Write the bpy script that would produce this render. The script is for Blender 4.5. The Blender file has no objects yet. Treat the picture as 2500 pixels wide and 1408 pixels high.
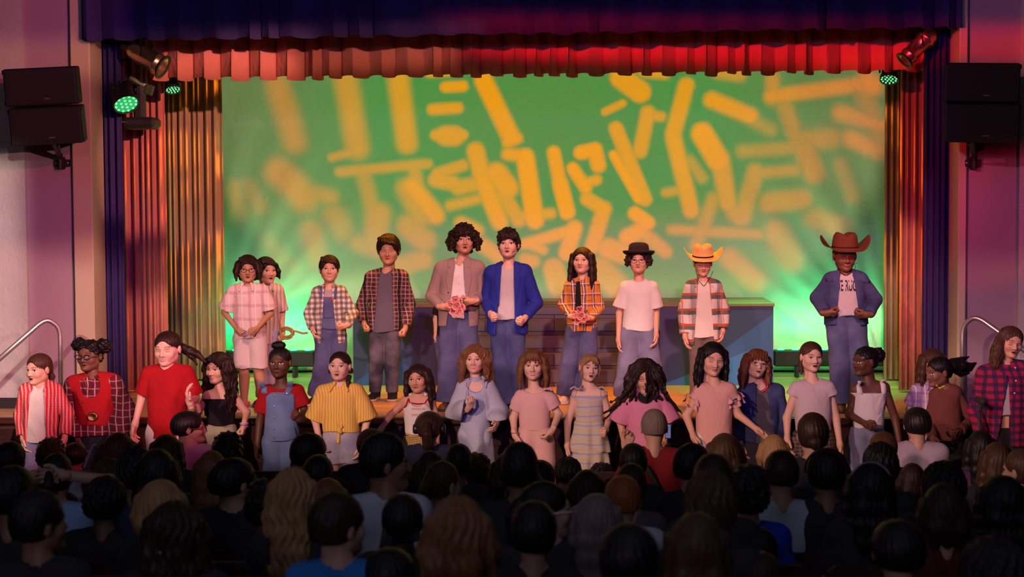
import bpy, math, random
import numpy as np
from mathutils import Vector, Matrix, noise as mnoise
from mathutils.bvhtree import BVHTree
random.seed(7)
C = bpy.context.scene.collection
sc = bpy.context.scene
PI = math.pi

# ------------------------------------------------------------------ camera
FPX = 3696.0
CAMZ = 2.5
YAW, PITCH, ROLL = math.radians(2.9), math.radians(2.713), math.radians(-0.33)
cam_d = bpy.data.cameras.new('camera'); cam = bpy.data.objects.new('camera', cam_d); C.objects.link(cam)
cam_d.sensor_width = 36.0; cam_d.lens = 36.0*FPX/2500.0
RM = Matrix.Rotation(YAW, 3, 'Z') @ Matrix.Rotation(PI/2-PITCH, 3, 'X') @ Matrix.Rotation(ROLL, 3, 'Z')
cam.matrix_world = Matrix.Translation((0, 0, CAMZ)) @ RM.to_4x4()
cam_d.clip_start = 0.05; cam_d.clip_end = 200
cam_d.dof.use_dof = True; cam_d.dof.focus_distance = 12.3; cam_d.dof.aperture_fstop = 3.2
sc.camera = cam

def at(px, py, Y):
    """the point on the vertical plane at depth Y that a photo pixel shows"""
    d = RM @ Vector(((px-1250)/FPX, -(py-704)/FPX, -1.0))
    t = Y/d.y
    return Vector((d.x*t, Y, CAMZ+d.z*t))

# ------------------------------------------------------------------ colour management, world
sc.view_settings.view_transform = 'Standard'; sc.view_settings.look = 'None'
sc.view_settings.exposure = 0.0; sc.view_settings.gamma = 1.0; sc.view_settings.use_curve_mapping = False
sc.cycles.use_denoising = True
sc.cycles.max_bounces = 4; sc.cycles.diffuse_bounces = 2; sc.cycles.glossy_bounces = 2
sc.cycles.transmission_bounces = 3; sc.cycles.transparent_max_bounces = 4
sc.cycles.caustics_reflective = False; sc.cycles.caustics_refractive = False
sc.cycles.sample_clamp_indirect = 3.0
w = bpy.data.worlds.new('world'); sc.world = w; w.use_nodes = True
w.node_tree.nodes['Background'].inputs[0].default_value = (0.25, 0.2, 0.5, 1)
w.node_tree.nodes['Background'].inputs[1].default_value = 0.004

def s2l(c):
    c = c/255.0
    return c/12.92 if c <= 0.04045 else ((c+0.055)/1.055)**2.4
def rgb(r, g, b): return (s2l(r), s2l(g), s2l(b))

STAGE = 0.9          # stage floor height
YCYC = 15.5
# ------------------------------------------------------------------ lights
def spot(name, loc, target, power, col, size_deg, blend=0.3, radius=0.05, cut_up=None, cut_dn=None, side=None, soft=0.012, breakup=None):
    """theatre spot; cut_* are its shutters (tangent of the angle above / below the axis)"""
    l = bpy.data.lights.new(name, 'SPOT'); l.energy = power; l.color = col
    l.spot_size = math.radians(size_deg); l.spot_blend = blend; l.shadow_soft_size = radius
    o = bpy.data.objects.new(name, l); C.objects.link(o)
    o.location = loc
    o.rotation_euler = (Vector(target)-Vector(loc)).to_track_quat('-Z', 'Y').to_euler()
    if cut_up is not None or cut_dn is not None or side is not None or breakup:
        l.use_nodes = True
        nt = l.node_tree; N = nt.nodes; L = nt.links
        em = N['Emission']
        tc = N.new('ShaderNodeTexCoord'); sp = N.new('ShaderNodeSeparateXYZ'); L.new(tc.outputs['Normal'], sp.inputs[0])
        def tan(i):
            dv = N.new('ShaderNodeMath'); dv.operation = 'DIVIDE'
            L.new(sp.outputs[i], dv.inputs[0])
            ng = N.new('ShaderNodeMath'); ng.operation = 'MULTIPLY'; ng.inputs[1].default_value = -1.0
            L.new(sp.outputs[2], ng.inputs[0]); L.new(ng.outputs[0], dv.inputs[1])
            return dv.outputs[0]
        v = None
        def band(src, edge, soft, invert):
            m = N.new('ShaderNodeMapRange'); m.interpolation_type = 'SMOOTHSTEP'
            m.inputs['From Min'].default_value = edge-soft; m.inputs['From Max'].default_value = edge+soft
            m.inputs['To Min'].default_value = 1.0 if invert else 0.0
            m.inputs['To Max'].default_value = 0.0 if invert else 1.0
            L.new(src, m.inputs[0]); return m.outputs[0]
        outs = []
        if cut_up is not None: outs.append(band(tan(1), cut_up, 0.012, True))
        if cut_dn is not None: outs.append(band(tan(1), -cut_dn, soft, False))
        if side is not None:
            if side[0] is not None: outs.append(band(tan(0), side[0], 0.02, False))
            if side[1] is not None: outs.append(band(tan(0), side[1], 0.02, True))
        if breakup:      # streaky noise mask over the beam
            cb = N.new('ShaderNodeCombineXYZ')
            for k_ in (0, 1):
                mu = N.new('ShaderNodeMath'); mu.operation = 'MULTIPLY'; mu.inputs[1].default_value = breakup[k_]; L.new(tan(k_), mu.inputs[0]); L.new(mu.outputs[0], cb.inputs[k_])
            nz_ = N.new('ShaderNodeTexNoise'); nz_.inputs['Scale'].default_value = 1; nz_.inputs['Detail'].default_value = 1; L.new(cb.outputs[0], nz_.inputs['Vector'])
            outs.append(band(nz_.outputs[0], .54, .07, False))
        v = outs[0]
        for o2 in outs[1:]:
            m = N.new('ShaderNodeMath'); m.operation = 'MULTIPLY'; L.new(v, m.inputs[0]); L.new(o2, m.inputs[1]); v = m.outputs[0]
        L.new(v, em.inputs['Strength'])
    return o

def area(name, loc, target, power, col, sx, sy, spread=180):
    l = bpy.data.lights.new(name, 'AREA'); l.energy = power; l.color = col; l.shape = 'RECTANGLE'
    l.size = sx; l.size_y = sy; l.spread = math.radians(spread)
    o = bpy.data.objects.new(name, l); C.objects.link(o); o.location = loc
    o.rotation_euler = (Vector(target)-Vector(loc)).to_track_quat('-Z', 'Y').to_euler()
    return o

# front of house: soft pink-white keys, red and violet from either side
spot('ceiling_key', (1.3, 5.4, 6.1), (-0.1, 12.4, 2.0), 2000, (1.0, 0.48, 0.39), 66, 0.25, 0.08, cut_up=0.085, cut_dn=.11, soft=.03, side=(None, .375))
spot('ceiling_key', (-3.2, 5.4, 6.1), (0.5, 12.4, 2.0), 500, (1.0, 0.50, 0.36), 66, 0.4, 0.08, cut_up=0.05, cut_dn=.11, soft=.03)
spot('rail_key', (-2.2, 1.5, 4.1), (0.1, 12.6, 2.1), 1350, (1.0, 0.50, 0.42), 44, 0.3, 0.08, cut_up=0.012, cut_dn=0.17, soft=.02)
spot('red_side', (4.9, 7.0, 3.6), (-0.3, 12.6, 1.9), 330, (1.0, 0.02, 0.08), 84, 0.5, 0.10, cut_up=0.10, cut_dn=0.10)
spot('red_side', (-4.9, 7.0, 3.6), (0.3, 12.6, 1.9), 110, (1.0, 0.03, 0.08), 84, 0.5, 0.10, cut_up=0.10, cut_dn=0.10)
spot('floor_key', (-4.2, 3.0, 3.9), (-0.3, 11.2, 1.2), 1500, (1.0, 0.60, 0.50), 60, 0.3, 0.06, cut_up=.085, cut_dn=.085, soft=.02)
spot('violet_front', (0.4, -2.5, 4.9), (0.0, 12.8, 2.6), 750, (0.30, 0.10, 1.0), 46, 0.4, 0.12, cut_up=0.012, cut_dn=0.13)
# walls and borders either side of the opening
spot('wall_wash', (1.6, 4.0, 3.5), (-4.6, 12.6, 2.9), 950, (1.0, 0.45, 0.46), 30, 0.4, 0.05, side=(None, .045))
spot('wall_wash', (2.4, 4.0, 5.2), (-4.6, 12.6, 2.6), 1100, (1.0, 0.04, 0.25), 34, 0.4, 0.05, side=(None, .045))
spot('plaster_wash', (-1.5, 4.5, 4.0), (-5.2, 12.3, 1.9), 2300, (1.0, 0.72, 0.62), 26, 0.3, 0.05, side=(None, .055), cut_up=.125)
spot('wall_wash', (-2.2, 4.0, 5.0), (3.5, 12.6, 2.8), 600, (1.0, 0.34, 0.48), 34, 0.4, 0.05, side=(-.045, None))
spot('border_warm', (1.8, 6.2, 4.4), (-2.6, 13.2, 3.9), 1100, (1.0, 0.42, 0.26), 40, 0.6, 0.05, cut_up=.016, cut_dn=.02, side=(-.6, .16))
spot('border_red', (-1.8, 6.2, 4.6), (1.6, 13.2, 4.05), 2300, (1.0, 0.01, 0.02), 46, 0.6, 0.05, cut_up=.0, cut_dn=.036)
spot('border_violet', (-.5, 2.0, 4.6), (-.5, 12.5, 4.3), 330, (0.25, 0.08, 1.0), 50, 0.4, 0.05, cut_dn=.035)
spot('tab_violet', (0, 3.0, 4.0), (-3.95, 12.9, 2.8), 220, (0.22, 0.10, 1.0), 16, 0.4, 0.05, side=(-.02, .03))
spot('tab_violet', (-1, 3.0, 4.0), (3.0, 12.9, 2.8), 220, (0.30, 0.10, 1.0), 16, 0.4, 0.05, side=(-.03, .02))
spot('tab_warm', (1.6, 6.4, 4.4), (-3.55, 13.7, 2.9), 2300, (1.0, 0.36, 0.30), 15, 0.3, 0.05, side=(None, .064), cut_dn=.05)
spot('tab_red', (-2.4, 6.4, 4.4), (2.75, 13.7, 2.7), 900, (1.0, 0.04, 0.05), 16, 0.4, 0.05, side=(-.045, None))
spot('tab_amber', (.2, 13.5, 4.6), (-3.75, 14.6, 2.4), 1900, (1.0, 0.30, 0.02), 42, 0.5, 0.03, side=(None, .10), breakup=(16, 9))  # added lamp; its noise streaks imitate the projector's spill on the gold curtain
spot('tab_amber', (-.4, 13.5, 4.6), (2.8, 14.6, 2.4), 850, (1.0, 0.33, 0.02), 42, 0.5, 0.03, side=(-.07, None), breakup=(14, 7))  # added likewise, for the spill on the right gold curtain
spot('tab_green', (-1.0, 13.5, 4.5), (-3.7, 14.6, 2.0), 260, (.10, 1.0, .18), 44, 0.6, 0.03, side=(None, .12), breakup=(22, 2))
# dim house lights over the audience
area('house_light', (0, 3.0, 6.3), (0, 3.4, 0), 26, (0.75, 0.75, 1.0), 7, 4)
area('house_light', (-2.0, -3.0, 4.6), (0, 6, 0.6), 58, (0.8, 0.72, 1.0), 3, 1)
# stage: amber down light on the boards, red on the borders
for x in (-1.75, -0.9, 0.0, 0.9):
    spot('amber_down', (x, 13.55, 4.7), (x*1.0, 12.75, STAGE), 360, (1.0, 0.30, 0.02), 62, 0.6, 0.08, cut_up=.30, cut_dn=.45, soft=.08)
#spot('red_border', (-3.0, 12.78, 1.3), (1.9, 13.3, 4.1), 260, (1.0, 0.02, 0.02), 60, 0.5, 0.05)
# ------------------------------------------------------------------ object helpers
def tag(o, label=None, cat=None, group=None, kind=None):
    if label: o['label'] = label
    if cat: o['category'] = cat
    if group: o['group'] = group
    if kind: o['kind'] = kind
    return o
def empty(name, loc, label=None, cat=None, group=None, rz=0):
    o = bpy.data.objects.new(name, None); C.objects.link(o); o.location = loc; o.rotation_euler = (0, 0, rz)
    o.empty_display_size = 0.1
    return tag(o, label, cat, group)
def link_mesh(name, me, mat=None, parent=None, loc=(0, 0, 0)):
    o = bpy.data.objects.new(name, me); C.objects.link(o); o.location = loc
    if parent is not None: o.parent = parent
    if mat is not None:
        me.materials.clear(); me.materials.append(mat)
    return o

class MB:
    """collects simple shaped solids and links them as one mesh"""
    def __init__(s): s.v = []; s.f = []
    def add(s, vs, fs):
        b = len(s.v); s.v += [tuple(v) for v in vs]; s.f += [tuple(i+b for i in f) for f in fs]; return s
    def box(s, c, d, rot=None, bev=0.0):
        x, y, z = d[0]/2, d[1]/2, d[2]/2
        b = min(bev, x*.9, y*.9, z*.9)
        vs = []; fs = []
        if b <= 0:
            vs = [(i*x, j*y, k*z) for i in (-1, 1) for j in (-1, 1) for k in (-1, 1)]
            fs = [(0, 1, 3, 2), (4, 6, 7, 5), (0, 4, 5, 1), (2, 3, 7, 6), (0, 2, 6, 4), (1, 5, 7, 3)]
        else:
            # chamfered box: 24 verts
            idx = {}
            for i in (-1, 1):
                for j in (-1, 1):
                    for k in (-1, 1):
                        for a in range(3):
                            p = [i*(x-b), j*(y-b), k*(z-b)]
                            p[a] = (i*x, j*y, k*z)[a]
                            idx[(i, j, k, a)] = len(vs); vs.append(tuple(p))
            I = lambda i, j, k, a: idx[(i, j, k, a)]
            for s1 in (-1, 1):
                q = [I(s1, -1, -1, 0), I(s1, 1, -1, 0), I(s1, 1, 1, 0), I(s1, -1, 1, 0)]; fs.append(q if s1 > 0 else q[::-1])
                q = [I(-1, s1, -1, 1), I(-1, s1, 1, 1), I(1, s1, 1, 1), I(1, s1, -1, 1)]; fs.append(q if s1 > 0 else q[::-1])
                q = [I(-1, -1, s1, 2), I(1, -1, s1, 2), I(1, 1, s1, 2), I(-1, 1, s1, 2)]; fs.append(q if s1 > 0 else q[::-1])
            for i in (-1, 1):
                for j in (-1, 1):
                    fs.append([I(i, j, -1, 0), I(i, j, -1, 1), I(i, j, 1, 1), I(i, j, 1, 0)])
                    fs.append([I(i, -1, j, 0), I(i, -1, j, 2), I(i, 1, j, 2), I(i, 1, j, 0)])
                    fs.append([I(-1, i, j, 1), I(-1, i, j, 2), I(1, i, j, 2), I(1, i, j, 1)])
                    for k in (-1, 1): fs.append([I(i, j, k, 0), I(i, j, k, 1), I(i, j, k, 2)])
        M = rot if rot is not None else Matrix.Identity(3)
        s.add([Vector(c)+M @ Vector(v) for v in vs], fs); return s
    def tube(s, pts, r, seg=8, cap=True, rr=None):
        pts = [Vector(p) for p in pts]; n = len(pts); rs = rr or [r]*n
        rings = []; up = Vector((0, 0, 1))
        t0 = (pts[1]-pts[0]).normalized()
        a = t0.orthogonal().normalized()
        for i, p in enumerate(pts):
            t = (pts[min(i+1, n-1)]-pts[max(i-1, 0)]).normalized()
            a = (a-t*a.dot(t)); a = a.normalized() if a.length > 1e-6 else t.orthogonal().normalized()
            b = t.cross(a)
            rings.append([p+(a*math.cos(2*PI*k/seg)+b*math.sin(2*PI*k/seg))*rs[i] for k in range(seg)])
        vs = [v for r_ in rings for v in r_]; fs = []
        for i in range(n-1):
            for k in range(seg):
                k2 = (k+1) % seg
                fs.append((i*seg+k, i*seg+k2, (i+1)*seg+k2, (i+1)*seg+k))
        if cap: fs += [tuple(range(seg))[::-1], tuple((n-1)*seg+k for k in range(seg))]
        s.add(vs, fs); return s
    def lathe(s, prof, seg=24, loc=(0, 0, 0), M=None, sx=1, sy=1, bend=None):
        """prof: (radius, height) pairs; closed at radius 0"""
        vs = []; fs = []; n = len(prof); M = M or Matrix.Identity(3)
        for r, h in prof:
            for k in range(seg):
                a = 2*PI*k/seg; p = Vector((r*sx*math.cos(a), r*sy*math.sin(a), h))
                if bend: p = bend(p)
                vs.append(Vector(loc)+M @ p)
        for i in range(n-1):
            for k in range(seg):
                k2 = (k+1) % seg
                fs.append((i*seg+k, i*seg+k2, (i+1)*seg+k2, (i+1)*seg+k))
        s.add(vs, fs); return s
    def grid(s, fn, nu, nv, closed=False):
        vs = [fn(i/(nu-1), j/(nv-1)) for j in range(nv) for i in range(nu)]
        fs = [(j*nu+i, j*nu+i+1, (j+1)*nu+i+1, (j+1)*nu+i) for j in range(nv-1) for i in range(nu-1)]
        s.add(vs, fs); return s
    def build(s, name, mat, parent=None, loc=(0, 0, 0), smooth=False, solid=0):
        me = bpy.data.meshes.new(name); me.from_pydata(s.v, [], s.f); me.update()
        if smooth: me.polygons.foreach_set('use_smooth', [True]*len(me.polygons))
        o = link_mesh(name, me, mat, parent, loc)
        if solid:
            m = o.modifiers.new('thick', 'SOLIDIFY'); m.thickness = solid; m.offset = 0
        return o

# ------------------------------------------------------------------ materials
def new_mat(name):
    m = bpy.data.materials.new(name); m.use_nodes = True
    return m, m.node_tree, m.node_tree.nodes['Principled BSDF']
def nd(nt, t, **kw):
    n = nt.nodes.new(t)
    for k, v in kw.items():
        if k.startswith('i_'):
            k2 = k[2:]; k2 = int(k2) if k2.isdigit() else k2.replace('_', ' ')
            n.inputs[k2].default_value = v
        else: setattr(n, k, v)
    return n
def mth(nt, op, a, b=None, c=None):
    n = nt.nodes.new('ShaderNodeMath'); n.operation = op
    for i, v in enumerate((a, b, c)):
        if v is None: continue
        if isinstance(v, (int, float)): n.inputs[i].default_value = v
        else: nt.links.new(v, n.inputs[i])
    return n.outputs[0]
def mixc(nt, f, a, b, mode='MIX'):
    n = nt.nodes.new('ShaderNodeMix'); n.data_type = 'RGBA'; n.blend_type = mode
    for i, v in ((0, f), (6, a), (7, b)):
        if isinstance(v, (int, float)): n.inputs[i].default_value = v
        elif isinstance(v, tuple): n.inputs[i].default_value = (*v[:3], 1)
        else: nt.links.new(v, n.inputs[i])
    return n.outputs[2]
def bump(nt, p, scale=(40, 40, 40), strength=0.3, dist=0.004, detail=3, coord='Object', distort=0.0):
    tc = nd(nt, 'ShaderNodeTexCoord'); mp = nd(nt, 'ShaderNodeMapping'); mp.inputs['Scale'].default_value = scale
    nt.links.new(tc.outputs[coord], mp.inputs[0])
    nz = nd(nt, 'ShaderNodeTexNoise'); nz.inputs['Scale'].default_value = 1; nz.inputs['Detail'].default_value = detail
    nz.inputs['Distortion'].default_value = distort
    nt.links.new(mp.outputs[0], nz.inputs['Vector'])
    b = nd(nt, 'ShaderNodeBump'); b.inputs['Strength'].default_value = strength; b.inputs['Distance'].default_value = dist
    nt.links.new(nz.outputs[0], b.inputs['Height']); nt.links.new(b.outputs[0], p.inputs['Normal'])
    return nz.outputs[0]
_mc = {}
def plain(name, col, rough=0.6, metal=0.0, emit=None, es=1.0, bmp=None):
    key = (name, col, rough, metal, emit, es)
    if key in _mc: return _mc[key]
    m, nt, p = new_mat(name)
    p.inputs['Base Color'].default_value = (*col, 1); p.inputs['Roughness'].default_value = rough
    p.inputs['Metallic'].default_value = metal
    if emit: p.inputs['Emission Color'].default_value = (*emit, 1); p.inputs['Emission Strength'].default_value = es
    if bmp: bump(nt, p, *bmp)
    _mc[key] = m; return m
def cloth(name, col, var=0.12, rough=0.9, wr=0.5):
    key = ('cloth', name, col)
    if key in _mc: return _mc[key]
    m, nt, p = new_mat(name); p.inputs['Roughness'].default_value = rough
    p.inputs['Specular IOR Level'].default_value = 0.25
    h = bump(nt, p, (14, 14, 9), wr, 0.02, 3, distort=0.6)
    c2 = tuple(min(1, c*(1+var)) for c in col); c1 = tuple(c*(1-var) for c in col)
    nt.links.new(mixc(nt, h, c1, c2), p.inputs['Base Color'])
    _mc[key] = m; return m
def plaid(name, base, bands, wr=0.4):
    """bands: (axis, period, width, colour, weight[, offset]) woven over the base colour"""
    m, nt, p = new_mat(name); p.inputs['Roughness'].default_value = 0.9; p.inputs['Specular IOR Level'].default_value = 0.2
    bump(nt, p, (14, 14, 9), wr, 0.02, 3, distort=0.6)
    tc = nd(nt, 'ShaderNodeTexCoord')
    nz = nd(nt, 'ShaderNodeTexNoise'); nz.inputs['Scale'].default_value = 6.0
    nt.links.new(tc.outputs['Object'], nz.inputs['Vector'])
    ad = nd(nt, 'ShaderNodeVectorMath', operation='MULTIPLY_ADD'); ad.inputs[1].default_value = (.03, .03, .03)
    nt.links.new(nz.outputs['Color'], ad.inputs[0]); nt.links.new(tc.outputs['Object'], ad.inputs[2])
    sp = nd(nt, 'ShaderNodeSeparateXYZ'); nt.links.new(ad.outputs[0], sp.inputs[0])
    cur = base
    for b in bands:
        ax, per, wd, col, wt = b[:5]; off = b[5] if len(b) > 5 else 0
        src = sp.outputs['XYZ'.index(ax)]
        if ax == 'X': src = mth(nt, 'ADD', src, mth(nt, 'MULTIPLY', sp.outputs[1], 0.35))
        f = mth(nt, 'LESS_THAN', mth(nt, 'FRACT', mth(nt, 'ADD', mth(nt, 'DIVIDE', src, per), off+10.0)), wd)
        cur = mixc(nt, mth(nt, 'MULTIPLY', f, wt), cur, col)
    if not isinstance(cur, tuple): nt.links.new(cur, p.inputs['Base Color'])
    return m
def denim(name, col, fade=0.5, wash=None):
    m, nt, p = new_mat(name); p.inputs['Roughness'].default_value = 0.9; p.inputs['Specular IOR Level'].default_value = 0.2
    bump(nt, p, (10, 10, 16), 0.5, 0.02, 4, distort=0.5)
    tc = nd(nt, 'ShaderNodeTexCoord')
    nz = nd(nt, 'ShaderNodeTexNoise'); nz.inputs['Scale'].default_value = 5; nz.inputs['Detail'].default_value = 4
    nt.links.new(tc.outputs['Object'], nz.inputs['Vector'])
    r = nd(nt, 'ShaderNodeValToRGB'); r.color_ramp.elements[0].position = .38; r.color_ramp.elements[1].position = .68
    nt.links.new(nz.outputs[0], r.inputs[0])
    c2 = wash or tuple(min(1, c*(1+fade)+.02) for c in col)
    nt.links.new(mixc(nt, r.outputs[0], col, c2), p.inputs['Base Color'])
    return m
def skin(name, col):
    key = ('skin', col)
    if key in _mc: return _mc[key]
    m, nt, p = new_mat(name); p.inputs['Roughness'].default_value = 0.5
    p.inputs['Specular IOR Level'].default_value = 0.35
    p.inputs['Subsurface Weight'].default_value = 0.0
    a = nd(nt, 'ShaderNodeAttribute'); a.attribute_name = 'paint'
    nt.links.new(mixc(nt, a.outputs['Alpha'], col, a.outputs['Color']), p.inputs['Base Color'])
    _mc[key] = m; return m
def hairm(name, col, rough=0.42):
    key = ('hair', col, rough)
    if key in _mc: return _mc[key]
    m, nt, p = new_mat(name); p.inputs['Roughness'].default_value = rough
    p.inputs['Specular IOR Level'].default_value = 0.25
    h = bump(nt, p, (150, 150, 9), 0.7, 0.006, 2, distort=0.4)
    nt.links.new(mixc(nt, h, tuple(c*.55 for c in col), tuple(min(1, c*1.5) for c in col)), p.inputs['Base Color'])
    _mc[key] = m; return m

# ------------------------------------------------------------------ distance-field sculpting
def rc(a, b, ra, rb=None, k=0.02, flat=False): return ('c', np.array(a, float), np.array(b, float), ra, ra if rb is None else rb, k, flat)
def el(c, r, k=0.02): return ('e', np.array(c, float), np.array(r, float), k)
def _ev(p, X, Y, Z):
    if p[0] == 'c':
        _, a, b, ra, rb, k, flat = p
        ba = b-a; L = float(ba@ba)+1e-12
        px, py, pz = X-a[0], Y-a[1], Z-a[2]
        t0 = (px*ba[0]+py*ba[1]+pz*ba[2])/L
        t = np.clip(t0, 0, 1)
        d = np.sqrt((px-ba[0]*t)**2+(py-ba[1]*t)**2+(pz-ba[2]*t)**2)-(ra+(rb-ra)*t)
        if flat: d = np.maximum(d, (t0-1)*math.sqrt(L))
        return d
    _, c, r, k = p
    q = np.sqrt(((X-c[0])/r[0])**2+((Y-c[1])/r[1])**2+((Z-c[2])/r[2])**2)
    return (q-1)*float(min(r))
def _bb(p, m):
    if p[0] == 'c':
        R = max(p[3], p[4])+m
        return np.minimum(p[1], p[2])-R, np.maximum(p[1], p[2])+R
    return p[1]-p[2]-m, p[1]+p[2]+m
def field(prims, h, subs=(), cut=None, disp=None, pad=0.012):
    lo = np.min([_bb(p, pad)[0] for p in prims], 0); hi = np.max([_bb(p, pad)[1] for p in prims], 0)
    n = np.ceil((hi-lo)/h).astype(int)+2
    ax = [(lo[i]+h*np.arange(n[i])).astype(np.float32) for i in range(3)]
    D = np.full(n, 0.05, np.float32)
    def sub(p, m):
        a, b = _bb(p, m)
        i0 = np.clip(np.floor((a-lo)/h).astype(int), 0, n-1); i1 = np.clip(np.ceil((b-lo)/h).astype(int)+1, 1, n)
        s = tuple(slice(i0[i], max(i1[i], i0[i]+1)) for i in range(3))
        return s, ax[0][s[0]][:, None, None], ax[1][s[1]][None, :, None], ax[2][s[2]][None, None, :]
    for p in prims:
        k = p[5] if p[0] == 'c' else p[3]
        s, X, Y, Z = sub(p, k+0.02)
        d = _ev(p, X, Y, Z); o = D[s]
        if k > 1e-5:
            q = np.maximum(k-np.abs(o-d), 0)/k
            D[s] = np.minimum(o, d)-q*q*k*0.25
        else: D[s] = np.minimum(o, d)
    X, Y, Z = ax[0][:, None, None], ax[1][None, :, None], ax[2][None, None, :]
    if disp is not None: D = D+disp(X, Y, Z).astype(np.float32)
    for p in subs:
        k = p[5] if p[0] == 'c' else p[3]
        s, Xs, Ys, Zs = sub(p, k+0.03)
        d = -_ev(p, Xs, Ys, Zs); o = D[s]
        if k > 1e-5:
            q = np.maximum(k-np.abs(o-d), 0)/k
            D[s] = np.maximum(o, d)+q*q*k*0.25
        else: D[s] = np.maximum(o, d)
    if cut is not None: D = np.maximum(D, cut(X, Y, Z).astype(np.float32))
    D[0], D[-1], D[:, 0], D[:, -1], D[:, :, 0], D[:, :, -1] = .01, .01, .01, .01, .01, .01
    return D, lo
def nets(D, lo, h):
    S = D < 0
    c = [S[i:S.shape[0]-1+i, j:S.shape[1]-1+j, k:S.shape[2]-1+k] for i in (0, 1) for j in (0, 1) for k in (0, 1)]
    a = c[0].copy(); o = c[0].copy()
    for m in c[1:]: a &= m; o |= m
    act = o & ~a
    I = np.argwhere(act)
    if len(I) == 0: return np.zeros((0, 3)), np.zeros((0, 4), int)
    idx = np.full(act.shape, -1, np.int64); idx[act] = np.arange(len(I))
    off = np.array([(i, j, k) for i in (0, 1) for j in (0, 1) for k in (0, 1)])
    val = np.stack([D[I[:, 0]+o_[0], I[:, 1]+o_[1], I[:, 2]+o_[2]] for o_ in off], 1)
    acc = np.zeros((len(I), 3)); cnt = np.zeros(len(I))
    for p in range(8):
        for q in range(p+1, 8):
            if np.abs(off[p]-off[q]).sum() != 1: continue
            va, vb = val[:, p], val[:, q]
            m = (va < 0) != (vb < 0)
            t = np.where(m, va/np.where(m, va-vb, 1), 0)
            pt = off[p]+(off[q]-off[p])*t[:, None]
            acc += pt*m[:, None]; cnt += m
    V = (I+acc/cnt[:, None])*h+lo
    F = []
    for axx in range(3):
        b, c2 = (axx+1) % 3, (axx+2) % 3
        sl0 = [slice(None)]*3; sl1 = [slice(None)]*3; sl0[axx] = slice(0, -1); sl1[axx] = slice(1, None)
        s0, s1 = S[tuple(sl0)], S[tuple(sl1)]
        E = np.argwhere(s0 != s1)
        E = E[(E[:, b] > 0) & (E[:, c2] > 0) & (E[:, b] < act.shape[b]) & (E[:, c2] < act.shape[c2])]
        ins = s0[E[:, 0], E[:, 1], E[:, 2]]
        def cell(db, dc):
            e = E.copy(); e[:, b] -= db; e[:, c2] -= dc
            return idx[e[:, 0], e[:, 1], e[:, 2]]
        q = np.stack([cell(1, 1), cell(0, 1), cell(0, 0), cell(1, 0)], 1)
        q[~ins] = q[~ins][:, ::-1]
        F.append(q)
    F = np.concatenate(F); F = F[(F >= 0).all(1)]
    return V, F
def sculpt(prims, h, **kw):
    D, lo = field(prims, h, **kw)
    return nets(D, lo, h)
def np_mesh(name, parts):
    """parts: list of (V, F, paint or None) joined into one mesh"""
    Vs = []; Fs = []; Ps = []; b = 0; anyp = any(p[2] is not None for p in parts)
    for V, F, P in parts:
        Vs.append(V); Fs.append(F+b); b += len(V)
        Ps.append(P if P is not None else np.zeros((len(V), 4)))
    V = np.concatenate(Vs); F = np.concatenate(Fs)
    me = bpy.data.meshes.new(name)
    me.vertices.add(len(V)); me.vertices.foreach_set('co', V.astype(np.float32).ravel())
    me.loops.add(F.size); me.loops.foreach_set('vertex_index', F.astype(np.int32).ravel())
    me.polygons.add(len(F)); me.polygons.foreach_set('loop_start', np.arange(0, F.size, 4, dtype=np.int32))
    me.polygons.foreach_set('use_smooth', np.ones(len(F), bool))
    if anyp:
        at_ = me.color_attributes.new('paint', 'FLOAT_COLOR', 'POINT')
        at_.data.foreach_set('color', np.concatenate(Ps).astype(np.float32).ravel())
    me.update(calc_edges=True)
    return me
def folds(seed, amp, zs=1.0, k=1.0):
    r = np.random.RandomState(seed); ph = r.uniform(0, 6.28, 8)
    def f(X, Y, Z):
        a = np.sin(34*k*X+7*Z*zs+ph[0]+1.5*np.sin(9*Z+ph[1]))
        b = np.sin(21*k*X-26*k*Y+13*Z*zs+ph[2]+1.2*np.sin(14*X+ph[3]))
        c = np.sin(46*Z+19*k*X+ph[4]+2*np.sin(11*X+ph[5]+8*Y))
        return amp*(0.45*a+0.35*b+0.3*c)
    return f
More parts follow.
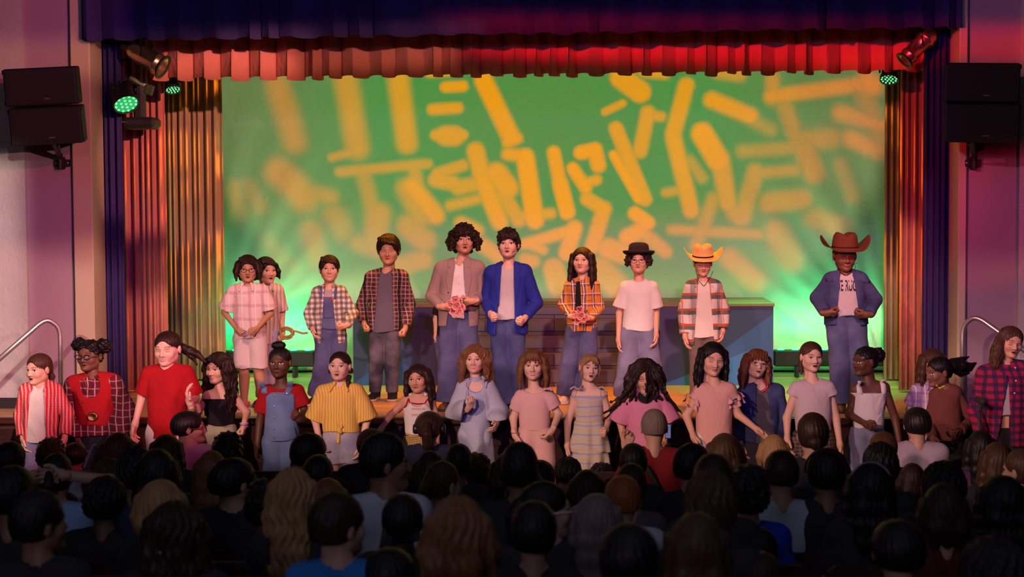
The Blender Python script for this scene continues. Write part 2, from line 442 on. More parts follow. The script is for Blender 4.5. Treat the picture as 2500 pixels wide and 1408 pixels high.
# ------------------------------------------------------------------ heads, hands, hair
def sstep(a, b, x): t = np.clip((x-a)/(b-a), 0, 1); return t*t*(3-2*t)
def make_head(mouth, h=0.0026):
    P = [el((0, .018, .030), (.073, .090, .076), .01), el((0, -.010, -.025), (.060, .072, .078), .03),
         rc((.034, .005, -.055), (.010, -.052, -.083), .026, .020, .03), rc((-.034, .005, -.055), (-.010, -.052, -.083), .026, .020, .03),
         el((.032, -.052, -.026), (.026, .024, .024), .02), el((-.032, -.052, -.026), (.026, .024, .024), .02),
         rc((-.030, -.070, .022), (.030, -.070, .022), .011, .011, .015),
         rc((0, -.076, .010), (0, -.096, -.026), .0075, .0100, .010), el((.011, -.084, -.030), (.009, .009, .007), .006), el((-.011, -.084, -.030), (.009, .009, .007), .006),
         rc((0, .03, -.06), (0, .042, -.17), .040, .043, .03),
         el((0, -.079, -.087), (.016, .012, .012), .015)]
    mo = {'closed': 0.0, 'open': 1.0, 'smile': 0.45}[mouth]
    wd = .024 if mouth == 'smile' else .020
    up = .004 if mouth == 'smile' else 0
    for s_ in (-1, 1):
        P.append(rc((0, -.083, -.050+.000), (s_*wd, -.074, -.0535+up), .0055, .003, .004))
        P.append(rc((0, -.081, -.060-.008*mo), (s_*wd*.9, -.074, -.0545+up-.002*mo), .0062, .003, .004))
        P.append(el((s_*.076, .012, -.006), (.008, .017, .028), .006))
    subs = [el((.031, -.094, .003), (.017, .018, .011), .012), el((-.031, -.094, .003), (.017, .018, .011), .012)]
    subs += [el((0, -.088, -.0545-.003*mo), (wd*.85, .012, .0012+.0065*mo), .002)]
    V, F = sculpt(P, h, subs=subs)
    # eyeballs
    x, y, z = V.T
    m = {}
    front = y < -.045
    m['lips'] = np.maximum(sstep(.009, .005, np.abs(z+.0505+.0))*sstep(.024, .018, np.abs(x)), sstep(.010, .006, np.abs(z+.061+.008*mo))*sstep(.021, .015, np.abs(x)))*(y < -.068)*.8
    m['dark'] = sstep(1.2, .85, np.sqrt((x/(wd*.85))**2+((z+.0545+.003*mo)/(.0022+.0060*mo))**2))*(y < -.055)
    if mouth == 'smile': m['dark'] = m['dark']*.0
    m['teeth'] = sstep(1.2, .9, np.sqrt((x/(wd*.75))**2+((z+.0545+.001*mo-up*np.abs(x)/wd)/(.0012+.0050*mo))**2))*(y < -.055)*(1.0 if mouth != 'closed' else 0)
    if mouth == 'open': m['teeth'] = m['teeth']*(z > -.0545)*.6
    bz = .0255+.004*np.sin(np.clip((np.abs(x)-.014)/.036, 0, 1)*PI)
    m['brow'] = sstep(.0052, .0025, np.abs(z-bz))*sstep(.050, .044, np.abs(x))*sstep(.012, .017, np.abs(x))*front*.85
    ex = (np.abs(x)-.031)/.0150; ez = (z-.003)
    op = .0070*np.sqrt(np.clip(1-ex**2, 0, 1))
    m['white'] = sstep(1.15, .9, np.sqrt(ex**2+(ez/.0070)**2))*front
    m['iris'] = sstep(.0074, .0056, np.sqrt((np.abs(x)-.031)**2+(ez-.0005)**2))*front*(ez < .0062)*(ez > -.0062)
    m['lash'] = (np.abs(ex) < 1.08)*sstep(.0032, .0014, np.abs(ez-op-.0012))*front
    m['lid'] = sstep(1.2, .9, np.sqrt(ex**2+(ez/.0075)**2))*front
    return V, F, m
HEADS = {k: make_head(k) for k in ('closed', 'open', 'smile')}

def face_paint(m, skin_c, eyes='open', hairc=(.015, .008, .005), iris=(.02, .01, .006), lip=None):
    n = len(m['lips']); P = np.zeros((n, 4)); P[:, :3] = skin_c
    lip = lip or (skin_c[0]*.72, skin_c[1]*.34, skin_c[2]*.36)
    def put(mask, col):
        a = mask[:, None]; P[:, :3] = P[:, :3]*(1-a)+np.array(col)*a; P[:, 3] = np.maximum(P[:, 3], mask)
    put(m['lips'], lip); put(m['dark'], (.03, .006, .006)); put(m['teeth'], (.95, .90, .82)); put(m['brow'], hairc)
    if eyes == 'open':
        put(m['white'], (.62, .58, .55)); put(m['iris'], iris); put(m['lash'], (.01, .006, .005))
    else:
        put(m['lid']*.35, tuple(c*.6 for c in skin_c))
        put(m['lash']*0+np.minimum(m['lid'], 1)*0, skin_c)
    return P
def closed_lash(V, m):
    x, y, z = V.T; ex = (np.abs(x)-.031)/.0155
    return (np.abs(ex) < 1)*sstep(.0028, .0012, np.abs(z+.0015+.003*(1-ex**2)))*(y < -.045)

def make_hand(pose, h=0.0024):
    cur = {'relax': (.35, .45, .3), 'fist': (1.35, 1.5, .9), 'open': (.08, .12, .08), 'hold': (.9, 1.0, .6), 'point': (.5, .8, .5)}[pose]
    P = []
    X = (.027, .009, -.009, -.026)
    Ln = ((.030, .021, .017), (.034, .024, .018), (.031, .022, .017), (.024, .016, .014))
    for i in range(4):
        k_ = np.array([X[i], 0, -.070+(.004 if i in (0, 2) else (.012 if i == 3 else 0))])
        P.append(rc((X[i]*.55, 0, .004), k_, .0145, .0108, .012))
        a = 0; p = k_
        extra = (0.0, .12, .2, .3)[i]*(1 if pose in ('relax', 'hold') else 0)
        spread = X[i]*(2.2 if pose == 'open' else .9)
        for j in range(3):
            a += cur[j]+extra*(j == 0)
            q = p+np.array([spread*.25 if pose != 'fist' else 0, math.sin(a), -math.cos(a)])*Ln[i][j]
            P.append(rc(p, q, (.0088, .0080, .0074)[j], (.0080, .0074, .0064)[j], .0035)); p = q
    P.append(rc((0, 0, .035), (0, 0, -.01), .021, .024, .015))
    if pose in ('fist', 'hold'): T = [(.018, .006, -.015), (.034, .018, -.040), (.028, .036, -.062), (.010, .042, -.070)]
    else: T = [(.018, .004, -.012), (.040, .010, -.036), (.048, .016, -.060), (.047, .022, -.080)]
    for i, r in enumerate((.0125, .0105, .0092)):
        P.append(rc(T[i], T[i+1], r, r-.0015, .006))
    return sculpt(P, h)
HANDS = {k: make_hand(k) for k in ('relax', 'fist', 'open', 'hold')}

def hair_mesh(base=True, vol=.008, line=.080, L=0, lw=1.0, sides=True, back=True, bangs=None, tex='straight', ex=(), amp=None, part=0.0, h=.0036, seed=1, taper=1.0, nape=-.055, sidewave=0, face=1.0):
    P = []; subs = []
    r_ = random.Random(seed)
    if base:
        P.append(el((0, .020, .034), (.076+vol*.7, .093+vol, .078+vol), .01))
        P.append(el((0, .045, -.010), (.066+vol, .062+vol, .070), .03))
        if L < .02:
            P += [rc((s*.066, .030, .03), (s*.062, .036, -.02), .012+vol*.4, .008, .01) for s in (-1, 1)]
    if L > 0:
        # hair that hangs: chains of tapering locks all round
        def w(a, z, k): return sidewave*math.sin(z*34+k*2.1)
        for s in (-1, 1):
            if sides:
                for q, (x0, y0, r0) in enumerate(((.072, -.022, .019), (.080, .006, .024), (.074, .040, .026))):
                    pts = [(s*x0*(1-part*s*.2), y0, .045)]
                    nseg = max(2, int(L/.05))
                    for i in range(1, nseg+1):
                        t = i/nseg; z = .045-(L+.045)*t*(1-.06*q+r_.uniform(-.04, .04))
                        pts.append((s*(x0+.012*lw*math.sin(t*PI*.8)+(.012*lw*t)+w(0, z, q)), y0-.028*t*(1 if q == 0 else .3)+w(0, z+.03, q+1)*.6, z))
                    for i in range(nseg):
                        t0, t1 = i/nseg, (i+1)/nseg
                        P.append(rc(pts[i], pts[i+1], r0*lw*(1-.25*t0*taper), r0*lw*(1-.25*t1*taper-(.35 if i == nseg-1 else 0)), .014))
        if back:
            for x0 in (-.045, 0, .045):
                nseg = max(2, int(L/.06)); pts = [(x0, .070, .02)]
                for i in range(1, nseg+1):
                    t = i/nseg; z = .02-(L+.02)*t
                    pts.append((x0*(1+.15*lw*t)+w(0, z, x0*40), .078+.012*math.sin(t*3), z))
                for i in range(nseg): P.append(rc(pts[i], pts[i+1], .036, .034-(.012 if i == nseg-1 else 0), .02))
    if bangs:
        for i in range(7):
            u = (i-3)/3
            if False: pass
            elif bangs == 'full': a, b = (u*.040, -.050, .094), (u*.058, -.090+.026*u*u, .036-r_.uniform(0, .008)); ra, rb = .016, .007
            elif bangs == 'side': a, b = (-.028+u*.03, -.045, .094), (u*.056, -.084+.024*u*u, .070-.010*(u+1)+.004*(i%2)); ra, rb = .015, .008
            elif bangs == 'swoopl': a, b = (.030+u*.03, -.045, .094), (u*.056, -.084+.024*u*u, .066+.010*(u-1)); ra, rb = .015, .008
            elif bangs == 'wisps': a, b = (u*.030, -.060, .090), (u*.060, -.094+.028*u*u, .030+.016*(i % 2)); ra, rb = .010, .004
            elif bangs == 'curls': a, b = (u*.050, -.062, .088), (u*.062, -.086+.02*u*u, .056-r_.uniform(0, .022)); ra, rb = .022, .017
            P.append(rc(a, b, ra, rb, .008))
    for e in ex:
        if e[0] == 'ball': P.append(el(e[1], e[2], .012))
        elif e[0] == 'chain':
            pts, rs = e[1], e[2]
            for i in range(len(pts)-1): P.append(rc(pts[i], pts[i+1], rs[i], rs[i+1], .008))
    face_sub = [el((0, -.125, -.050), (.064*face, .100, .052+line), .012)]
    a = amp if amp is not None else {'straight': .0022, 'wavy': .0035, 'curly': .0065, 'afro': .0050}[tex]
    ph = np.random.RandomState(seed).uniform(0, 6, 6)
    def disp(X, Y, Z):
        th = np.arctan2(X, Y+.004)
        if tex == 'straight': return a*(np.sin(34*th+5*np.sin(9*Z+ph[0])+ph[1])*.6+.5*np.sin(71*th+4*np.sin(13*Z+ph[2])))
        if tex == 'wavy': return a*(np.sin(24*th+3.2*np.sin(38*Z+ph[0])+ph[1])*.7+.5*np.sin(57*th+3*np.sin(30*Z+ph[2])))
        if tex == 'curly': return a*(np.sin(95*X+2*np.sin(70*Z)+ph[0])*np.sin(90*Z+2.5*np.sin(60*X+40*Y)+ph[1])+.5*np.sin(150*(X+Y)+ph[2])*np.sin(140*Z))
        return a*(np.sin(120*X+ph[0])*np.sin(120*Z+ph[1])+.6*np.sin(190*Y+ph[3])*np.sin(200*Z+170*X))
    # keep the face clear, unless locks fall over it
    P1 = [p for p in P]
    nb = 7 if bangs else 0
    core = P1[:len(P1)-len(ex)-nb]; over = P1[len(P1)-len(ex)-nb:]
    out = []
    if core:
        out.append(sculpt(core, h, subs=face_sub, disp=disp, cut=(lambda X, Y, Z: np.minimum(nape-Z, .5)+0*X+0*Y) if (L <= 0 and nape is not None) else None, pad=.02))
    if over: out.append(sculpt(over, h, disp=disp, pad=.02))
    return out

def tube_np(pts, r, seg=6):
    m = MB(); m.tube(pts, r, seg); return m

# ------------------------------------------------------------------ a person
def V3(v): return np.array((v[0], v[1], v[2]), float)
class Person:
    def __init__(s, label, Y, fz, hd, S, E, W, hip, K=None, A=None, yaw=0, pitch=0, roll=0, sk=(.55, .30, .20), size=1.0, fat=1.0,
                 hands=('relax', 'relax'), mouth='closed', eyes='open', hairc=(.015, .008, .005), hy=0.0, hwid=.068, hands_dir=(None, None), thumbs=(None, None),
                 group=None, headw=1.06, extra=None, ny=0.0):
        g = lambda p: np.array(at(p[0], p[1], Y-(p[2] if len(p) > 2 else 0)))
        s.Y = Y; s.sz = size; s.fat = fat; s.skc = sk
        hipw = g(hip); s.O = np.array((hipw[0], Y, fz)); L = lambda p: g(p)-s.O
        s.L = L
        s.ppm = FPX/Y
        top, chin = L((hd[0], hd[1], hd[3] if len(hd) > 3 else 0)), L((hd[0], hd[2], hd[3] if len(hd) > 3 else 0))
        s.hs = (top[2]-chin[2])/.210*1.04; s.hc = (top+chin)/2; s.headw = headw
        s.HM = (Matrix.Translation(Vector(s.hc)) @ Matrix.Rotation(math.radians(yaw), 4, 'Z') @ Matrix.Rotation(math.radians(roll), 4, 'Y') @ Matrix.Rotation(math.radians(pitch), 4, 'X') @ Matrix.Diagonal((s.hs*headw, s.hs, s.hs, 1)))
        s.S = [L(S[0]), L(S[1])]; s.E = [L(E[0]), L(E[1])]; s.W = [L(W[0]), L(W[1])]
        for i in (0, 1):
            s.S[i] = s.S[i]+np.array(((.016, -.016)[i], 0, -.006))*size
            if len(W[i]) < 3: s.W[i][1] -= .10 if W[i][1] < hip[1]+60 else .02
            if len(E[i]) < 3: s.E[i][1] += .015
        s.M = (s.S[0]+s.S[1])/2; s.N = s.M+np.array((0, .0+ny, .044*size))
        s.hipc = L(hip)
        s.H = [s.hipc+np.array((-hwid*size, .0, -.02)), s.hipc+np.array((hwid*size, .0, -.02))]
        if A: s.A = [L(A[0]), L(A[1])]
        else: s.A = [np.array((s.H[0][0]-.01, .02, .07)), np.array((s.H[1][0]+.01, .02, .07))]
        for a in s.A:
            if a[2] < .2: a[2] = .068
        if K: s.K = [L(K[0])+np.array((0, -.03, 0)), L(K[1])+np.array((0, -.03, 0))]
        else: s.K = [(s.H[i]*.48+s.A[i]*.52)+np.array((0, -.03, 0)) for i in (0, 1)]
        s.garm = []; s.bvh = None; s.hands = hands; s.mouth = mouth; s.eyes = eyes; s.hairc = hairc
        s.hdir = hands_dir; s.th = thumbs
        s._body()
        me = np_mesh('person', s.parts)
        s.o = bpy.data.objects.new('person', me); C.objects.link(s.o); s.o.location = s.O
        me.materials.append(skin('skin', sk)); s.add_bvh(s.parts)
        tag(s.o, label, 'person', group)
    def _body(s):
        z, f = s.sz, s.fat
        M, N, S, H = s.M, s.N, s.S, s.H
        P = [rc(S[0]*.9+M*.1, S[1]*.9+M*.1, .038*z*f, .038*z*f, .03)]
        for i in (0, 1):
            sd = (-1, 1)[i]
            A_ = M+(S[i]-M)*.46+np.array((0, .005, -.06*z)); Wst = s.hipc+np.array((sd*.044*z*f, .0, .12*z)); Pv = s.hipc+np.array((sd*.052*z*f, .005, 0))
            P += [rc(A_, Wst, .064*z*f, .054*z*f, .05), rc(Wst, Pv, .054*z*f, .064*z*f, .05)]
            P += [rc(N, S[i], .031*z, .037*z*f, .03), rc(S[i], s.E[i], .037*z*f, .030*z*f, .02), rc(s.E[i], s.W[i], .031*z*f, .021*z, .015)]
            P += [rc(H[i], s.K[i], .064*z*f, .046*z*f, .03), rc(s.K[i], s.A[i], .050*z*f, .034*z, .02), rc(s.K[i]*.72+s.A[i]*.28+np.array((0, .018, 0)), s.K[i]*.4+s.A[i]*.6, .044*z, .030*z, .03)]
            t = s.A[i]+np.array((sd*.01, -.10*z, -.04*z))
            P += [rc(s.A[i]+np.array((0, .03, -.03*z)), t, .030*z, .024*z, .02)]
        P += [rc(N-np.array((0, -.01, .03)), s.hc+np.array((0, .018, -.03))*s.hs, .037*z, .036*s.hs, .03)]
        s.parts = [sculpt(P, .0075)+(None,)]
        V, F, m = HEADS[s.mouth]
        paint = face_paint(m, s.skc, s.eyes, s.hairc)
        if s.eyes == 'down':
            a = closed_lash(V, m)[:, None]; paint[:, :3] = paint[:, :3]*(1-a)+np.array((.012, .007, .005))*a; paint[:, 3] = np.maximum(paint[:, 3], a[:, 0])
        s.parts.append((s.xf(V, s.HM), F, paint))
        for i in (0, 1):
            if s.hands[i] is None: continue
            HV, HF = HANDS[s.hands[i]]
            d = s.W[i]-s.E[i] if s.hdir[i] is None else np.array(s.hdir[i], float); d = d/np.linalg.norm(d)
            zz = -d; t = np.array(s.th[i] if s.th[i] is not None else (0, -.75, .65), float); t = t-zz*(t@zz); t /= np.linalg.norm(t)
            y = np.cross(zz, t)
            sc_ = s.sz*1.02
            if i == 1: y = -y; HF = HF[:, ::-1]
            R = np.stack([t, y, zz], 1)*sc_
            s.parts.append((HV @ R.T+s.W[i]+d*.012, HF, None))
            s.hand_c = getattr(s, 'hand_c', [None, None]); s.hand_c[i] = s.W[i]+d*.06*sc_
    def xf(s, V, M):
        A = np.array(M); return V @ A[:3, :3].T+A[:3, 3]
    def add_bvh(s, parts):
        s.garm += [(p[0], p[1]) for p in parts]; s.bvh = None
    def child(s, name, parts, mat, label=None, parent=None, bvh=True):
        parts = [(p[0], p[1], p[2] if len(p) > 2 else None) for p in parts if len(p[0])]
        if not parts: print('EMPTY', name); return s.o
        o = link_mesh(name, np_mesh(name, parts), mat, parent or s.o)
        if label: o['label'] = label
        if bvh: s.add_bvh(parts)
        return o
    def hair(s, mat, name='hair', label=None, **kw):
        parts = [(s.xf(V, s.HM), F, None) for V, F in hair_mesh(**kw) if len(V)]
        return s.child(name, parts, mat, label, bvh=False)
    def zpx(s, py): return s.L((1250, py))[2]
    def xpx(s, px, py=900): return s.L((px, py))[0]
    def torso_prims(s, hem, off, rt, rh, wide, yoke=True, k=.05):
        z, f = s.sz, s.fat; M, S = s.M, s.S
        P = []
        hz = s.zpx(hem) if hem > 10 else hem
        t = np.clip((M[2]-hz)/(M[2]-s.hipc[2]+1e-6), 0, 1.6)
        cx = M+(s.hipc-M)*t
        for i in (0, 1):
            sd = (-1, 1)[i]
            A_ = M+(S[i]-M)*.48+np.array((0, .004, -.05*z)); B_ = np.array((cx[0]+sd*wide*z*f, .0, hz-.02))
            P.append(rc(A_, B_, (rt)*z*f+off, rh*z*f+off, k))
        P.append(rc(M+np.array((0, 0, -.07*z)), np.array((cx[0], 0, hz-.02)), rt*z*f+off-.004, rh*z*f+off, k))
        if yoke:
            P.append(rc(S[0]*.93+M*.07, S[1]*.93+M*.07, .040*z*f+off*.8, .040*z*f+off*.8, .03))
            for i in (0, 1): P.append(rc(s.N, S[i], .031*z+off, .038*z*f+off, .03))
        return P, hz
    def sleeve_prims(s, kind, off, re=None, length=.72, puff=0):
        P = []; z, f = s.sz, s.fat
        for i in (0, 1):
            k_ = kind[i] if isinstance(kind, (tuple, list)) else kind
            if not k_: continue
            S_, E_, W_ = s.S[i], s.E[i], s.W[i]
            if k_ == 'short':
                e = S_+(E_-S_)*length
                P.append(rc(S_, e, .041*z*f+off, re or (.046*z+off), .009, True))
                if puff: P.append(el(S_+(e-S_)*.45, (.052*z+puff, .055*z+puff, .058*z+puff*.6), .010))
            elif k_ == 'long':
                P.append(rc(S_, E_, .039*z*f+off*.9, .033*z*f+off*.8, .010)); P.append(rc(E_, E_+(W_-E_)*.93, .033*z*f+off*.8, re or (.028*z+off*.8), .009, True))
            elif k_ == 'rolled':
                P.append(rc(S_, E_, .041*z*f+off, .041*z*f+off, .010)); P.append(rc(E_, E_+(W_-E_)*.45, .041*z*f+off, .038*z+off, .009, True))
            elif k_ == 'bell':
                P.append(rc(S_, E_, .050*z*f+off, .056*z*f+off, .010)); P.append(rc(E_, E_+(W_-E_)*.86, .056*z*f+off, .062*z+off, .03)); P.append(rc(E_+(W_-E_)*.8, E_+(W_-E_)*.98, .036*z+off, .030*z+off, .009, True))
        return P
    def neck_sub(s, kind):
        z = s.sz; N = s.N
        if kind is None: return []
        b = [rc(N+np.array((0, .0, -.03))*z, N+np.array((0, -.02, .12)), .045*z, .060*z, .008)]
        if kind == 'v': b += [rc(N+np.array((0, -.11, .03)), N+np.array((0, -.13, -.085*z)), .050*z, .006, .006)]
        if kind == 'scoop': b += [el(N+np.array((0, -.08, -.02*z)), (.068*z, .08, .058*z), .006)]
        if kind == 'wide': b += [el(N+np.array((0, -.03, .03*z)), (.10*z, .12, .050*z), .006)]
        if kind == 'big': b += [el(N+np.array((0, -.08, -.005*z)), (.075*z, .09, .085*z), .006)]
        return b
    def top(s, name, mat, hem, off=.012, sleeve='short', neck='crew', rt=.068, rh=.074, wide=.048, opening=None, re=None, length=.72, puff=0, label=None, fold=.0035, seed=0, topcut=None, h=.0065, straps=None, extra=(), yoke=True, keep=None, hem_wave=.006, subs=()):
        P, hz = s.torso_prims(hem, off, rt, rh, wide, yoke)
        P += s.sleeve_prims(sleeve, off, re, length, puff); P += list(extra)
        N, hipx, Nz = s.N, s.hipc[0], s.N[2]
        zc = None if topcut is None else s.zpx(topcut)
        def cut(X, Y, Z):
            f = hz-Z+hem_wave*np.sin(23*X+seed)
            if zc is not None:
                g = Z-zc
                if straps: g = np.minimum(g, np.abs(np.abs(X-N[0]-(hipx-N[0])*.0)-straps[0])-straps[1])
                f = np.maximum(f, g)
            if opening:
                t = np.clip((Nz-Z)/(Nz-hz+1e-6), -.2, 1)
                w = opening[0]+(opening[1]-opening[0])*t; c = N[0]+(hipx-N[0])*t+(opening[2] if len(opening) > 2 else 0)*t
                f = np.maximum(f, np.minimum(w-np.abs(X-c), .0+N[1]-Y))
            if keep is not None: f = np.maximum(f, keep(X, Y, Z))
            return f+0*X+0*Y
        part = sculpt(P, h, subs=s.neck_sub(neck)+list(subs), cut=cut, disp=folds(seed+3, fold), pad=.02)
        return s.child(name, [part], mat, label)
    def lapel(s, mat, hem, off, w0, w1, wbtn, lw=.045, rt=.068, rh=.074, wide=.048, seed=0, name='lapel', label=None):
        P, hz = s.torso_prims(hem, off, rt, rh, wide)
        N, hipx, Nz = s.N, s.hipc[0], s.N[2]; zb = s.zpx(wbtn)
        def cut(X, Y, Z):
            t = np.clip((Nz-Z)/(Nz-hz+1e-6), -.2, 1); w = w0+(w1-w0)*t; c = N[0]+(hipx-N[0])*t
            a = np.abs(X-c)-w
            k = np.clip((Z-zb)/(Nz-.01-zb), 0, 1)
            wl = lw*np.minimum(1, k*1.6+.02)
            notch = np.where((Z > Nz-.045) & (Z < Nz-.035), .5, 1.0)
            f = np.maximum(-a-.004, a-wl*notch)
            return np.maximum(np.maximum(f, zb-Z), Y-N[1]-.02)+0*X
        part = sculpt(P, .005, subs=s.neck_sub('crew'), cut=cut, disp=folds(seed+3, .0035), pad=.02)
        return s.child(name, [part], mat, label)
    def collar(s, mat, name='collar', spread=.05, hgt=.030, open_=.030, label=None, drop=.05):
        z, N = s.sz, s.N
        P = [rc(N+np.array((0, .012, -.015)), N+np.array((0, .010, hgt)), .053*z, .046*z, .005, True)]
        sub = [rc(N+np.array((0, -.09, .06)), N+np.array((0, -.10, -.06)), open_+.025, open_*.4, .004), rc(N+np.array((0, .0, .0)), N+np.array((0, .0, .1)), .044*z, .046*z, .002)]
        ring = sculpt(P, .0045, subs=sub)
        pts = []
        for sd in (-1, 1):
            a = N+np.array((sd*.035, -.040, hgt*.8)); b = N+np.array((sd*(.030+spread*.5), -.072, -drop*.6)); c = N+np.array((sd*.062, -.035, .0))
            pts += [rc(a, b, .011, .007, .006), rc(a, c, .011, .009, .012), rc(c, b, .010, .006, .014)]
        leaf = sculpt(pts, .0045, subs=sub[:1])
        return s.child(name, [ring, leaf], mat, label)
    def legs(s, name, mat, off=.012, hem=None, rk=.055, ra=.045, waist=None, label=None, seed=0, h=.007, fold=.005, extra=(), rh=.067):
        z, f = s.sz, s.fat; P = []
        wz = s.hipc[2]+.07*z if waist is None else s.zpx(waist)
        hz = None if hem is None else s.zpx(hem)
        for i in (0, 1):
            sd = (-1, 1)[i]
            P.append(rc(s.hipc+np.array((sd*.046*z*f, .005, .09*z)), s.H[i]+np.array((0, 0, 0)), .060*z*f+off, (rh+.002)*z*f+off, .04))
            P.append(rc(s.H[i], s.K[i], rh*z*f+off, rk*z*f+off, .004 if i else .02))
            P.append(rc(s.K[i], s.A[i]+np.array((0, 0, -.0)), rk*z*f+off, ra*z+off, .006, True))
        P += list(extra)
        def cut(X, Y, Z):
            g = Z-wz
            if hz is not None: g = np.maximum(g, hz-Z+.004*np.sin(40*X))
            return g+0*X+0*Y
        part = sculpt(P, h, cut=cut, disp=folds(seed+11, fold, 2.0), pad=.02)
        return s.child(name, [part], mat, label)
    def skirt(s, name, mat, waist, hem, rw=.060, rhm=.12, wide=.044, wideh=.07, label=None, gather=.006, freq=60, seed=0, h=.007, off=.014):
        z = s.sz; wz, hz = s.zpx(waist), s.zpx(hem)
        P = []
        for sd in (-1, 0, 1):
            P.append(rc((s.hipc[0]+sd*wide*z, 0, wz+.01), (s.hipc[0]+sd*wideh*z, 0, hz-.02), rw*z+off, rhm*z, .05))
        def disp(X, Y, Z): return gather*np.sin(freq*(X-s.hipc[0])+8*np.sin(3*Y)+seed)*np.clip((wz-Z)/.1, .2, 1)+folds(seed, .003)(X, Y, Z)
        part = sculpt(P, h, cut=lambda X, Y, Z: np.maximum(Z-wz, hz-Z+.006*np.sin(freq*.5*X))+0*X+0*Y, disp=disp, pad=.02)
        return s.child(name, [part], mat, label)
    def _bvh(s):
        if s.bvh is None:
            V = []; F = []; b = 0
            for v, f in s.garm: V.append(v); F.append(f+b); b += len(v)
            s.bvh = BVHTree.FromPolygons(np.concatenate(V).tolist(), np.concatenate(F).tolist())
        return s.bvh
    def fy(s, x, z, default=-.1):
        h = s._bvh().ray_cast(Vector((x, -1.2, z)), Vector((0, 1, 0)))
        return h[0].y if h[0] is not None else default
    def patch(s, name, quad, mat, t=.004, nu=8, nv=8, label=None, parent=None):
        """a piece of cloth laid on the front; quad = four photo pixels (tl, tr, br, bl)"""
        q = [s.L(p) for p in quad]; vs = []
        for j in range(nv):
            for i in range(nu):
                u, v = i/(nu-1), j/(nv-1)
                p = (q[0]*(1-u)+q[1]*u)*(1-v)+(q[3]*(1-u)+q[2]*u)*v
                vs.append((p[0], s.fy(p[0], p[2])-t, p[2]))
        fs = [(j*nu+i, j*nu+i+1, (j+1)*nu+i+1, (j+1)*nu+i) for j in range(nv-1) for i in range(nu-1)]
        m = MB().add(vs, fs); o = m.build(name, mat, parent or s.o, smooth=True, solid=t*1.2)
        if label: o['label'] = label
        return o
    def button(s, name, px, py, mat, r=.006, parent=None):
        p = s.L((px, py)); y = s.fy(p[0], p[2])
        m = MB(); m.lathe([(0, -.003), (r, -.003), (r, .001), (r*.7, .003), (0, .003)], 10, (p[0], y-.003, p[2]), Matrix.Rotation(PI/2, 3, 'X'))
        return m.build(name, mat, parent or s.o, smooth=True)
    def band(s, name, pts, r, mat, label=None, lift=.002, parent=None, seg=6):
        """cord or strap on the front through photo pixels"""
        q = []
        for i in range(len(pts)-1):
            for k in range(5): 
                u = k/5; q.append((pts[i][0]*(1-u)+pts[i+1][0]*u, pts[i][1]*(1-u)+pts[i+1][1]*u))
        q.append(pts[-1]); v = []
        for p in q:
            a = s.L(p); v.append((a[0], s.fy(a[0], a[2])-lift, a[2]))
        o = MB().tube(v, r, seg).build(name, mat, parent or s.o, smooth=True)
        if label: o['label'] = label
        return o
    def glasses(s, col=(.02, .02, .02), w=.0022, lens=.0185, asp=.78, parent=None, label=None):
        m = MB()
        for sd in (-1, 1):
            ring = []
            for k in range(21):
                a = 2*PI*k/20; ring.append((sd*.031+lens*1.08*math.cos(a), -.093+.006*abs(math.cos(a)*.5+.5*sd)*0, .000+lens*asp*math.sin(a)))
            m.tube(ring, w, 5, False)
            m.tube([(sd*.050, -.092, .004), (sd*.074, -.070, .004), (sd*.083, .01, .004)], w*.9, 5)
        m.tube([(-.0115, -.093, .002), (0, -.098, .004), (.0115, -.093, .002)], w, 5)
        A = np.array(s.HM); m.v = [tuple(A[:3, :3] @ np.array(v)+A[:3, 3]) for v in m.v]
        o = m.build('glasses', plain('glasses frame', col, .3), s.o, smooth=True)
        if label: o['label'] = label
        return o
    def headset(s, side=1):
        m = MB(); m.tube([(side*.078, -.0, -.01), (side*.070, -.050, -.035), (side*.045, -.085, -.058)], .0016, 5); m.tube([(side*.048, -.082, -.056), (side*.040, -.090, -.060)], .0035, 6)
        A = np.array(s.HM); m.v = [tuple(A[:3, :3] @ np.array(v)+A[:3, 3]) for v in m.v]
        return m.build('microphone', plain('beige microphone', (.55, .35, .25), .5), s.o, smooth=True)
    def shoe(s, i, mat, sole, L=.23, toe=None):
        a = np.array((s.A[i][0], s.A[i][1], .068)); sd = (-1, 1)[i]; tx = toe if toe is not None else sd*.02
        P = [rc(a+np.array((0, .035, -.005)), a+np.array((0, .03, -.045)), .040, .036, .02), rc(a+np.array((0, .02, -.025)), a+np.array((tx, -.12, -.042)), .036, .032, .03), el(a+np.array((tx, -.135, -.045)), (.044, .055, .030), .02)]
        zf = .018
        up = sculpt(P, .0045, cut=lambda X, Y, Z: np.maximum(zf-Z, Z-a[2]-.0)+0*X+0*Y)
        o = s.child('shoe', [up], mat)
        a = np.array((a[0], a[1], .068))
        P2 = [rc(a+np.array((0, .04, -.055)), a+np.array((tx, -.13, -.055)), .043, .046, .02), el(a+np.array((tx, -.145, -.055)), (.049, .058, .03), .02)]
        so = sculpt(P2, .005, cut=lambda X, Y, Z: np.maximum(Z-zf-.004, zf-.018-Z)+0*X+0*Y)
        s.child('sole', [so], sole, parent=o)
        return o
    def text(s, txt, px, py, wpx, mat, name='lettering', t=.003, hscale=1.0, bold=False):
        cu = bpy.data.curves.new(name, 'FONT'); cu.body = txt; cu.align_x = 'CENTER'; cu.align_y = 'CENTER'; cu.size = 1; cu.fill_mode = 'BOTH' if hasattr(cu, 'fill_mode') else 'FRONT'
        if bold: cu.offset = .02
        tmp = bpy.data.objects.new('tmp', cu); C.objects.link(tmp)
        me = bpy.data.meshes.new_from_object(tmp.evaluated_get(bpy.context.evaluated_depsgraph_get()))
        bpy.data.objects.remove(tmp); bpy.data.curves.remove(cu)
        w = max(v.co.x for v in me.vertices)-min(v.co.x for v in me.vertices); k = wpx/s.ppm/w
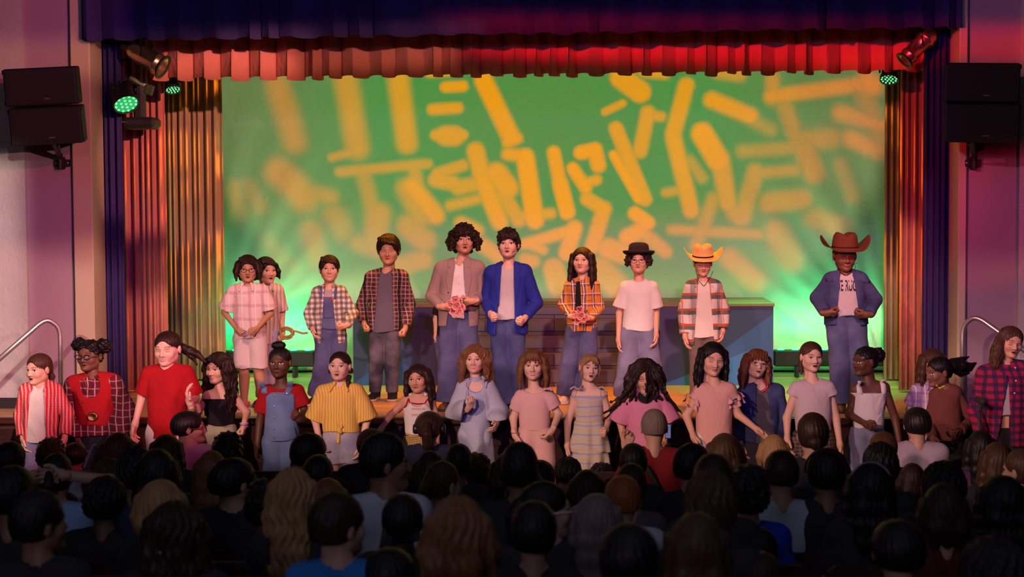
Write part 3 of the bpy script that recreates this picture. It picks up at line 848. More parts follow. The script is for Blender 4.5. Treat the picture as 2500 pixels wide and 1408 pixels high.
        c = s.L((px, py))
        for v in me.vertices:
            x, z = c[0]+v.co.x*k, c[2]+v.co.y*k*hscale
            v.co = (x, s.fy(x, z)-t, z)
        me.name = name
        return link_mesh(name, me, mat, s.o)
# ------------------------------------------------------------------ the room
YW = 12.62      # wall around the stage opening
def X_(px, Y, py=700): return at(px, py, Y).x
def Z_(py, Y, px=1250): return at(px, py, Y).z
def struct(name, mb, mat, smooth=False):
    o = mb.build(name, mat, smooth=smooth); o['kind'] = 'structure'; return o
def slab(x0, x1, y0, y1, z0, z1, bev=0):
    return MB().box(((x0+x1)/2, (y0+y1)/2, (z0+z1)/2), (x1-x0, y1-y0, z1-z0), bev=bev)

m_wall = plain('mauve wall paint', (.36, .25, .30), .75, bmp=((6, 6, 6), .15, .01))
m_dark = plain('dark auditorium paint', (.05, .03, .035), .9)
def plaster():
    m, nt, p = new_mat('rough silvery plaster'); p.inputs['Roughness'].default_value = .5
    h = bump(nt, p, (26, 26, 20), .6, .01, 6, distort=.8)
    tc = nd(nt, 'ShaderNodeTexCoord'); nz = nd(nt, 'ShaderNodeTexNoise'); nz.inputs['Scale'].default_value = 2.5; nz.inputs['Detail'].default_value = 6
    nt.links.new(tc.outputs['Object'], nz.inputs['Vector'])
    nt.links.new(mixc(nt, nz.outputs[0], (.36, .33, .31), (.56, .53, .50)), p.inputs['Base Color']); return m
m_plaster = plaster()
m_cream = plain('cream painted trim', (.52, .44, .30), .55)
m_navy = cloth('navy velour', (.045, .030, .13), .2, .85, .2)
m_gold = cloth('gold beige stage fabric', (.50, .36, .22), .1, .8, .35)
m_red = cloth('rose red stage fabric', (.60, .21, .16), .1, .8, .5)
def boards():
    m, nt, p = new_mat('oak stage boards'); p.inputs['Roughness'].default_value = .38
    tc = nd(nt, 'ShaderNodeTexCoord')
    br = nd(nt, 'ShaderNodeTexBrick'); br.inputs['Scale'].default_value = 1; br.inputs['Brick Width'].default_value = 1.6; br.inputs['Row Height'].default_value = .075
    br.inputs['Mortar Size'].default_value = .003; br.offset = .37
    br.inputs['Color1'].default_value = (.50, .30, .15, 1); br.inputs['Color2'].default_value = (.62, .40, .21, 1); br.inputs['Mortar'].default_value = (.08, .04, .02, 1)
    nt.links.new(tc.outputs['Object'], br.inputs['Vector'])
    nz = nd(nt, 'ShaderNodeTexNoise'); nz.inputs['Scale'].default_value = 1; mp = nd(nt, 'ShaderNodeMapping'); mp.inputs['Scale'].default_value = (3, 50, 1)
    nt.links.new(tc.outputs['Object'], mp.inputs[0]); nt.links.new(mp.outputs[0], nz.inputs['Vector'])
    nt.links.new(mixc(nt, mth(nt, 'MULTIPLY', nz.outputs[0], .5), br.outputs[0], (.30, .16, .07)), p.inputs['Base Color']); return m
m_boards = boards()
def wood(name, c1, c2, sc_=(1, 30, 30), rough=.4):
    m, nt, p = new_mat(name); p.inputs['Roughness'].default_value = rough
    h = bump(nt, p, sc_, .2, .004, 4, distort=1.5)
    nt.links.new(mixc(nt, h, c1, c2), p.inputs['Base Color']); return m
m_front = wood('dark red stained wood', (.022, .006, .005), (.07, .018, .012), (1.5, 20, 26))

XL, XR = X_(235, YW), X_(2334, YW)
AUD = 6.2
struct('floor', slab(-AUD, AUD, 8.0, 12.3, -.1, 0), plain('grey vinyl floor', (.05, .035, .03), .5))
# raked part of the auditorium floor
def rake(y): return 0.0 if y >= 8.2 else (8.2-y)*0.165
mb = MB(); ys = [8.2, -4.0]
mb.add([(-AUD, 8.2, 0), (AUD, 8.2, 0), (AUD, -4, rake(-4)), (-AUD, -4, rake(-4)), (-AUD, 8.2, -.1), (AUD, 8.2, -.1), (AUD, -4, rake(-4)-.1), (-AUD, -4, rake(-4)-.1)],
       [(0, 1, 2, 3), (7, 6, 5, 4), (0, 4, 5, 1), (1, 5, 6, 2), (2, 6, 7, 3), (3, 7, 4, 0)])
struct('floor_raked', mb, plain('dark carpet', (.03, .015, .015), .95))
mb = slab(-AUD, AUD, 12.04, 16.2, STAGE-.05, STAGE)
struct('floor_stage', mb, m_boards)
mb = MB(); mb.box((0, 12.03, STAGE/2-.03), (2*AUD, .06, STAGE-.06)); mb.box((0, 12.0, STAGE-.03), (2*AUD, .10, .055), bev=.015)
for x in np.arange(-5.5, 5.6, 1.22): mb.box((x, 11.995, .40), (1.10, .02, .56), bev=.008)
struct('trim_1', mb, m_front)
# proscenium wall left and right, with the header
ZT = 5.9
xwl = X_(72, YW); xwr = X_(2482, YW)
struct('wall_left', slab(xwl, X_(181, YW), YW, YW+.25, STAGE, ZT), m_wall)
struct('wall_right', slab(X_(2358, YW), xwr, YW, YW+.25, STAGE, ZT), m_wall)
mb = slab(X_(184, YW), X_(232, YW), YW-.03, YW+.30, STAGE, ZT, .01); struct('trim_2', mb, m_cream)
mb = slab(X_(2336, YW), X_(2357, YW), YW-.03, YW+.30, STAGE, ZT, .01); struct('trim_3', mb, m_cream)
mb = slab(xwl-1.9, xwl, YW-.05, YW+.2, STAGE+.09, ZT); struct('wall_plaster_left', mb, m_plaster)
mb = slab(xwl-1.9, xwl+.01, YW-.07, YW+.2, STAGE, STAGE+.09); struct('baseboard_left', mb, plain('black rubber base', (.012, .01, .012), .6))
mb = slab(xwr, xwr+1.9, YW-.05, YW+.2, STAGE+.09, ZT); struct('wall_plaster_right', mb, m_plaster)
mb = slab(xwr-.01, xwr+1.9, YW-.07, YW+.2, STAGE, STAGE+.09); struct('baseboard_right', mb, plain('black rubber base', (.012, .01, .012), .6))
struct('wall_header', slab(X_(184, YW), X_(2357, YW), YW+.02, YW+.25, 4.35, ZT), m_wall)
struct('wall_side_left', slab(-AUD-.1, -AUD, -4, 16.2, 0, ZT), m_dark)
struct('wall_side_right', slab(AUD, AUD+.1, -4, 16.2, 0, ZT), m_dark)
struct('wall_stage_back', slab(-AUD, AUD, 16.1, 16.2, 0, ZT), m_dark)
struct('wall_rear', slab(-AUD, AUD, -4.1, -4.0, 0, ZT+1), m_dark)
struct('ceiling', slab(-AUD, AUD, -4, 16.2, ZT+.6, ZT+.7), plain('dark ceiling', (.04, .035, .04), .9))
# thin raised conduit by the trim, and a strip of tape on the right wall
for px, n in ((182.5, 'left'), (2357.5, 'right')):
    o = MB().tube([(X_(px, YW-.01), YW-.02, STAGE+.02), (X_(px, YW-.01), YW-.02, 5.2)], .006, 6).build('conduit', plain('black steel', (.015, .015, .015), .5))
    tag(o, 'thin dark vertical conduit beside the cream trim on the '+n+' of the stage opening', 'conduit')
p0, p1 = at(2400, 386, YW-.006), at(2452, 397, YW-.006)
o = slab(p0.x, p1.x, YW-.006, YW-.001, p1.z, p0.z).build('tape', plain('pale masking tape', (.55, .42, .45), .6))
tag(o, 'short strip of pale tape on the wall under the right loudspeakers', 'tape')

# ------------------------------------------------------------------ drapery
def curtain(name, label, x0, x1, Y, z0, z1, nf, amp, mat, seed=0, scal=0.0, group=None, nv=6, flare=.3, irr=1.0, tilt=0.0, jag=0.0):
    r = random.Random(seed); nu = nf*12+1
    ph = [0]; 
    for i in range(nf): ph.append(ph[-1]+1+irr*r.uniform(-.5, .5))
    ph = [p/ph[-1] for p in ph]; am = [r.uniform(.6, 1.25) for _ in range(nf+1)]
    vs = []
    for j in range(nv):
        v = j/(nv-1)
        for i in range(nu):
            k, u = divmod(i, 12); 
            if k == nf: k, u = nf-1, 12
            t = u/12
            fx = ph[k]+(ph[k+1]-ph[k])*t
            a = amp*(am[k]*(1-t)+am[k+1]*t)*(1+flare*(1-v))
            s_ = math.sin(2*PI*t); prof = s_*(1.0-.25*abs(s_))
            x = x0+(x1-x0)*fx+a*.35*math.sin(4*PI*t)
            z = z0+(z1-z0)*v
            if v == 0: z += scal*math.sin(PI*t)**2*am[k]+jag*(r.random()-.5)
            z += tilt*(fx-.5)*(1-v)
            vs.append((x, Y-a*prof, z))
    fs = [(j*nu+i, j*nu+i+1, (j+1)*nu+i+1, (j+1)*nu+i) for j in range(nv-1) for i in range(nu-1)]
    o = MB().add(vs, fs).build(name, mat, smooth=True, solid=.006)
    return tag(o, label, 'curtain', group)
Yv = 12.52
curtain('valance_curtain', 'deep navy gathered valance hanging across the very top of the stage opening', X_(212, Yv), X_(2342, Yv), Yv, Z_(80, Yv), 4.7, 26, .035, m_navy, 3, -.02, tilt=0.02)
Y2 = 13.15
curtain('valance_curtain', 'rose red pleated valance hanging just behind and below the navy one', X_(372, Y2), X_(2265, Y2), Y2, Z_(180, Y2), 4.75, 34, .055, m_red, 5, -.035, irr=.8, tilt=0.0, jag=.004)
Yl = 12.95
curtain('leg_curtain', 'navy velour side curtain at the left edge of the stage opening', X_(226, Yl), X_(303, Yl), Yl, STAGE+.02, 4.7, 5, .035, m_navy, 8)
curtain('leg_curtain', 'navy velour side curtain at the right edge of the stage opening', X_(2252, Yl), X_(2345, Yl), Yl, STAGE+.02, 4.7, 6, .035, m_navy, 9)
Ym = 13.75
curtain('leg_curtain', 'rust coloured pleated side curtain just inside the left navy one', X_(288, Ym), X_(408, Ym), Ym, STAGE+.02, 4.7, 7, .05, m_red, 12)
curtain('leg_curtain', 'rust coloured pleated side curtain just inside the right navy one', X_(2196, Ym), X_(2275, Ym), Ym, STAGE+.02, 4.7, 5, .05, m_red, 13)
Yg = 14.7
curtain('leg_curtain', 'gold pleated side curtain standing left of the big white cloth', X_(395, Yg), X_(548, Yg), Yg, STAGE+.02, 4.7, 9, .045, m_gold, 15)
curtain('leg_curtain', 'gold pleated side curtain standing right of the big white cloth', X_(2158, Yg), X_(2215, Yg), Yg, STAGE+.02, 4.7, 4, .045, m_gold, 16)
# big pale cloth at the back with real wrinkles pulling to its lower corners
def cyc():
    x0, x1 = X_(520, YCYC), X_(2190, YCYC); z0, z1 = STAGE+.02, 4.6
    nu, nv = 300, 160; vs = []
    rr = random.Random(4)
    for j in range(nv):
        z = z0+(z1-z0)*j/(nv-1)
        for i in range(nu):
            x = x0+(x1-x0)*i/(nu-1); y = YCYC
            for cx, s in ((x0+.1, 1), (x1-.1, -1)):
                dx, dz = (x-cx)*s, z-(z0-.1); r = math.hypot(dx, dz); a = math.atan2(dz, dx)
                y += .034*math.exp(-r/1.1)*(math.sin(a*19+1.4*math.sin(r*3))+.6*math.sin(a*43+r*4))*min(1, r*2)
            y += .010*math.exp(-(z-z0)/.8)*mnoise.noise(Vector((x*5, z*3.2, 0)))*2
            vs.append((x, y, z))
    fs = [(j*nu+i, j*nu+i+1, (j+1)*nu+i+1, (j+1)*nu+i) for j in range(nv-1) for i in range(nu-1)]
    m, nt, p = new_mat('white muslin'); p.inputs['Base Color'].default_value = (.82, .80, .76, 1); p.inputs['Roughness'].default_value = .75
    p.inputs['Specular IOR Level'].default_value = .2
    bump(nt, p, (7, 7, 11), .35, .02, 4, distort=1.0)
    o = MB().add(vs, fs).build('backcloth', m, smooth=True, solid=.003)
    tag(o, 'huge pale cloth at the back of the stage, washed green with amber shapes', 'backcloth')
cyc()

# ------------------------------------------------------------------ the projector with its broken-letter pattern on the cloth
def gobo(loc, power):
    D = YCYC-loc[1]
    l = bpy.data.lights.new('pattern_projector_beam', 'SPOT'); l.energy = power; l.spot_size = math.radians(150); l.spot_blend = .05; l.shadow_soft_size = .01
    o = bpy.data.objects.new('pattern_projector_beam', l); C.objects.link(o); o.location = loc; o.rotation_euler = (PI/2, 0, 0)
    l.use_nodes = True; nt = l.node_tree; em = nt.nodes['Emission']; L = nt.links
    tc = nd(nt, 'ShaderNodeTexCoord'); sp = nd(nt, 'ShaderNodeSeparateXYZ'); L.new(tc.outputs['Normal'], sp.inputs[0])
    nz = mth(nt, 'MULTIPLY', sp.outputs[2], -1.0)
    u = mth(nt, 'DIVIDE', sp.outputs[0], nz); v = mth(nt, 'DIVIDE', sp.outputs[1], nz)
    cb = nd(nt, 'ShaderNodeCombineXYZ'); L.new(u, cb.inputs[0]); L.new(v, cb.inputs[1]); P = cb.outputs[0]
    def uv(px, py): q = at(px, py, YCYC); return ((q.x-loc[0])/D, (q.z-loc[2])/D)
    k = YCYC/FPX/D    # pattern units per photo pixel
    cur = None
    for (x1, y1, x2, y2, w_, b_, I_) in SHAPES:
        a, b = uv(x1, y1), uv(x2, y2)
        mp = nd(nt, 'ShaderNodeMapping', vector_type='TEXTURE')
        mp.inputs['Location'].default_value = ((a[0]+b[0])/2, (a[1]+b[1])/2, 0)
        mp.inputs['Rotation'].default_value = (0, 0, math.atan2(b[1]-a[1], b[0]-a[0]))
        if cur is None: L.new(P, mp.inputs[0])
        else:       # chained so that the long node list is worked through one shape at a time
            ch = nd(nt, 'ShaderNodeVectorMath', operation='MULTIPLY_ADD'); L.new(cur, ch.inputs[0]); ch.inputs[1].default_value = (1e-7, 0, 0); L.new(P, ch.inputs[2]); L.new(ch.outputs[0], mp.inputs[0])
        Ln = math.hypot(b[0]-a[0], b[1]-a[1])/2
        ab = nd(nt, 'ShaderNodeVectorMath', operation='ABSOLUTE'); L.new(mp.outputs[0], ab.inputs[0])
        sb = nd(nt, 'ShaderNodeVectorMath', operation='SUBTRACT'); L.new(ab.outputs[0], sb.inputs[0]); sb.inputs[1].default_value = (Ln, 0, 0)
        mx = nd(nt, 'ShaderNodeVectorMath', operation='MAXIMUM'); L.new(sb.outputs[0], mx.inputs[0]); mx.inputs[1].default_value = (0, 0, 0)
        ln = nd(nt, 'ShaderNodeVectorMath', operation='LENGTH'); L.new(mx.outputs[0], ln.inputs[0])
        mr = nd(nt, 'ShaderNodeMapRange', interpolation_type='SMOOTHSTEP')
        mr.inputs['From Min'].default_value = max(0, (w_-b_))*k; mr.inputs['From Max'].default_value = (w_+b_)*k
        mr.inputs['To Min'].default_value = I_; mr.inputs['To Max'].default_value = 0
        L.new(ln.outputs['Value'], mr.inputs[0])
        cur = mr.outputs[0] if cur is None else mth(nt, 'MAXIMUM', cur, mr.outputs[0])
    # round field of the projector and its colour fringe
    c = uv(1330, 250)
    mp = nd(nt, 'ShaderNodeMapping', vector_type='TEXTURE'); mp.inputs['Location'].default_value = (c[0], c[1], 0); mp.inputs['Scale'].default_value = (k*865, k*640, 1)
    L.new(P, mp.inputs[0]); ln = nd(nt, 'ShaderNodeVectorMath', operation='LENGTH'); L.new(mp.outputs[0], ln.inputs[0]); r = ln.outputs['Value']
    edge = nd(nt, 'ShaderNodeMapRange', interpolation_type='SMOOTHSTEP'); edge.inputs['From Min'].default_value = .93; edge.inputs['From Max'].default_value = 1.02
    edge.inputs['To Min'].default_value = 1; edge.inputs['To Max'].default_value = 0; L.new(r, edge.inputs[0])
    fr = nd(nt, 'ShaderNodeMapRange', interpolation_type='SMOOTHSTEP'); fr.inputs['From Min'].default_value = .35; fr.inputs['From Max'].default_value = 1.0; L.new(r, fr.inputs[0])
    amber = mixc(nt, fr.outputs[0], (1.0, .38, .0), (1.0, .27, .06))
    green = mixc(nt, fr.outputs[0], (.0, .30, .07), (.15, .24, .10))
    col = mixc(nt, cur, green, amber)
    # even out the fall-off towards the sides
    g2 = mth(nt, 'ADD', mth(nt, 'ADD', mth(nt, 'MULTIPLY', u, u), mth(nt, 'MULTIPLY', v, v)), 1.0)
    gain = mth(nt, 'POWER', g2, 1.62)
    dim = nd(nt, 'ShaderNodeMapRange'); dim.inputs['From Min'].default_value = .45; dim.inputs['From Max'].default_value = 1.0; dim.inputs['To Min'].default_value = 1; dim.inputs['To Max'].default_value = .66; L.new(r, dim.inputs[0])
    gain = mth(nt, 'MULTIPLY', mth(nt, 'MULTIPLY', mth(nt, 'MINIMUM', gain, 22.0), edge.outputs[0]), dim.outputs[0])
    L.new(col, em.inputs['Color']); L.new(gain, em.inputs['Strength'])
    return o
def c1(a, b, c_, d, w_, bl=9, I_=.95):   # from the left crop
    return (540+a/2.56, 150+b/2.56, 540+c_/2.56, 150+d/2.56, w_, bl, I_)
def c2(a, b, c_, d, w_, bl=9, I_=.95):
    return (1340+a/2.56, 150+b/2.56, 1340+c_/2.56, 150+d/2.56, w_, bl, I_)
SHAPES = [c1(350, 140, 460, 500, 28, 22, .55), c1(770, 60, 850, 540, 28, 18, .62), c1(690, 600, 900, 545, 10, 9, .6), c1(1100, 60, 1160, 510, 25, 14, .72),
    c1(1400, 160, 1510, 155, 13, 7, .9), c1(1320, 300, 1480, 290, 13, 8, .85), c1(1340, 460, 1510, 460, 13, 7, .8), c1(1400, 465, 1460, 465, 24, 8, .8),
    c1(1300, 75, 1440, 65, 10, 7, .85), c1(1640, 120, 1810, 470, 22, 9, .95), c1(1790, 505, 1850, 480, 14, 8, .9),
    c1(740, 690, 1290, 640, 12, 8, .6), c1(890, 700, 950, 960, 18, 14, .5), c1(1200, 660, 1230, 780, 16, 12, .6), c1(1190, 780, 1340, 960, 22, 12, .9), c1(1150, 790, 1240, 980, 22, 16, .6),
    c1(360, 690, 520, 850, 34, 22, .62), c1(520, 800, 690, 850, 18, 16, .5), c1(980, 960, 960, 1130, 30, 18, .6), c1(1170, 1030, 1270, 1120, 28, 16, .6), c1(1200, 1000, 1280, 990, 16, 14, .5),
    c1(1350, 700, 1510, 650, 14, 8, .7), c1(1340, 740, 1450, 760, 18, 10, .75), c1(1480, 790, 1570, 770, 18, 10, .7), c1(1430, 900, 1600, 860, 12, 10, .7), c1(1590, 560, 1640, 760, 21, 9, .85),
    c1(1640, 760, 1740, 1000, 21, 9, .9), c1(1720, 700, 1790, 790, 26, 10, .88), c1(1760, 830, 1860, 990, 18, 9, .75), c1(1790, 580, 1900, 590, 15, 9, .9), c1(1900, 600, 1960, 990, 22, 8, 1.0), c1(1900, 960, 2060, 950, 13, 8, .8),
    c1(560, 1060, 600, 1220, 26, 20, .5), c1(170, 780, 230, 900, 20, 18, .35), c1(700, 960, 760, 1060, 26, 20, .45), c1(850, 1130, 1030, 1200, 20, 16, .5), c1(300, 1150, 420, 1300, 24, 20, .3), c1(90, 800, 110, 950, 22, 18, .4),
    c1(1500, 1010, 1600, 1060, 16, 10, .8), c1(1900, 1140, 2150, 1070, 14, 8, .9), c1(1920, 1140, 2010, 1180, 12, 8, .85), c1(1080, 1290, 1260, 1240, 24, 14, .6), c1(1640, 1150, 1760, 1240, 18, 10, .8), c1(1900, 1240, 1950, 1250, 16, 10, .8),
    c2(450, 100, 570, 190, 26, 8, .85), c2(600, 60, 720, 70, 16, 8, .75), c2(350, 315, 460, 262, 9, 6, .8), c2(620, 320, 570, 560, 17, 8, .8), c2(600, 330, 700, 345, 12, 8, .75),
    c2(860, 150, 775, 460, 19, 8, .82), c2(1060, 60, 1190, 80, 18, 12, .6), c2(420, 420, 600, 860, 17, 7, .85), c2(405, 585, 560, 860, 11, 6, 1.05), c2(780, 480, 890, 930, 19, 9, .85), c2(880, 620, 960, 730, 13, 10, .5),
    c2(30, 570, 70, 760, 16, 7, .98), c2(70, 760, 115, 940, 19, 7, 1.02), c2(150, 670, 230, 790, 15, 7, 1.0), c2(200, 570, 290, 550, 17, 7, 1.0), c2(290, 560, 310, 650, 18, 7, .95), c2(230, 760, 300, 740, 12, 7, .9),
    c2(240, 860, 340, 920, 17, 7, .85), c2(345, 920, 270, 1160, 18, 8, .88), c2(0, 1090, 160, 1040, 11, 7, .9), c2(160, 1040, 110, 1200, 19, 8, .95), c2(540, 950, 620, 1010, 17, 7, .98), c2(490, 1100, 570, 1060, 20, 8, .95),
    c2(600, 1080, 730, 1190, 16, 9, .75), c2(370, 1170, 450, 1200, 26, 9, .85), c2(30, 1300, 60, 1400, 26, 9, .8), c2(330, 1300, 420, 1400, 30, 14, .75),
    c2(730, 820, 840, 800, 11, 8, .6), c2(770, 1050, 1310, 1080, 12, 9, .62), c2(1030, 860, 920, 1150, 16, 11, .55), c2(960, 450, 1060, 620, 26, 9, .95), c2(1070, 600, 1120, 880, 21, 10, .75), c2(1290, 690, 1210, 980, 20, 12, .6),
    c2(1160, 940, 1200, 980, 20, 12, .6), c2(1020, 240, 1260, 340, 19, 11, .9), c2(1240, 350, 1390, 430, 14, 14, .4), c2(1390, 220, 2040, 130, 17, 11, .8), c2(1400, 110, 1400, 230, 17, 12, .6), c2(1990, 130, 2020, 150, 26, 16, .9),
    c2(1470, 260, 1560, 520, 18, 14, .5), c2(1210, 560, 1560, 540, 15, 12, .45), c2(1560, 500, 1760, 480, 24, 16, .5), c2(1600, 560, 1660, 700, 24, 16, .6), c2(1290, 700, 1540, 680, 13, 11, .55), c2(1380, 880, 1580, 860, 24, 14, .6),
    c2(1820, 320, 2080, 400, 18, 16, .7), c2(1880, 480, 2070, 560, 20, 16, .7), c2(1960, 170, 2080, 500, 20, 18, .5), c2(1660, 980, 1860, 1060, 24, 18, .55), c2(1430, 1080, 1520, 1240, 30, 18, .6), c2(1130, 1230, 1300, 1380, 24, 15, .65), c2(1820, 640, 1900, 850, 16, 14, .35)]
gobo((X_(1330, 13.35), 13.36, 3.98), 165)
# green strip lights on the floor wash the foot of the cloth
YB = 15.05
def led_bar(px0, px1, label):
    x0, x1 = X_(px0, YB), X_(px1, YB); c = (x0+x1)/2; L_ = x1-x0
    root = empty('led_batten', (c, YB, STAGE), label, 'stage light')
    m = plain('matt black metal', (.012, .012, .014), .5)
    MB().box((0, 0, .19), (L_, .12, .16), bev=.012).build('housing', m, root)
    mb = MB()
    for s in (-1, 1): mb.box((s*L_*.3, 0, .055), (.03, .16, .11), bev=.004)
    mb.build('bracket', m, root)
    n = max(3, int(L_/.14)); mb = MB()
    for i in range(n): mb.lathe([(.035, 0), (.03, .012), (0, .018)], 12, ((i+.5)/n*L_-L_/2, 0, .268))
    mb.build('lens', plain('green lit lens', (.1, .5, .3), .2, emit=(.05, 1, .35), es=3), root)
    return x0, x1
a, b = led_bar(520, 768, 'black LED batten lying on the boards at the left foot of the cloth'); bars = [(a, b)]
bars.append(led_bar(1889, 2172, 'black LED batten lying on the boards at the right foot of the cloth'))
for k, (a, b) in enumerate(bars):
    area('batten_glow', ((a+b)/2, YB+.02, STAGE+.30), ((a+b)/2, YCYC-.05, STAGE+.8), (8.0, 6.0)[k], (.0, 1.0, .22), b-a, .08)
    n = 5 if k else 4
    for i in range(n):
        x = a+(b-a)*(i+.5)/n
        spot('batten_spot', (x, YB+.06, STAGE+.29), (x+random.uniform(-.08, .08), YCYC, STAGE+.6), 5.0, (.05, 1.0, .40), 62, .9, .02)
area('batten_glow', (X_(1330, YB), 15.32, STAGE+.8), (X_(1330, YB), YCYC, STAGE+1.6), 1.6, (.35, 1.0, .12), 4.2, .08)
# top wash in green on floor sides
for x in (-3.4, 2.3):
    spot('green_wash', (x, 13.6, 4.5), (x*.85, 14.2, STAGE), 650, (.05, 1.0, .22), 44, .7, .05)

# ------------------------------------------------------------------ platform with steps on the stage
YP = 14.3
px0, px1 = X_(862, YP, 840), X_(1888, YP, 840); xs0, xs1 = X_(1072, YP, 840), X_(1611, YP, 840); HP = .78; YPB = 15.2
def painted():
    m, nt, p = new_mat('blue plywood with paler triangles'); p.inputs['Roughness'].default_value = .6
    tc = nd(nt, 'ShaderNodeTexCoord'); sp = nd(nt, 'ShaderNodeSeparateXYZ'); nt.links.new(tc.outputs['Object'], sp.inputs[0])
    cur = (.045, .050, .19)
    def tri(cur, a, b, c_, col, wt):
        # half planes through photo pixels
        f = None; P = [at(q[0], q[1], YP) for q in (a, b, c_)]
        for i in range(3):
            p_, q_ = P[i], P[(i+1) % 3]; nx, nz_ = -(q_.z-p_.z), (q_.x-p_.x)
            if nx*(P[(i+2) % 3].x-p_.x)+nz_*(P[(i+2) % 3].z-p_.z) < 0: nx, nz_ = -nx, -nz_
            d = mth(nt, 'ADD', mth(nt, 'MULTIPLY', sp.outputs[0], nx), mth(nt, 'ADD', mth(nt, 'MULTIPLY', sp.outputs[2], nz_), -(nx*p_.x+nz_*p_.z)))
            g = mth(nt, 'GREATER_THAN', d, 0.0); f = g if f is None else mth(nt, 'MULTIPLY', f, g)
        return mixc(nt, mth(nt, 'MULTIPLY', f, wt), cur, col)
    cur = tri(cur, (1640, 945), (1895, 760), (1895, 945), (.05, .11, .42), .8)  # paler blue triangles over the dark blue base colour
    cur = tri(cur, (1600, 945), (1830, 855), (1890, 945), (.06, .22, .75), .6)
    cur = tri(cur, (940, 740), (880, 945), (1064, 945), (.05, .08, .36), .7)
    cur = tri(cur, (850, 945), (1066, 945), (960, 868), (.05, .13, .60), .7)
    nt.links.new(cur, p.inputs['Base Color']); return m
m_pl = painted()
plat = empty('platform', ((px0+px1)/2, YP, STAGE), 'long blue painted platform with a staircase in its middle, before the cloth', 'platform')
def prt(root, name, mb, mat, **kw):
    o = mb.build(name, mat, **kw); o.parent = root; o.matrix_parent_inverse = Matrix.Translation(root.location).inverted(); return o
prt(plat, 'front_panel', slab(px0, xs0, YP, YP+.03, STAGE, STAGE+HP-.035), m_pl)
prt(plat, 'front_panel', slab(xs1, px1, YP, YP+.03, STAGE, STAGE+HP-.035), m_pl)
mb = slab(px0, px0+.03, YP+.032, YPB, STAGE, STAGE+HP-.035); mb.box(((px1-.015), (YP+YPB)/2+.016, STAGE+(HP-.035)/2), (.03, YPB-YP-.032, HP-.035))
prt(plat, 'side_panel', mb, plain('dark blue paint', (.04, .035, .1), .6))
prt(plat, 'deck', MB().box(((px0+px1)/2, YP+.62, STAGE+HP-.0175+.001), (px1-px0+.02, YPB-YP-.3, .035), bev=.006).box(((px0+xs0)/2-.01, YP+.14, STAGE+HP-.0175), (xs0-px0, .30, .035), bev=.006).box(((xs1+px1)/2+.01, YP+.14, STAGE+HP-.0175), (px1-xs1, .30, .035), bev=.006),
    wood('worn plywood deck', (.20, .15, .09), (.34, .26, .15), (3, 20, 10)))
m_step = None
def blocks():
    m, nt, p = new_mat('grey painted step risers'); p.inputs['Roughness'].default_value = .7
    tc = nd(nt, 'ShaderNodeTexCoord'); mp = nd(nt, 'ShaderNodeMapping'); mp.inputs['Rotation'].default_value = (PI/2, 0, 0)
    nt.links.new(tc.outputs['Object'], mp.inputs[0])
    br = nd(nt, 'ShaderNodeTexBrick'); br.inputs['Scale'].default_value = 1; br.inputs['Brick Width'].default_value = .66; br.inputs['Row Height'].default_value = .156; br.inputs['Mortar Size'].default_value = .004
    br.inputs['Color1'].default_value = (.13, .14, .21, 1); br.inputs['Color2'].default_value = (.17, .18, .26, 1); br.inputs['Mortar'].default_value = (.02, .015, .03, 1)
    nt.links.new(mp.outputs[0], br.inputs['Vector']); nt.links.new(br.outputs[0], p.inputs['Base Color']); return m
m_step = blocks()
for i in range(5):
    y = YP-.10+i*.075; z0, z1 = STAGE+i*HP/5, STAGE+(i+1)*HP/5
    if i == 4: z1 -= .036
    mb = slab(xs0+.002, xs1-.002, y, YP+.45, z0+.001, z1-.012)
    s_ = prt(plat, 'step', mb, m_step)
    mb = slab(xs0+.002, xs1-.002, y-.006, y+.1, z1-.012, z1)
    o = mb.build('tread_edge', wood('bare wood nosing', (.14, .09, .05), (.24, .15, .08), (3, 20, 10))); o.parent = s_; 
    o.matrix_parent_inverse = s_.matrix_world.inverted() if False else Matrix.Identity(4)
    
# ------------------------------------------------------------------ handrails by the stage steps
def rail(name, pts, label):
    P = [at(px, py, y) for px, py, y in pts]; out = []
    # round the bends
    for i, p in enumerate(P):
        if 0 < i < len(P)-1:
            a, b = P[i-1], P[i+1]; d1 = min(.09, (a-p).length*.4); d2 = min(.09, (b-p).length*.4)
            q0 = p+(a-p).normalized()*d1; q1 = p+(b-p).normalized()*d2
            out += [(q0*(1-t)**2+p*2*t*(1-t)+q1*t*t) for t in np.linspace(0, 1, 9)]
        else: out.append(p)
    out[-1].z = 0 if out[-1].z < .5 else STAGE
    o = MB().tube(out, .020, 14).build(name, plain('brushed stainless steel', (.72, .66, .64), .34, .85), smooth=True)
    return tag(o, label, 'handrail')
rail('handrail', [(-80, 945, 11.45), (112, 776, 11.80), (147, 800, 11.86), (149, 1150, 11.86)], 'stainless steel handrail sloping up at the far left of the stage')
rail('handrail', [(2600, 925, 11.45), (2382, 770, 11.80), (2350, 795, 11.86), (2349, 1150, 11.86)], 'stainless steel handrail sloping down at the far right of the stage')
for sx, n in ((-1, 'left'), (1, 'right')):
    xc = X_(-95 if sx < 0 else 2655, 11.8)
    root = empty('stage_steps', (xc, 11.96, 0), 'dark wooden flight of steps up to the '+n+' end of the stage', 'steps')
    for i in range(5):
        y1 = 11.96-(4-i)*.2
        prt(root, 'step', slab(xc-.5, xc+.5, y1-.2, y1 if i < 4 else 11.96, i*.172, (i+1)*.172-.02), m_front)
    
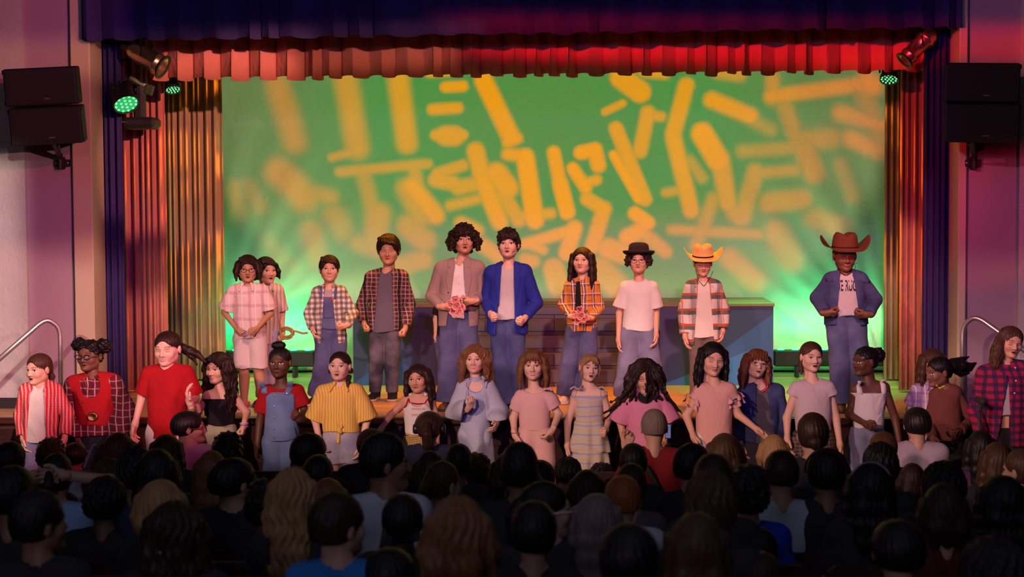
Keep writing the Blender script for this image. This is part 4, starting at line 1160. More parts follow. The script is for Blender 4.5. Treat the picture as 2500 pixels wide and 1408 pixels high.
# ------------------------------------------------------------------ loudspeakers
def speakers(px, py, side, ry, rz):
    root = empty('loudspeaker', at(px, py, 12.05), 'black two-box loudspeaker bracketed to the wall '+side+' of the stage', 'loudspeaker')
    m = plain('black speaker cabinet', (.006, .005, .006), .6); R = Matrix.Rotation(math.radians(rz), 3, 'Z') @ Matrix.Rotation(math.radians(ry), 3, 'Y') @ Matrix.Rotation(math.radians(6), 3, 'X')
    for k, z in ((0, .155), (1, -.155)):
        mb = MB(); mb.box(R @ Vector((.012*k*(1 if ry < 0 else 1), 0, z)), (.56, .34, .30), R, .012)
        cab = mb.build('cabinet', m, root)
        mb = MB(); mb.box(R @ Vector((.012*k, -.173, z)), (.52, .008, .27), R, .003); mb.build('grille', plain('black mesh grille', (.006, .005, .006), .8, bmp=((300, 300, 300), .5, .002)), cab)
        mb = MB(); mb.box(R @ Vector((.012*k+.04, -.179, z-.095)), (.045, .003, .010), R); mb.build('badge', plain('grey badge', (.10, .08, .09), .4), cab)
        for sx in (-1, 1):
            for sz in (-1, 1): MB().box(R @ Vector((sx*.283+.012*k, -.12, z+sz*.125)), (.012, .05, .035), R, .003).build('rigging_plate', m, cab)
    s = 1 if side.startswith('left') else -1
    c = root.location; wpx = at(152 if s > 0 else 2375, 398, YW-.02)-c
    mb = MB(); mb.tube([(s*.06, 0, -.30), (wpx.x, wpx.y-.05, -.40)], .018, 6); mb.tube([(s*.06, .1, -.30), (wpx.x, wpx.y-.05, -.40)], .018, 6)
    mb.tube([(wpx.x, wpx.y-.05, -.36), (wpx.x, wpx.y-.05, wpx.z-.05)], .022, 8); mb.build('arm', m, root)
    mb = MB(); mb.box((wpx.x, wpx.y, wpx.z), (.13, .03, .06), bev=.004); mb.box((wpx.x, wpx.y-.02, wpx.z), (.05, .06, .10), bev=.004); b_ = mb.build('wall_plate', m, root)
    for q in (-1, 1): MB().lathe([(0, -.008), (.009, -.008), (.009, .0), (0, .004)], 8, (wpx.x+q*.05, wpx.y-.018, wpx.z), Matrix.Rotation(PI/2, 3, 'X')).build('bolt', plain('steel bolt', (.6, .5, .55), .3, 1), b_)
speakers(110, 258, 'left', -3.5, 13)
speakers(2393, 250, 'right', 2.2, -13)

# ------------------------------------------------------------------ lanterns
def rotd(d): return Vector(d).to_track_quat('-Z', 'Y').to_matrix()
def par(px, py, Y, d, label, ln=.34, r=.075):
    root = empty('par_can', at(px, py, Y), label, 'stage light'); M = rotd(d)
    m = plain('polished amber metal', (.75, .50, .30), .25, .9); mk = plain('matt black metal', (.012, .012, .014), .5)
    prof = [(0, .20*ln/.34), (.04, .19*ln/.34), (.062, .15), (.075, .13), (.075, .10), (.082, .085), (.082, .06), (r*.95, .055), (r*.95, -.10), (r*1.06, -.105), (r*1.06, -.125), (r*.98, -.13), (r*.98, -.17), (r*.9, -.17), (r*.85, -.10), (0, -.09)]
    MB().lathe(prof, 28, M=M).build('can', m, root, smooth=True)
    MB().lathe([(r*.9, -.172), (r*1.2, -.172), (r*1.2, -.182), (r*.9, -.182), (r*.9, -.172)], 20, M=M).build('colour_frame', mk, root)
    mb = MB(); a = M @ Vector((r*1.05, 0, 0)); b = M @ Vector((-r*1.05, 0, 0))
    mb.tube([a, a*1.1+Vector((0, .05, .12)), Vector((0, .08, .20)), b*1.1+Vector((0, .05, .12)), b], .008, 6); mb.build('yoke', mk, root)
    mb = MB(); mb.box(M @ Vector((0, 0, .22)), (.07, .07, .05), M, .01); mb.build('lamp_cap', mk, root)
    return root
par(356, 140, 12.80, (.80, -.10, -.45), 'gold toned par can lantern hanging at the top left of the stage', .34, .092)
par(2243, 112, 12.80, (-.62, -.15, -.62), 'dim brown par can half hidden by the right navy curtain', .34, .07)
def ledpar(px, py, Y, d, label, r=.08, on=.35, green=False):
    root = empty('led_lantern', at(px, py, Y), label, 'stage light'); M = rotd(d); mk = plain('matt black metal', (.012, .012, .014), .5)
    MB().lathe([(0, .12), (r*.8, .12), (r*.85, .10), (r*.85, .0), (r, -.01), (r*1.02, -.05), (r*.96, -.05), (r*.93, -.035), (0, -.034)], 26, M=M).build('housing', mk, root, smooth=False)
    f = MB().lathe([(0, -.037), (r*.9, -.037)], 24, M=M).build('lens_plate', plain('green lit diffuser' if green else 'dark lens plate', (.05, .2, .1) if green else (.02, .03, .02), .3, emit=(.02, .9, .25) if green else None, es=.45), root)
    mb = MB()
    for ring, n in ((0, 1), (.33, 6), (.66, 12)):
        for i in range(n):
            a = 2*PI*i/n; mb.lathe([(r*.10, -.037), (r*.07, -.044), (0, -.046)], 8, M @ Vector((ring*r*math.cos(a)*1.2, ring*r*math.sin(a)*1.2, 0)), M)
    mb.build('lens', plain('green diode', (.1, .5, .2), .3, emit=(.15, 1, .35), es=1.6), root)
    mb = MB(); a = M @ Vector((r*1.05, 0, .03)); b = M @ Vector((-r*1.05, 0, .03))
    mb.tube([a, a+Vector((0, .03, .12)), Vector((0, .04, .19)), b+Vector((0, .03, .12)), b], .008, 6); mb.build('yoke', mk, root)
    return root
ledpar(421, 209, 13.34, (.25, -.45, -.95), 'small black LED lantern with green diodes below the left end of the red valance', .068)
ledpar(2171, 184, 13.34, (-.15, -.5, -.95), 'small black LED lantern with green diodes below the right end of the red valance', .078)
ledpar(305, 246, 12.76, (.45, -.55, -.85), 'LED lantern with a glowing green face beside the left navy curtain', .11, green=True)
# small things on the boom
root = empty('cable_clamp', at(338, 200, 13.0), 'pale green cylindrical clamp between the par can and the green LED lantern', 'clamp')
MB().lathe([(0, .08), (.022, .08), (.022, -.06), (.018, -.08), (0, -.08)], 14, M=rotd((.85, 0, -.4))).build('body', plain('pale green metal', (.45, .55, .30), .35, .4), root, smooth=True)
MB().box((.10, -.02, -.07), (.07, .05, .09), Matrix.Rotation(.3, 3, 'Y'), .008).build('plug', plain('dark olive plug', (.06, .07, .03), .5), root)
root = empty('moving_light', at(345, 300, 13.3), 'dark moving head light standing out below the green LED lantern', 'stage light')
mk = plain('charcoal plastic', (.03, .025, .03), .5)
mb = MB(); mb.box((0, 0, .0), (.30, .24, .09), bev=.025); mb.box((0, 0, -.045), (.24, .2, .02), bev=.01); mb.build('base', mk, root)
mb = MB(); mb.box((-.02, .03, .20), (.09, .12, .34), bev=.02); mb.build('yoke', mk, root)
mb = MB()
for k in range(5): mb.box((.09, -.122, -.02+k*.012), (.07, .004, .004))
mb.build('vent', plain('matt black metal', (.012, .012, .014), .5), root)
for px, n in ((293, 'left'), (2268, 'right')):
    o = MB().tube([(X_(px, 13.08), 13.1, STAGE), (X_(px, 13.08), 13.1, 4.7)], .024, 10).build('boom_pipe', plain('matt black metal', (.012, .012, .014), .5)); tag(o, 'upright black lighting pipe behind the '+n+' navy curtain', 'pipe')
o = MB().tube([(X_(293, 13.08), 13.1, 4.16), (X_(300, 13.34)+.05, 13.36, 4.16), (X_(2260, 13.34)-.05, 13.36, 4.16), (X_(2268, 13.08), 13.1, 4.16)], .022, 10).build('lighting_bar', plain('matt black metal', (.012, .012, .014), .5)); tag(o, 'black lighting bar hidden above the cloth behind the red valance', 'pipe')
mk = plain('matt black metal', (.012, .012, .014), .5)
for o in list(sc.objects):
    if o.parent is None and o.name.split('.')[0] in ('par_can', 'led_lantern', 'cable_clamp', 'moving_light'):
        c = o.location
        if c.y > 13.32: e_ = Vector((0, 13.36-c.y, 4.14-c.z)); s_ = Vector((0, 0, .12))
        else: e_ = Vector((X_(293 if c.x < 0 else 2268, 13.08)-c.x, 13.1-c.y, .0)); s_ = Vector((0, .0, .0))
        MB().tube([s_, e_], .014, 7).build('hanger', mk, o, smooth=True)
# ------------------------------------------------------------------ performers
W_ = cloth('white cotton', (.74, .72, .70), .06); W2 = cloth('ivory knit', (.72, .68, .60), .06)
DEN = denim('mid blue denim', (.065, .072, .17)); DEN2 = denim('pale blue denim', (.15, .16, .26), .5); DEN3 = denim('dark washed denim', (.035, .035, .06), wash=(.18, .16, .20))
NAVJ = denim('navy denim', (.035, .045, .13), .8); BLK = cloth('black cotton', (.012, .011, .014)); LAV = cloth('lavender grey twill', (.38, .34, .44))
PINKF = cloth('blush crepe', (.72, .42, .40), .04, .75, .25); REDC = cloth('red cotton', (.36, .008, .012), .1); DKG = cloth('slate cotton', (.13, .11, .15), .1)
BR = hairm('dark brown hair', (.022, .010, .007)); BK = hairm('black hair', (.008, .006, .007)); LB = hairm('light brown hair', (.16, .070, .028)); BL = hairm('blond hair', (.30, .17, .075)); AU = hairm('auburn hair', (.13, .04, .015)); MB_ = hairm('brown hair', (.060, .026, .014))
sole_w = plain('white rubber', (.6, .55, .5), .6); sole_k = plain('black rubber', (.015, .013, .013), .6); SH_K = cloth('black canvas', (.02, .016, .018)); SH_P = cloth('pink canvas', (.45, .10, .14)); SH_W = cloth('white canvas', (.6, .5, .48)); SH_B = plain('brown leather', (.10, .04, .02), .5)
GOLD = plain('brass', (.65, .42, .15), .3, 1.0); PEARL = plain('pearl button', (.7, .62, .6), .3); KBTN = plain('dark button', (.03, .02, .02), .4)
S1 = (.70, .40, .28); S2 = (.50, .26, .155); S3 = (.60, .32, .205); S4 = (.11, .045, .025); S5 = (.19, .085, .05); S6 = (.74, .45, .34)
ST = STAGE
plaid_pink = plaid('pale pink check', (.70, .52, .52), [('X', .11, .22, (.42, .22, .26), .55), ('Z', .11, .22, (.42, .22, .26), .45), ('X', .11, .07, (.9, .8, .8), .5, .5)])
stripe_c = plaid('cream striped cloth', (.62, .48, .40), [('X', .035, .35, (.30, .18, .16), .6), ('X', .035, .12, (.85, .7, .6), .7, .5)])
ging = plaid('black and white gingham', (.72, .62, .58), [('X', .046, .5, (.05, .055, .05), .62), ('Z', .046, .5, (.05, .055, .05), .62)])
plaid_bk = plaid('black burgundy tan check', (.07, .025, .035), [('X', .075, .22, (.30, .17, .16), .6), ('Z', .075, .22, (.30, .17, .16), .6), ('X', .075, .08, (.55, .40, .36), .8, .45), ('Z', .075, .08, (.55, .40, .36), .7, .45), ('X', .15, .18, (.01, .01, .015), .8, .2)])
plaid_or = plaid('orange navy white check', (.62, .23, .03), [('X', .085, .34, (.05, .04, .12), .75), ('Z', .085, .26, (.07, .05, .14), .6), ('X', .085, .10, (.80, .70, .68), .9, .9), ('Z', .085, .08, (.80, .68, .62), .8, .8), ('X', .085, .06, (.7, .5, .4), .7, .55)])
plaid_wr = plaid('white red green check', (.72, .64, .60), [('Z', .13, .40, (.03, .07, .06), .85), ('X', .11, .34, (.06, .09, .09), .55), ('Z', .13, .12, (.65, .08, .03), .8, .75), ('X', .11, .10, (.55, .10, .06), .7, .62)])
stripe_r = plaid('red and white striped shirt', (.55, .03, .035), [('X', .028, .42, (.75, .45, .43), .8), ('Z', .02, .25, (.55, .04, .05), .35)])
plaid_bg = plaid('burgundy check', (.12, .012, .022), [('X', .055, .16, (.55, .36, .38), .8), ('Z', .055, .14, (.45, .28, .30), .6)])
plaid_ye = plaid('yellow fine stripe', (.72, .42, .06), [('X', .020, .35, (.85, .65, .28), .8), ('Z', .012, .3, (.6, .33, .05), .25)], .6)
plaid_pu = plaid('lilac check', (.45, .32, .50), [('X', .06, .3, (.20, .10, .30), .6), ('Z', .06, .25, (.22, .12, .32), .5), ('X', .06, .12, (.8, .7, .8), .8, .5)])
plaid_mn = plaid('maroon navy check', (.30, .015, .05), [('X', .055, .45, (.015, .015, .06), .75), ('Z', .055, .45, (.015, .015, .06), .75)])
pastel = plaid('pastel striped cotton', (.52, .50, .45), [('Z', .070, .22, (.62, .45, .10), .55), ('Z', .070, .18, (.30, .26, .50), .6, .4), ('X', .14, .12, (.50, .32, .36), .35), ('Z', .070, .10, (.62, .38, .36), .5, .7)])
G1 = 'young performers standing in a row on the stage'; G2 = 'young performers standing on the floor before the stage'

# -- on the stage, from the left of the row
p = Person('person in glasses, pale pink checked shirt and cream shorts, leftmost on the stage', 12.45, ST, (605, 628, 686), ((566, 710), (645, 708)), ((547, 762), (659, 765)), ((577, 803, .16), (628, 801, .16)), (611, 822), ((598, 900), (632, 896)), ((596, 985), (640, 980)), yaw=12, pitch=4, sk=S2, size=.88, mouth='open', hands=('fist', 'fist'), group=G1)
p.legs('shorts', cloth('cream shorts', (.62, .50, .50), .06), hem=896, off=.022, rk=.070, seed=1)
p.top('shirt', plaid_pink, 824, off=.016, sleeve='short', length=.85, re=.075, rh=.085, seed=1); p.collar(plaid_pink, open_=.03)
for y in (735, 760, 785, 806): p.button('button', 606, y, PEARL, .005)
p.hair(BR, vol=.012, L=.085, bangs='side', tex='straight', nape=None, seed=2, face=.92); p.glasses((.10, .05, .04), w=.0020); p.headset(-1)
for i in (0, 1): p.shoe(i, SH_P, sole_w)

p = Person('person in a cream striped shirt looking right, half behind the one in glasses', 12.85, ST, (651, 632, 690), ((630, 712), (682, 706)), ((622, 762), (688, 762)), ((625, 800), (690, 808, .05)), (650, 815), ((648, 895), (668, 893)), ((645, 975), (655, 985)), yaw=38, pitch=2, sk=S1, size=.86, mouth='open', hands=('relax', 'fist'), group=G1)
p.legs('trousers', LAV, off=.018, ra=.06, rk=.062, seed=2); p.top('shirt', stripe_c, 838, off=.014, sleeve='short', length=.95, re=.060, seed=2); p.collar(stripe_c)
p.hair(BK, vol=.010, bangs='side', L=.06, nape=None, seed=3)
for i in (0, 1): p.shoe(i, SH_P, sole_w)
hc = at(700, 818, 12.75)
mb = MB(); mb.tube([hc+Vector((.055*math.cos(a)*(1+.1*math.sin(5*a)), .012*math.sin(3*a), .045*math.sin(a)+.003*a)) for a in np.linspace(0, 4*PI, 50)], .010, 7)
o = mb.build('rope', plain('straw rope', (.35, .22, .07), .8, bmp=((90, 90, 90), .6, .004)), smooth=True)
MB().tube([hc+Vector(v) for v in ((.03, 0, .03), (.08, -.01, .035), (.14, 0, .015), (.18, .01, .02))], .009, 7).build('loose_end', plain('straw rope', (.35, .22, .07), .8, bmp=((90, 90, 90), .6, .004)), o, smooth=True)
tag(o, 'coiled straw rope held at the hip of the person in the cream striped shirt', 'rope')

p = Person('person in denim overalls and an open black and white gingham shirt', 12.9, ST, (804, 628, 685), ((772, 714), (836, 712)), ((754, 765), (862, 764)), ((763, 803, .10), (846, 794, .20)), (808, 815), ((792, 890), (826, 892)), ((772, 975), (800, 990)), yaw=10, sk=S1, size=.86, mouth='smile', hands=('relax', 'fist'), group=G1, hands_dir=(None, (-1, -.4, -.3)))
p.legs('overalls', DEN, off=.022, rk=.070, ra=.068, seed=3, waist=790); p.top('t_shirt', cloth('grey pink tee', (.42, .33, .34)), 800, off=.006, sleeve=None, seed=3)
p.top('bib', DEN, 800, off=.013, sleeve=None, neck=None, topcut=722, keep=lambda X, Y, Z, c=p: np.maximum(np.abs(X-c.N[0])-.085, Y), yoke=False, seed=4, rh=.083)
p.top('open_shirt', ging, 836, off=.022, sleeve='long', neck='crew', opening=(.030, .075), rh=.086, seed=5); p.collar(ging, open_=.055, spread=.08)
for sx in (787, 823): p.band('strap', [(sx, 700), (sx+(2 if sx < 800 else -2), 728)], .010, DEN, lift=.000)
for sx in (790, 820): p.button('buckle', sx, 727, GOLD, .009)
p.patch('pocket', ((795, 745), (819, 745), (819, 775), (795, 775)), DEN, .003)
p.patch('label', ((812, 729), (819, 729), (819, 733), (812, 733)), plain('red label', (.6, .02, .02), .6), .003, 3, 3)
p.hair(BR, vol=.011, bangs='side', seed=5); p.headset(1)
for i in (0, 1): p.shoe(i, SH_K, sole_w)

p = Person('person in slate T-shirt, open dark checked shirt and faded black jeans', 13.2, ST, (948, 578, 642), ((903, 676), (985, 674)), ((884, 742), (1001, 742)), ((889, 788, .10), (990, 798, .08)), (940, 806), ((921, 878), (957, 880)), ((916, 955), (957, 958)), yaw=2, pitch=6, sk=S3, size=.94, mouth='closed', eyes='down', hands=('fist', 'fist'), group=G1, hy=.0)
p.legs('jeans', DEN3, off=.012, rk=.056, ra=.045, seed=6); p.top('t_shirt', DKG, 808, off=.012, sleeve=None, seed=6, rh=.081)
p.top('open_shirt', plaid_bk, 803, off=.024, sleeve='long', opening=(.052, .092), seed=7, rh=.083); p.collar(plaid_bk, open_=.07, spread=.08)
p.hair(BR, vol=.014, bangs='side', seed=6, tex='wavy', amp=.0025)
for i in (0, 1): p.shoe(i, SH_K, plain('cream rubber', (.5, .36, .28), .6))

p = Person('person behind the grey blazer, only the bare forearm and hand showing', 13.25, ST, (1102, 655, 712), ((1070, 735), (1125, 735)), ((1064, 780), (1128, 785)), ((1064, 818, .0), (1126, 825)), (1095, 830), ((1085, 900), (1112, 900)), ((1085, 970), (1112, 970)), sk=S6, size=.80, group=G1)
p.legs('jeans', DEN, off=.012, seed=8); p.top('t_shirt', BLK, 835, off=.010, sleeve='short', seed=8); p.hair(BR, seed=8)
for i in (0, 1): p.shoe(i, SH_K, sole_k)

p = Person('person in a grey blazer and white shirt with thick wavy hair, holding pink roses', 12.55, ST, (1133, 556, 617), ((1074, 655), (1172, 652)), ((1053, 722), (1175, 724)), ((1078, 748, .17), (1158, 734, .20)), (1120, 768), ((1098, 876), (1144, 876)), ((1092, 982), (1148, 978)), yaw=10, pitch=-2, sk=S3, size=1.03, mouth='open', hands=('hold', 'hold'), group=G1, hands_dir=((1, -.2, -.15), (-1, -.1, -.2)))
p.legs('jeans', DEN, off=.018, rk=.072, ra=.074, seed=9, waist=752); p.top('shirt', W_, 775, off=.008, sleeve='long', seed=9); 
BZ = cloth('grey brown suiting', (.33, .23, .22), .06, .8, .25)
p.top('blazer', BZ, 795, off=.024, sleeve='long', re=.040, opening=(.040, .095, -.0), seed=10, rh=.090, rt=.077); p.lapel(BZ, 795, .030, .040, .095, 735, .055, rt=.077, rh=.090, seed=10)
p.collar(W_, open_=.035, spread=.06, drop=.07)
for y in (672, 690, 708, 726): p.button('button', 1123, y, PEARL, .004)
p.button('button', 1098, 712, KBTN, .006)
p.hair(BR, vol=.026, bangs='curls', L=.08, tex='curly', amp=.0075, nape=None, seed=10, lw=1.5, face=.9, ex=(('ball', (.085, .0, .03), (.035, .05, .05)), ('ball', (-.08, .0, .02), (.035, .05, .055)), ('ball', (0, 0, .10), (.07, .075, .04))))
for i in (0, 1): p.shoe(i, SH_B, sole_k)
# roses
def roses(c, n, label, group=None, blur=0, seed=1):
    root = empty('rose_bouquet', c, label, 'flowers'); r = random.Random(seed)
    mr = plain('pink rose petals', (.80, .28, .28), .6); mg = plain('rose green', (.05, .10, .04), .6)
    pos = [(.0, -.02, .055), (-.035, -.01, .02), (.012, -.03, .005), (.045, -.01, -.015), (-.015, -.025, -.035), (.02, .0, .035), (.03, -.02, -.05)][:n]
    stems = MB()
    for q in pos:
        mb = MB()
        for k in range(9):   # petals: cupped shells
            a = k*2.4; rr = .006+.0022*k; tilt = .25+.11*k
            def pet(u, v, a=a, rr=rr, tilt=tilt):
                w = (u-.5)*1.7; x = rr*math.cos(a+w); z = rr*math.sin(a+w); out = 1+v*tilt*.75
                return (q[0]+x*out, q[1]-.006-.020*math.sin(v*1.6)*(1-.05*k)+.006, q[2]+z*out)
            mb.grid(pet, 5, 4)
        mb.build('rose', mr, root, smooth=True, solid=.0015)
        stems.tube([(q[0], q[1], q[2]), (q[0]*.4, .0, -.04), (.01, .01, -.09)], .003, 5)
    stems.build('stems', mg, root)
    mb = MB()
    for a, s in ((.6, 1), (2.2, -1), (1.3, 1)):
        mb.grid(lambda u, v: (.02+math.cos(a)*u*.07+(v-.5)*.03*math.sin(u*PI)*math.sin(a), -.01, .02+math.sin(a)*u*.06-(v-.5)*.03*math.sin(u*PI)*math.cos(a)), 6, 3)
    mb.build('leaf', mg, root, solid=.001)
    return root
roses(at(1111, 747, 12.28), 7, 'small bunch of pink roses in the hands of the person in the grey blazer')

p = Person('person in a royal blue blazer over a pale T-shirt, hands at the waist', 12.45, ST, (1241, 566, 628), ((1196, 665), (1285, 663)), ((1189, 735), (1310, 740)), ((1198, 765, .16), (1282, 775, .16)), (1238, 785), ((1226, 885), (1262, 885)), ((1238, 992), (1262, 978)), yaw=-4, pitch=-5, sk=S6, size=1.0, mouth='open', hands=('fist', 'fist'), group=G1)
p.legs('jeans', NAVJ, off=.014, rk=.062, ra=.060, seed=12, waist=770); p.top('t_shirt', cloth('pale grey tee', (.52, .48, .50)), 778, off=.010, sleeve=None, seed=12)
BB = cloth('royal blue suiting', (.018, .030, .30), .08, .8, .25)
p.top('blazer', BB, 812, off=.026, sleeve='long', re=.042, opening=(.055, .080, -.01), seed=13, rh=.099, rt=.077, hem_wave=.015); p.lapel(BB, 812, .032, .055, .080, 745, .045, rt=.077, rh=.099, seed=13)
p.hair(BR, vol=.014, bangs='curls', tex='curly', seed=12, amp=.005, ex=(('ball', (0, -.02, .11), (.055, .055, .028)),)); p.headset(1)
for i in (0, 1): p.shoe(i, SH_K, sole_w)

p = Person('person with long straight hair in an orange checked shirt and black tie', 13.0, ST, (1421, 608, 665), ((1389, 696), (1453, 694)), ((1374, 745), (1464, 752)), ((1396, 772, .18), (1440, 776, .18)), (1420, 803), ((1390, 885), (1436, 880)), ((1380, 972), (1420, 965)), yaw=-12, pitch=-2, sk=S6, size=.88, mouth='closed', hands=('hold', 'hold'), group=G1, hands_dir=((1, -.2, -.1), (-1, -.2, .0)))
p.legs('jeans', NAVJ if 0 else DEN, off=.020, rk=.068, ra=.066, seed=14, waist=795); p.top('shirt', plaid_or, 808, off=.018, sleeve='long', seed=14, rh=.081); p.collar(plaid_or, open_=.015)
p.patch('tie', ((1406, 686), (1416, 686), (1420, 758), (1405, 758)), BLK, .005, 4, 14)
p.patch('pocket', ((1430, 712), (1446, 712), (1446, 732), (1430, 734)), plaid_or, .003)
p.hair(BR, vol=.008, L=.24, sides=True, lw=1.0, seed=14)
for i in (0, 1): p.shoe(i, SH_W, sole_w)
roses(at(1414, 772, 12.74), 5, 'bunch of pink roses in the hands of the person in the orange checked shirt', seed=4)

def hat(p, kind, mat, bandm, z0=.055, tilt=-8):
    m = MB()
    if kind == 'fedora':
        prof = [(.135, .012), (.128, .002), (.105, -.004), (.090, .0), (.088, .010), (.086, .045), (.080, .085), (.066, .098), (.03, .094), (0, .088)]
        f = lambda q: Vector((q.x*.98, q.y*1.12, q.z+.018*(abs(q.x)/.135)**2*(1 if math.hypot(q.x, q.y) > .1 else 0)))
        bz = (.010, .030)
    else:
        w_ = .185 if kind == 'straw' else .190
        prof = [(w_, .0), (w_*.9, -.004), (w_*.78, -.006), (.105, -.004), (.090, .0), (.088, .012), (.085, .05), (.082, .085), (.070, .108), (.045, .108), (.02, .098), (0, .092)]
        def f(q):
            r_ = math.hypot(q.x, q.y); z = q.z
            if r_ > .095: z += .085*max(0, (abs(q.x)-.08)/.10)**1.6*(1-.25*(abs(q.y)/.19)) - .010*max(0, (abs(q.y)-.09)/.1)
            if q.z > .06: z += -.022*math.exp(-(q.x/.022)**2)+.004; 
            x = q.x*(1-.10*max(0, z-.05)/.1) if r_ < .095 else q.x*(1-.12*max(0, (abs(q.x)-.11)/.08))
            return Vector((x, q.y*(1.12 if r_ < .1 else 1.0), z))
        bz = (.006, .018)
    m.lathe(prof, 48, bend=f)
    T = p.HM @ Matrix.Translation((0, .012, z0)) @ Matrix.Rotation(math.radians(tilt), 4, 'X')
    m.v = [tuple(T @ Vector(v)) for v in m.v]
    o = m.build('hat', mat, p.o, smooth=True, solid=.004)
    b = MB(); b.lathe([(.0905, bz[0]), (.0890, bz[1])], 40, sy=1.12); b.v = [tuple(T @ Vector(v)) for v in b.v]; b.build('hat_band', bandm, o, smooth=True, solid=.003)
    return o

p = Person('person in a plain white T-shirt, round glasses and a dark fedora', 12.85, ST, (1559, 609, 665), ((1524, 700), (1596, 700)), ((1512, 765), (1602, 765)), ((1510, 825, .03), (1602, 815, .08)), (1558, 808), ((1534, 895), (1590, 895)), ((1522, 985), (1592, 985)), yaw=-6, pitch=-3, sk=S1, size=.90, mouth='closed', hands=('relax', 'relax'), group=G1)
p.legs('jeans', DEN2, off=.026, rk=.078, ra=.074, seed=16, waist=798); p.top('t_shirt', W_, 806, off=.016, sleeve='short', length=.78, re=.072, seed=16, rh=.085)
p.hair(BR, vol=.010, L=.045, tex='curly', amp=.005, nape=None, seed=16); p.glasses((.35, .15, .15), w=.0018, lens=.021)
hat(p, 'fedora', cloth('charcoal felt', (.035, .022, .025), .1), BLK)
for i in (0, 1): p.shoe(i, SH_K, sole_w)

p = Person('person in a straw cowboy hat looking down, white T-shirt under an open checked shirt', 12.9, ST, (1716, 616, 670), ((1684, 700), (1750, 698)), ((1669, 760), (1769, 758)), ((1672, 818, .04), (1765, 805, .05)), (1717, 812), ((1704, 895), (1736, 893)), ((1702, 980), (1738, 980)), yaw=2, pitch=12, sk=S1, size=.88, mouth='closed', eyes='down', hands=('relax', 'relax'), group=G1)
p.legs('trousers', cloth('khaki grey twill', (.16, .12, .11)), off=.016, rk=.060, ra=.058, seed=18); p.top('t_shirt', W2, 822, off=.014, sleeve=None, neck='crew', seed=18, fold=.006, rh=.085)
p.top('open_shirt', plaid_wr, 838, off=.026, sleeve='long', re=.046, opening=(.046, .088), seed=19, rh=.090, hem_wave=.012); p.collar(plaid_wr, open_=.065, spread=.08)
p.hair(BR, vol=.006, bangs=None, seed=18); hat(p, 'straw', plain('straw', (.80, .50, .17), .6, bmp=((60, 60, 260), .7, .006)), BLK, .060, -2)
p.band('hat_cord', [(1696, 660), (1703, 682), (1716, 697)], .0022, BLK, lift=.006); p.band('hat_cord', [(1738, 660), (1730, 682), (1717, 698)], .0022, BLK, lift=.006)
for i in (0, 1): p.shoe(i, SH_K, sole_w)

p = Person('person in a brown cowboy hat, denim jacket and printed T-shirt, rightmost on the stage', 12.45, ST, (2063, 592, 658), ((2024, 684), (2103, 682)), ((1996, 728), (2137, 732)), ((2014, 764, .16), (2120, 768, .16)), (2066, 778), ((2052, 880), (2092, 878)), ((2054, 985), (2090, 985)), yaw=4, pitch=9, sk=S5, size=1.02, fat=1.10, mouth='smile', eyes='down', hands=('hold', 'hold'), group=G1, hands_dir=((1, -.1, -.1), (-1, -.1, -.1)), headw=1.08)
p.legs('jeans', DEN, off=.020, rk=.070, ra=.068, seed=20, waist=768); p.top('t_shirt', cloth('pale lilac tee', (.55, .50, .55)), 772, off=.014, sleeve=None, seed=20, fold=.003)
KT = plain('black print', (.02, .015, .02), .7); p.text('TUE RUGBY', 2066, 697, 74, KT, 'lettering', hscale=2.6, bold=True)
p.top('denim_jacket', NAVJ, 792, off=.028, sleeve='long', re=.046, opening=(.052, .100), seed=21, rh=.088); p.collar(NAVJ, open_=.07, spread=.09, hgt=.04)
p.patch('pocket_flap', ((2013, 678), (2030, 678), (2030, 686), (2013, 686)), NAVJ, .004, 4, 3); p.patch('pocket_flap', ((2103, 680), (2121, 682), (2121, 690), (2103, 688)), NAVJ, .004, 4, 3)
p.button('button', 2020, 686, GOLD, .005); p.button('button', 2038, 698, GOLD, .005); p.button('button', 2112, 690, GOLD, .005)
p.hair(BK, vol=.002, seed=20); hat(p, 'cowboy', cloth('brown felt', (.16, .055, .028), .1), cloth('dark brown ribbon', (.05, .02, .012)), .060, -4)
p.band('hat_cord', [(2040, 640), (2050, 664), (2063, 672)], .0022, BLK, lift=.008); p.band('hat_cord', [(2087, 640), (2078, 664), (2064, 672)], .0022, BLK, lift=.008)
for i in (0, 1): p.shoe(i, SH_B, sole_k)
# -- on the floor before the stage, from the left of the row
p = Person('person in an open red striped shirt over a white top, leftmost before the stage', 11.1, 0, (93, 868, 934), ((60, 955), (140, 952)), ((48, 1012), (163, 1010)), ((56, 1066, .04), (158, 1066, .06)), (98, 1085), yaw=-24, pitch=6, sk=S1, size=.94, mouth='open', hands=('relax', 'relax'), group=G2)
p.legs('jeans', DEN2, off=.014, seed=30); p.top('tank_top', W2, 1078, off=.010, sleeve=None, seed=30, neck='crew', rh=.067)
p.top('open_shirt', stripe_r, 1083, off=.024, sleeve='long', re=.046, opening=(.052, .080), seed=31, rh=.074, fold=.006); p.collar(stripe_r, open_=.07)
p.hair(MB_, vol=.004, seed=30, nape=None, line=.066+.016, ex=(('ball', (0, .10, -.01), (.028, .03, .03)), ('chain', ((0, .11, -.02), (.02, .11, -.08), (.03, .09, -.15)), (.022, .022, .008))))
for i in (0, 1): p.shoe(i, SH_W, sole_w)

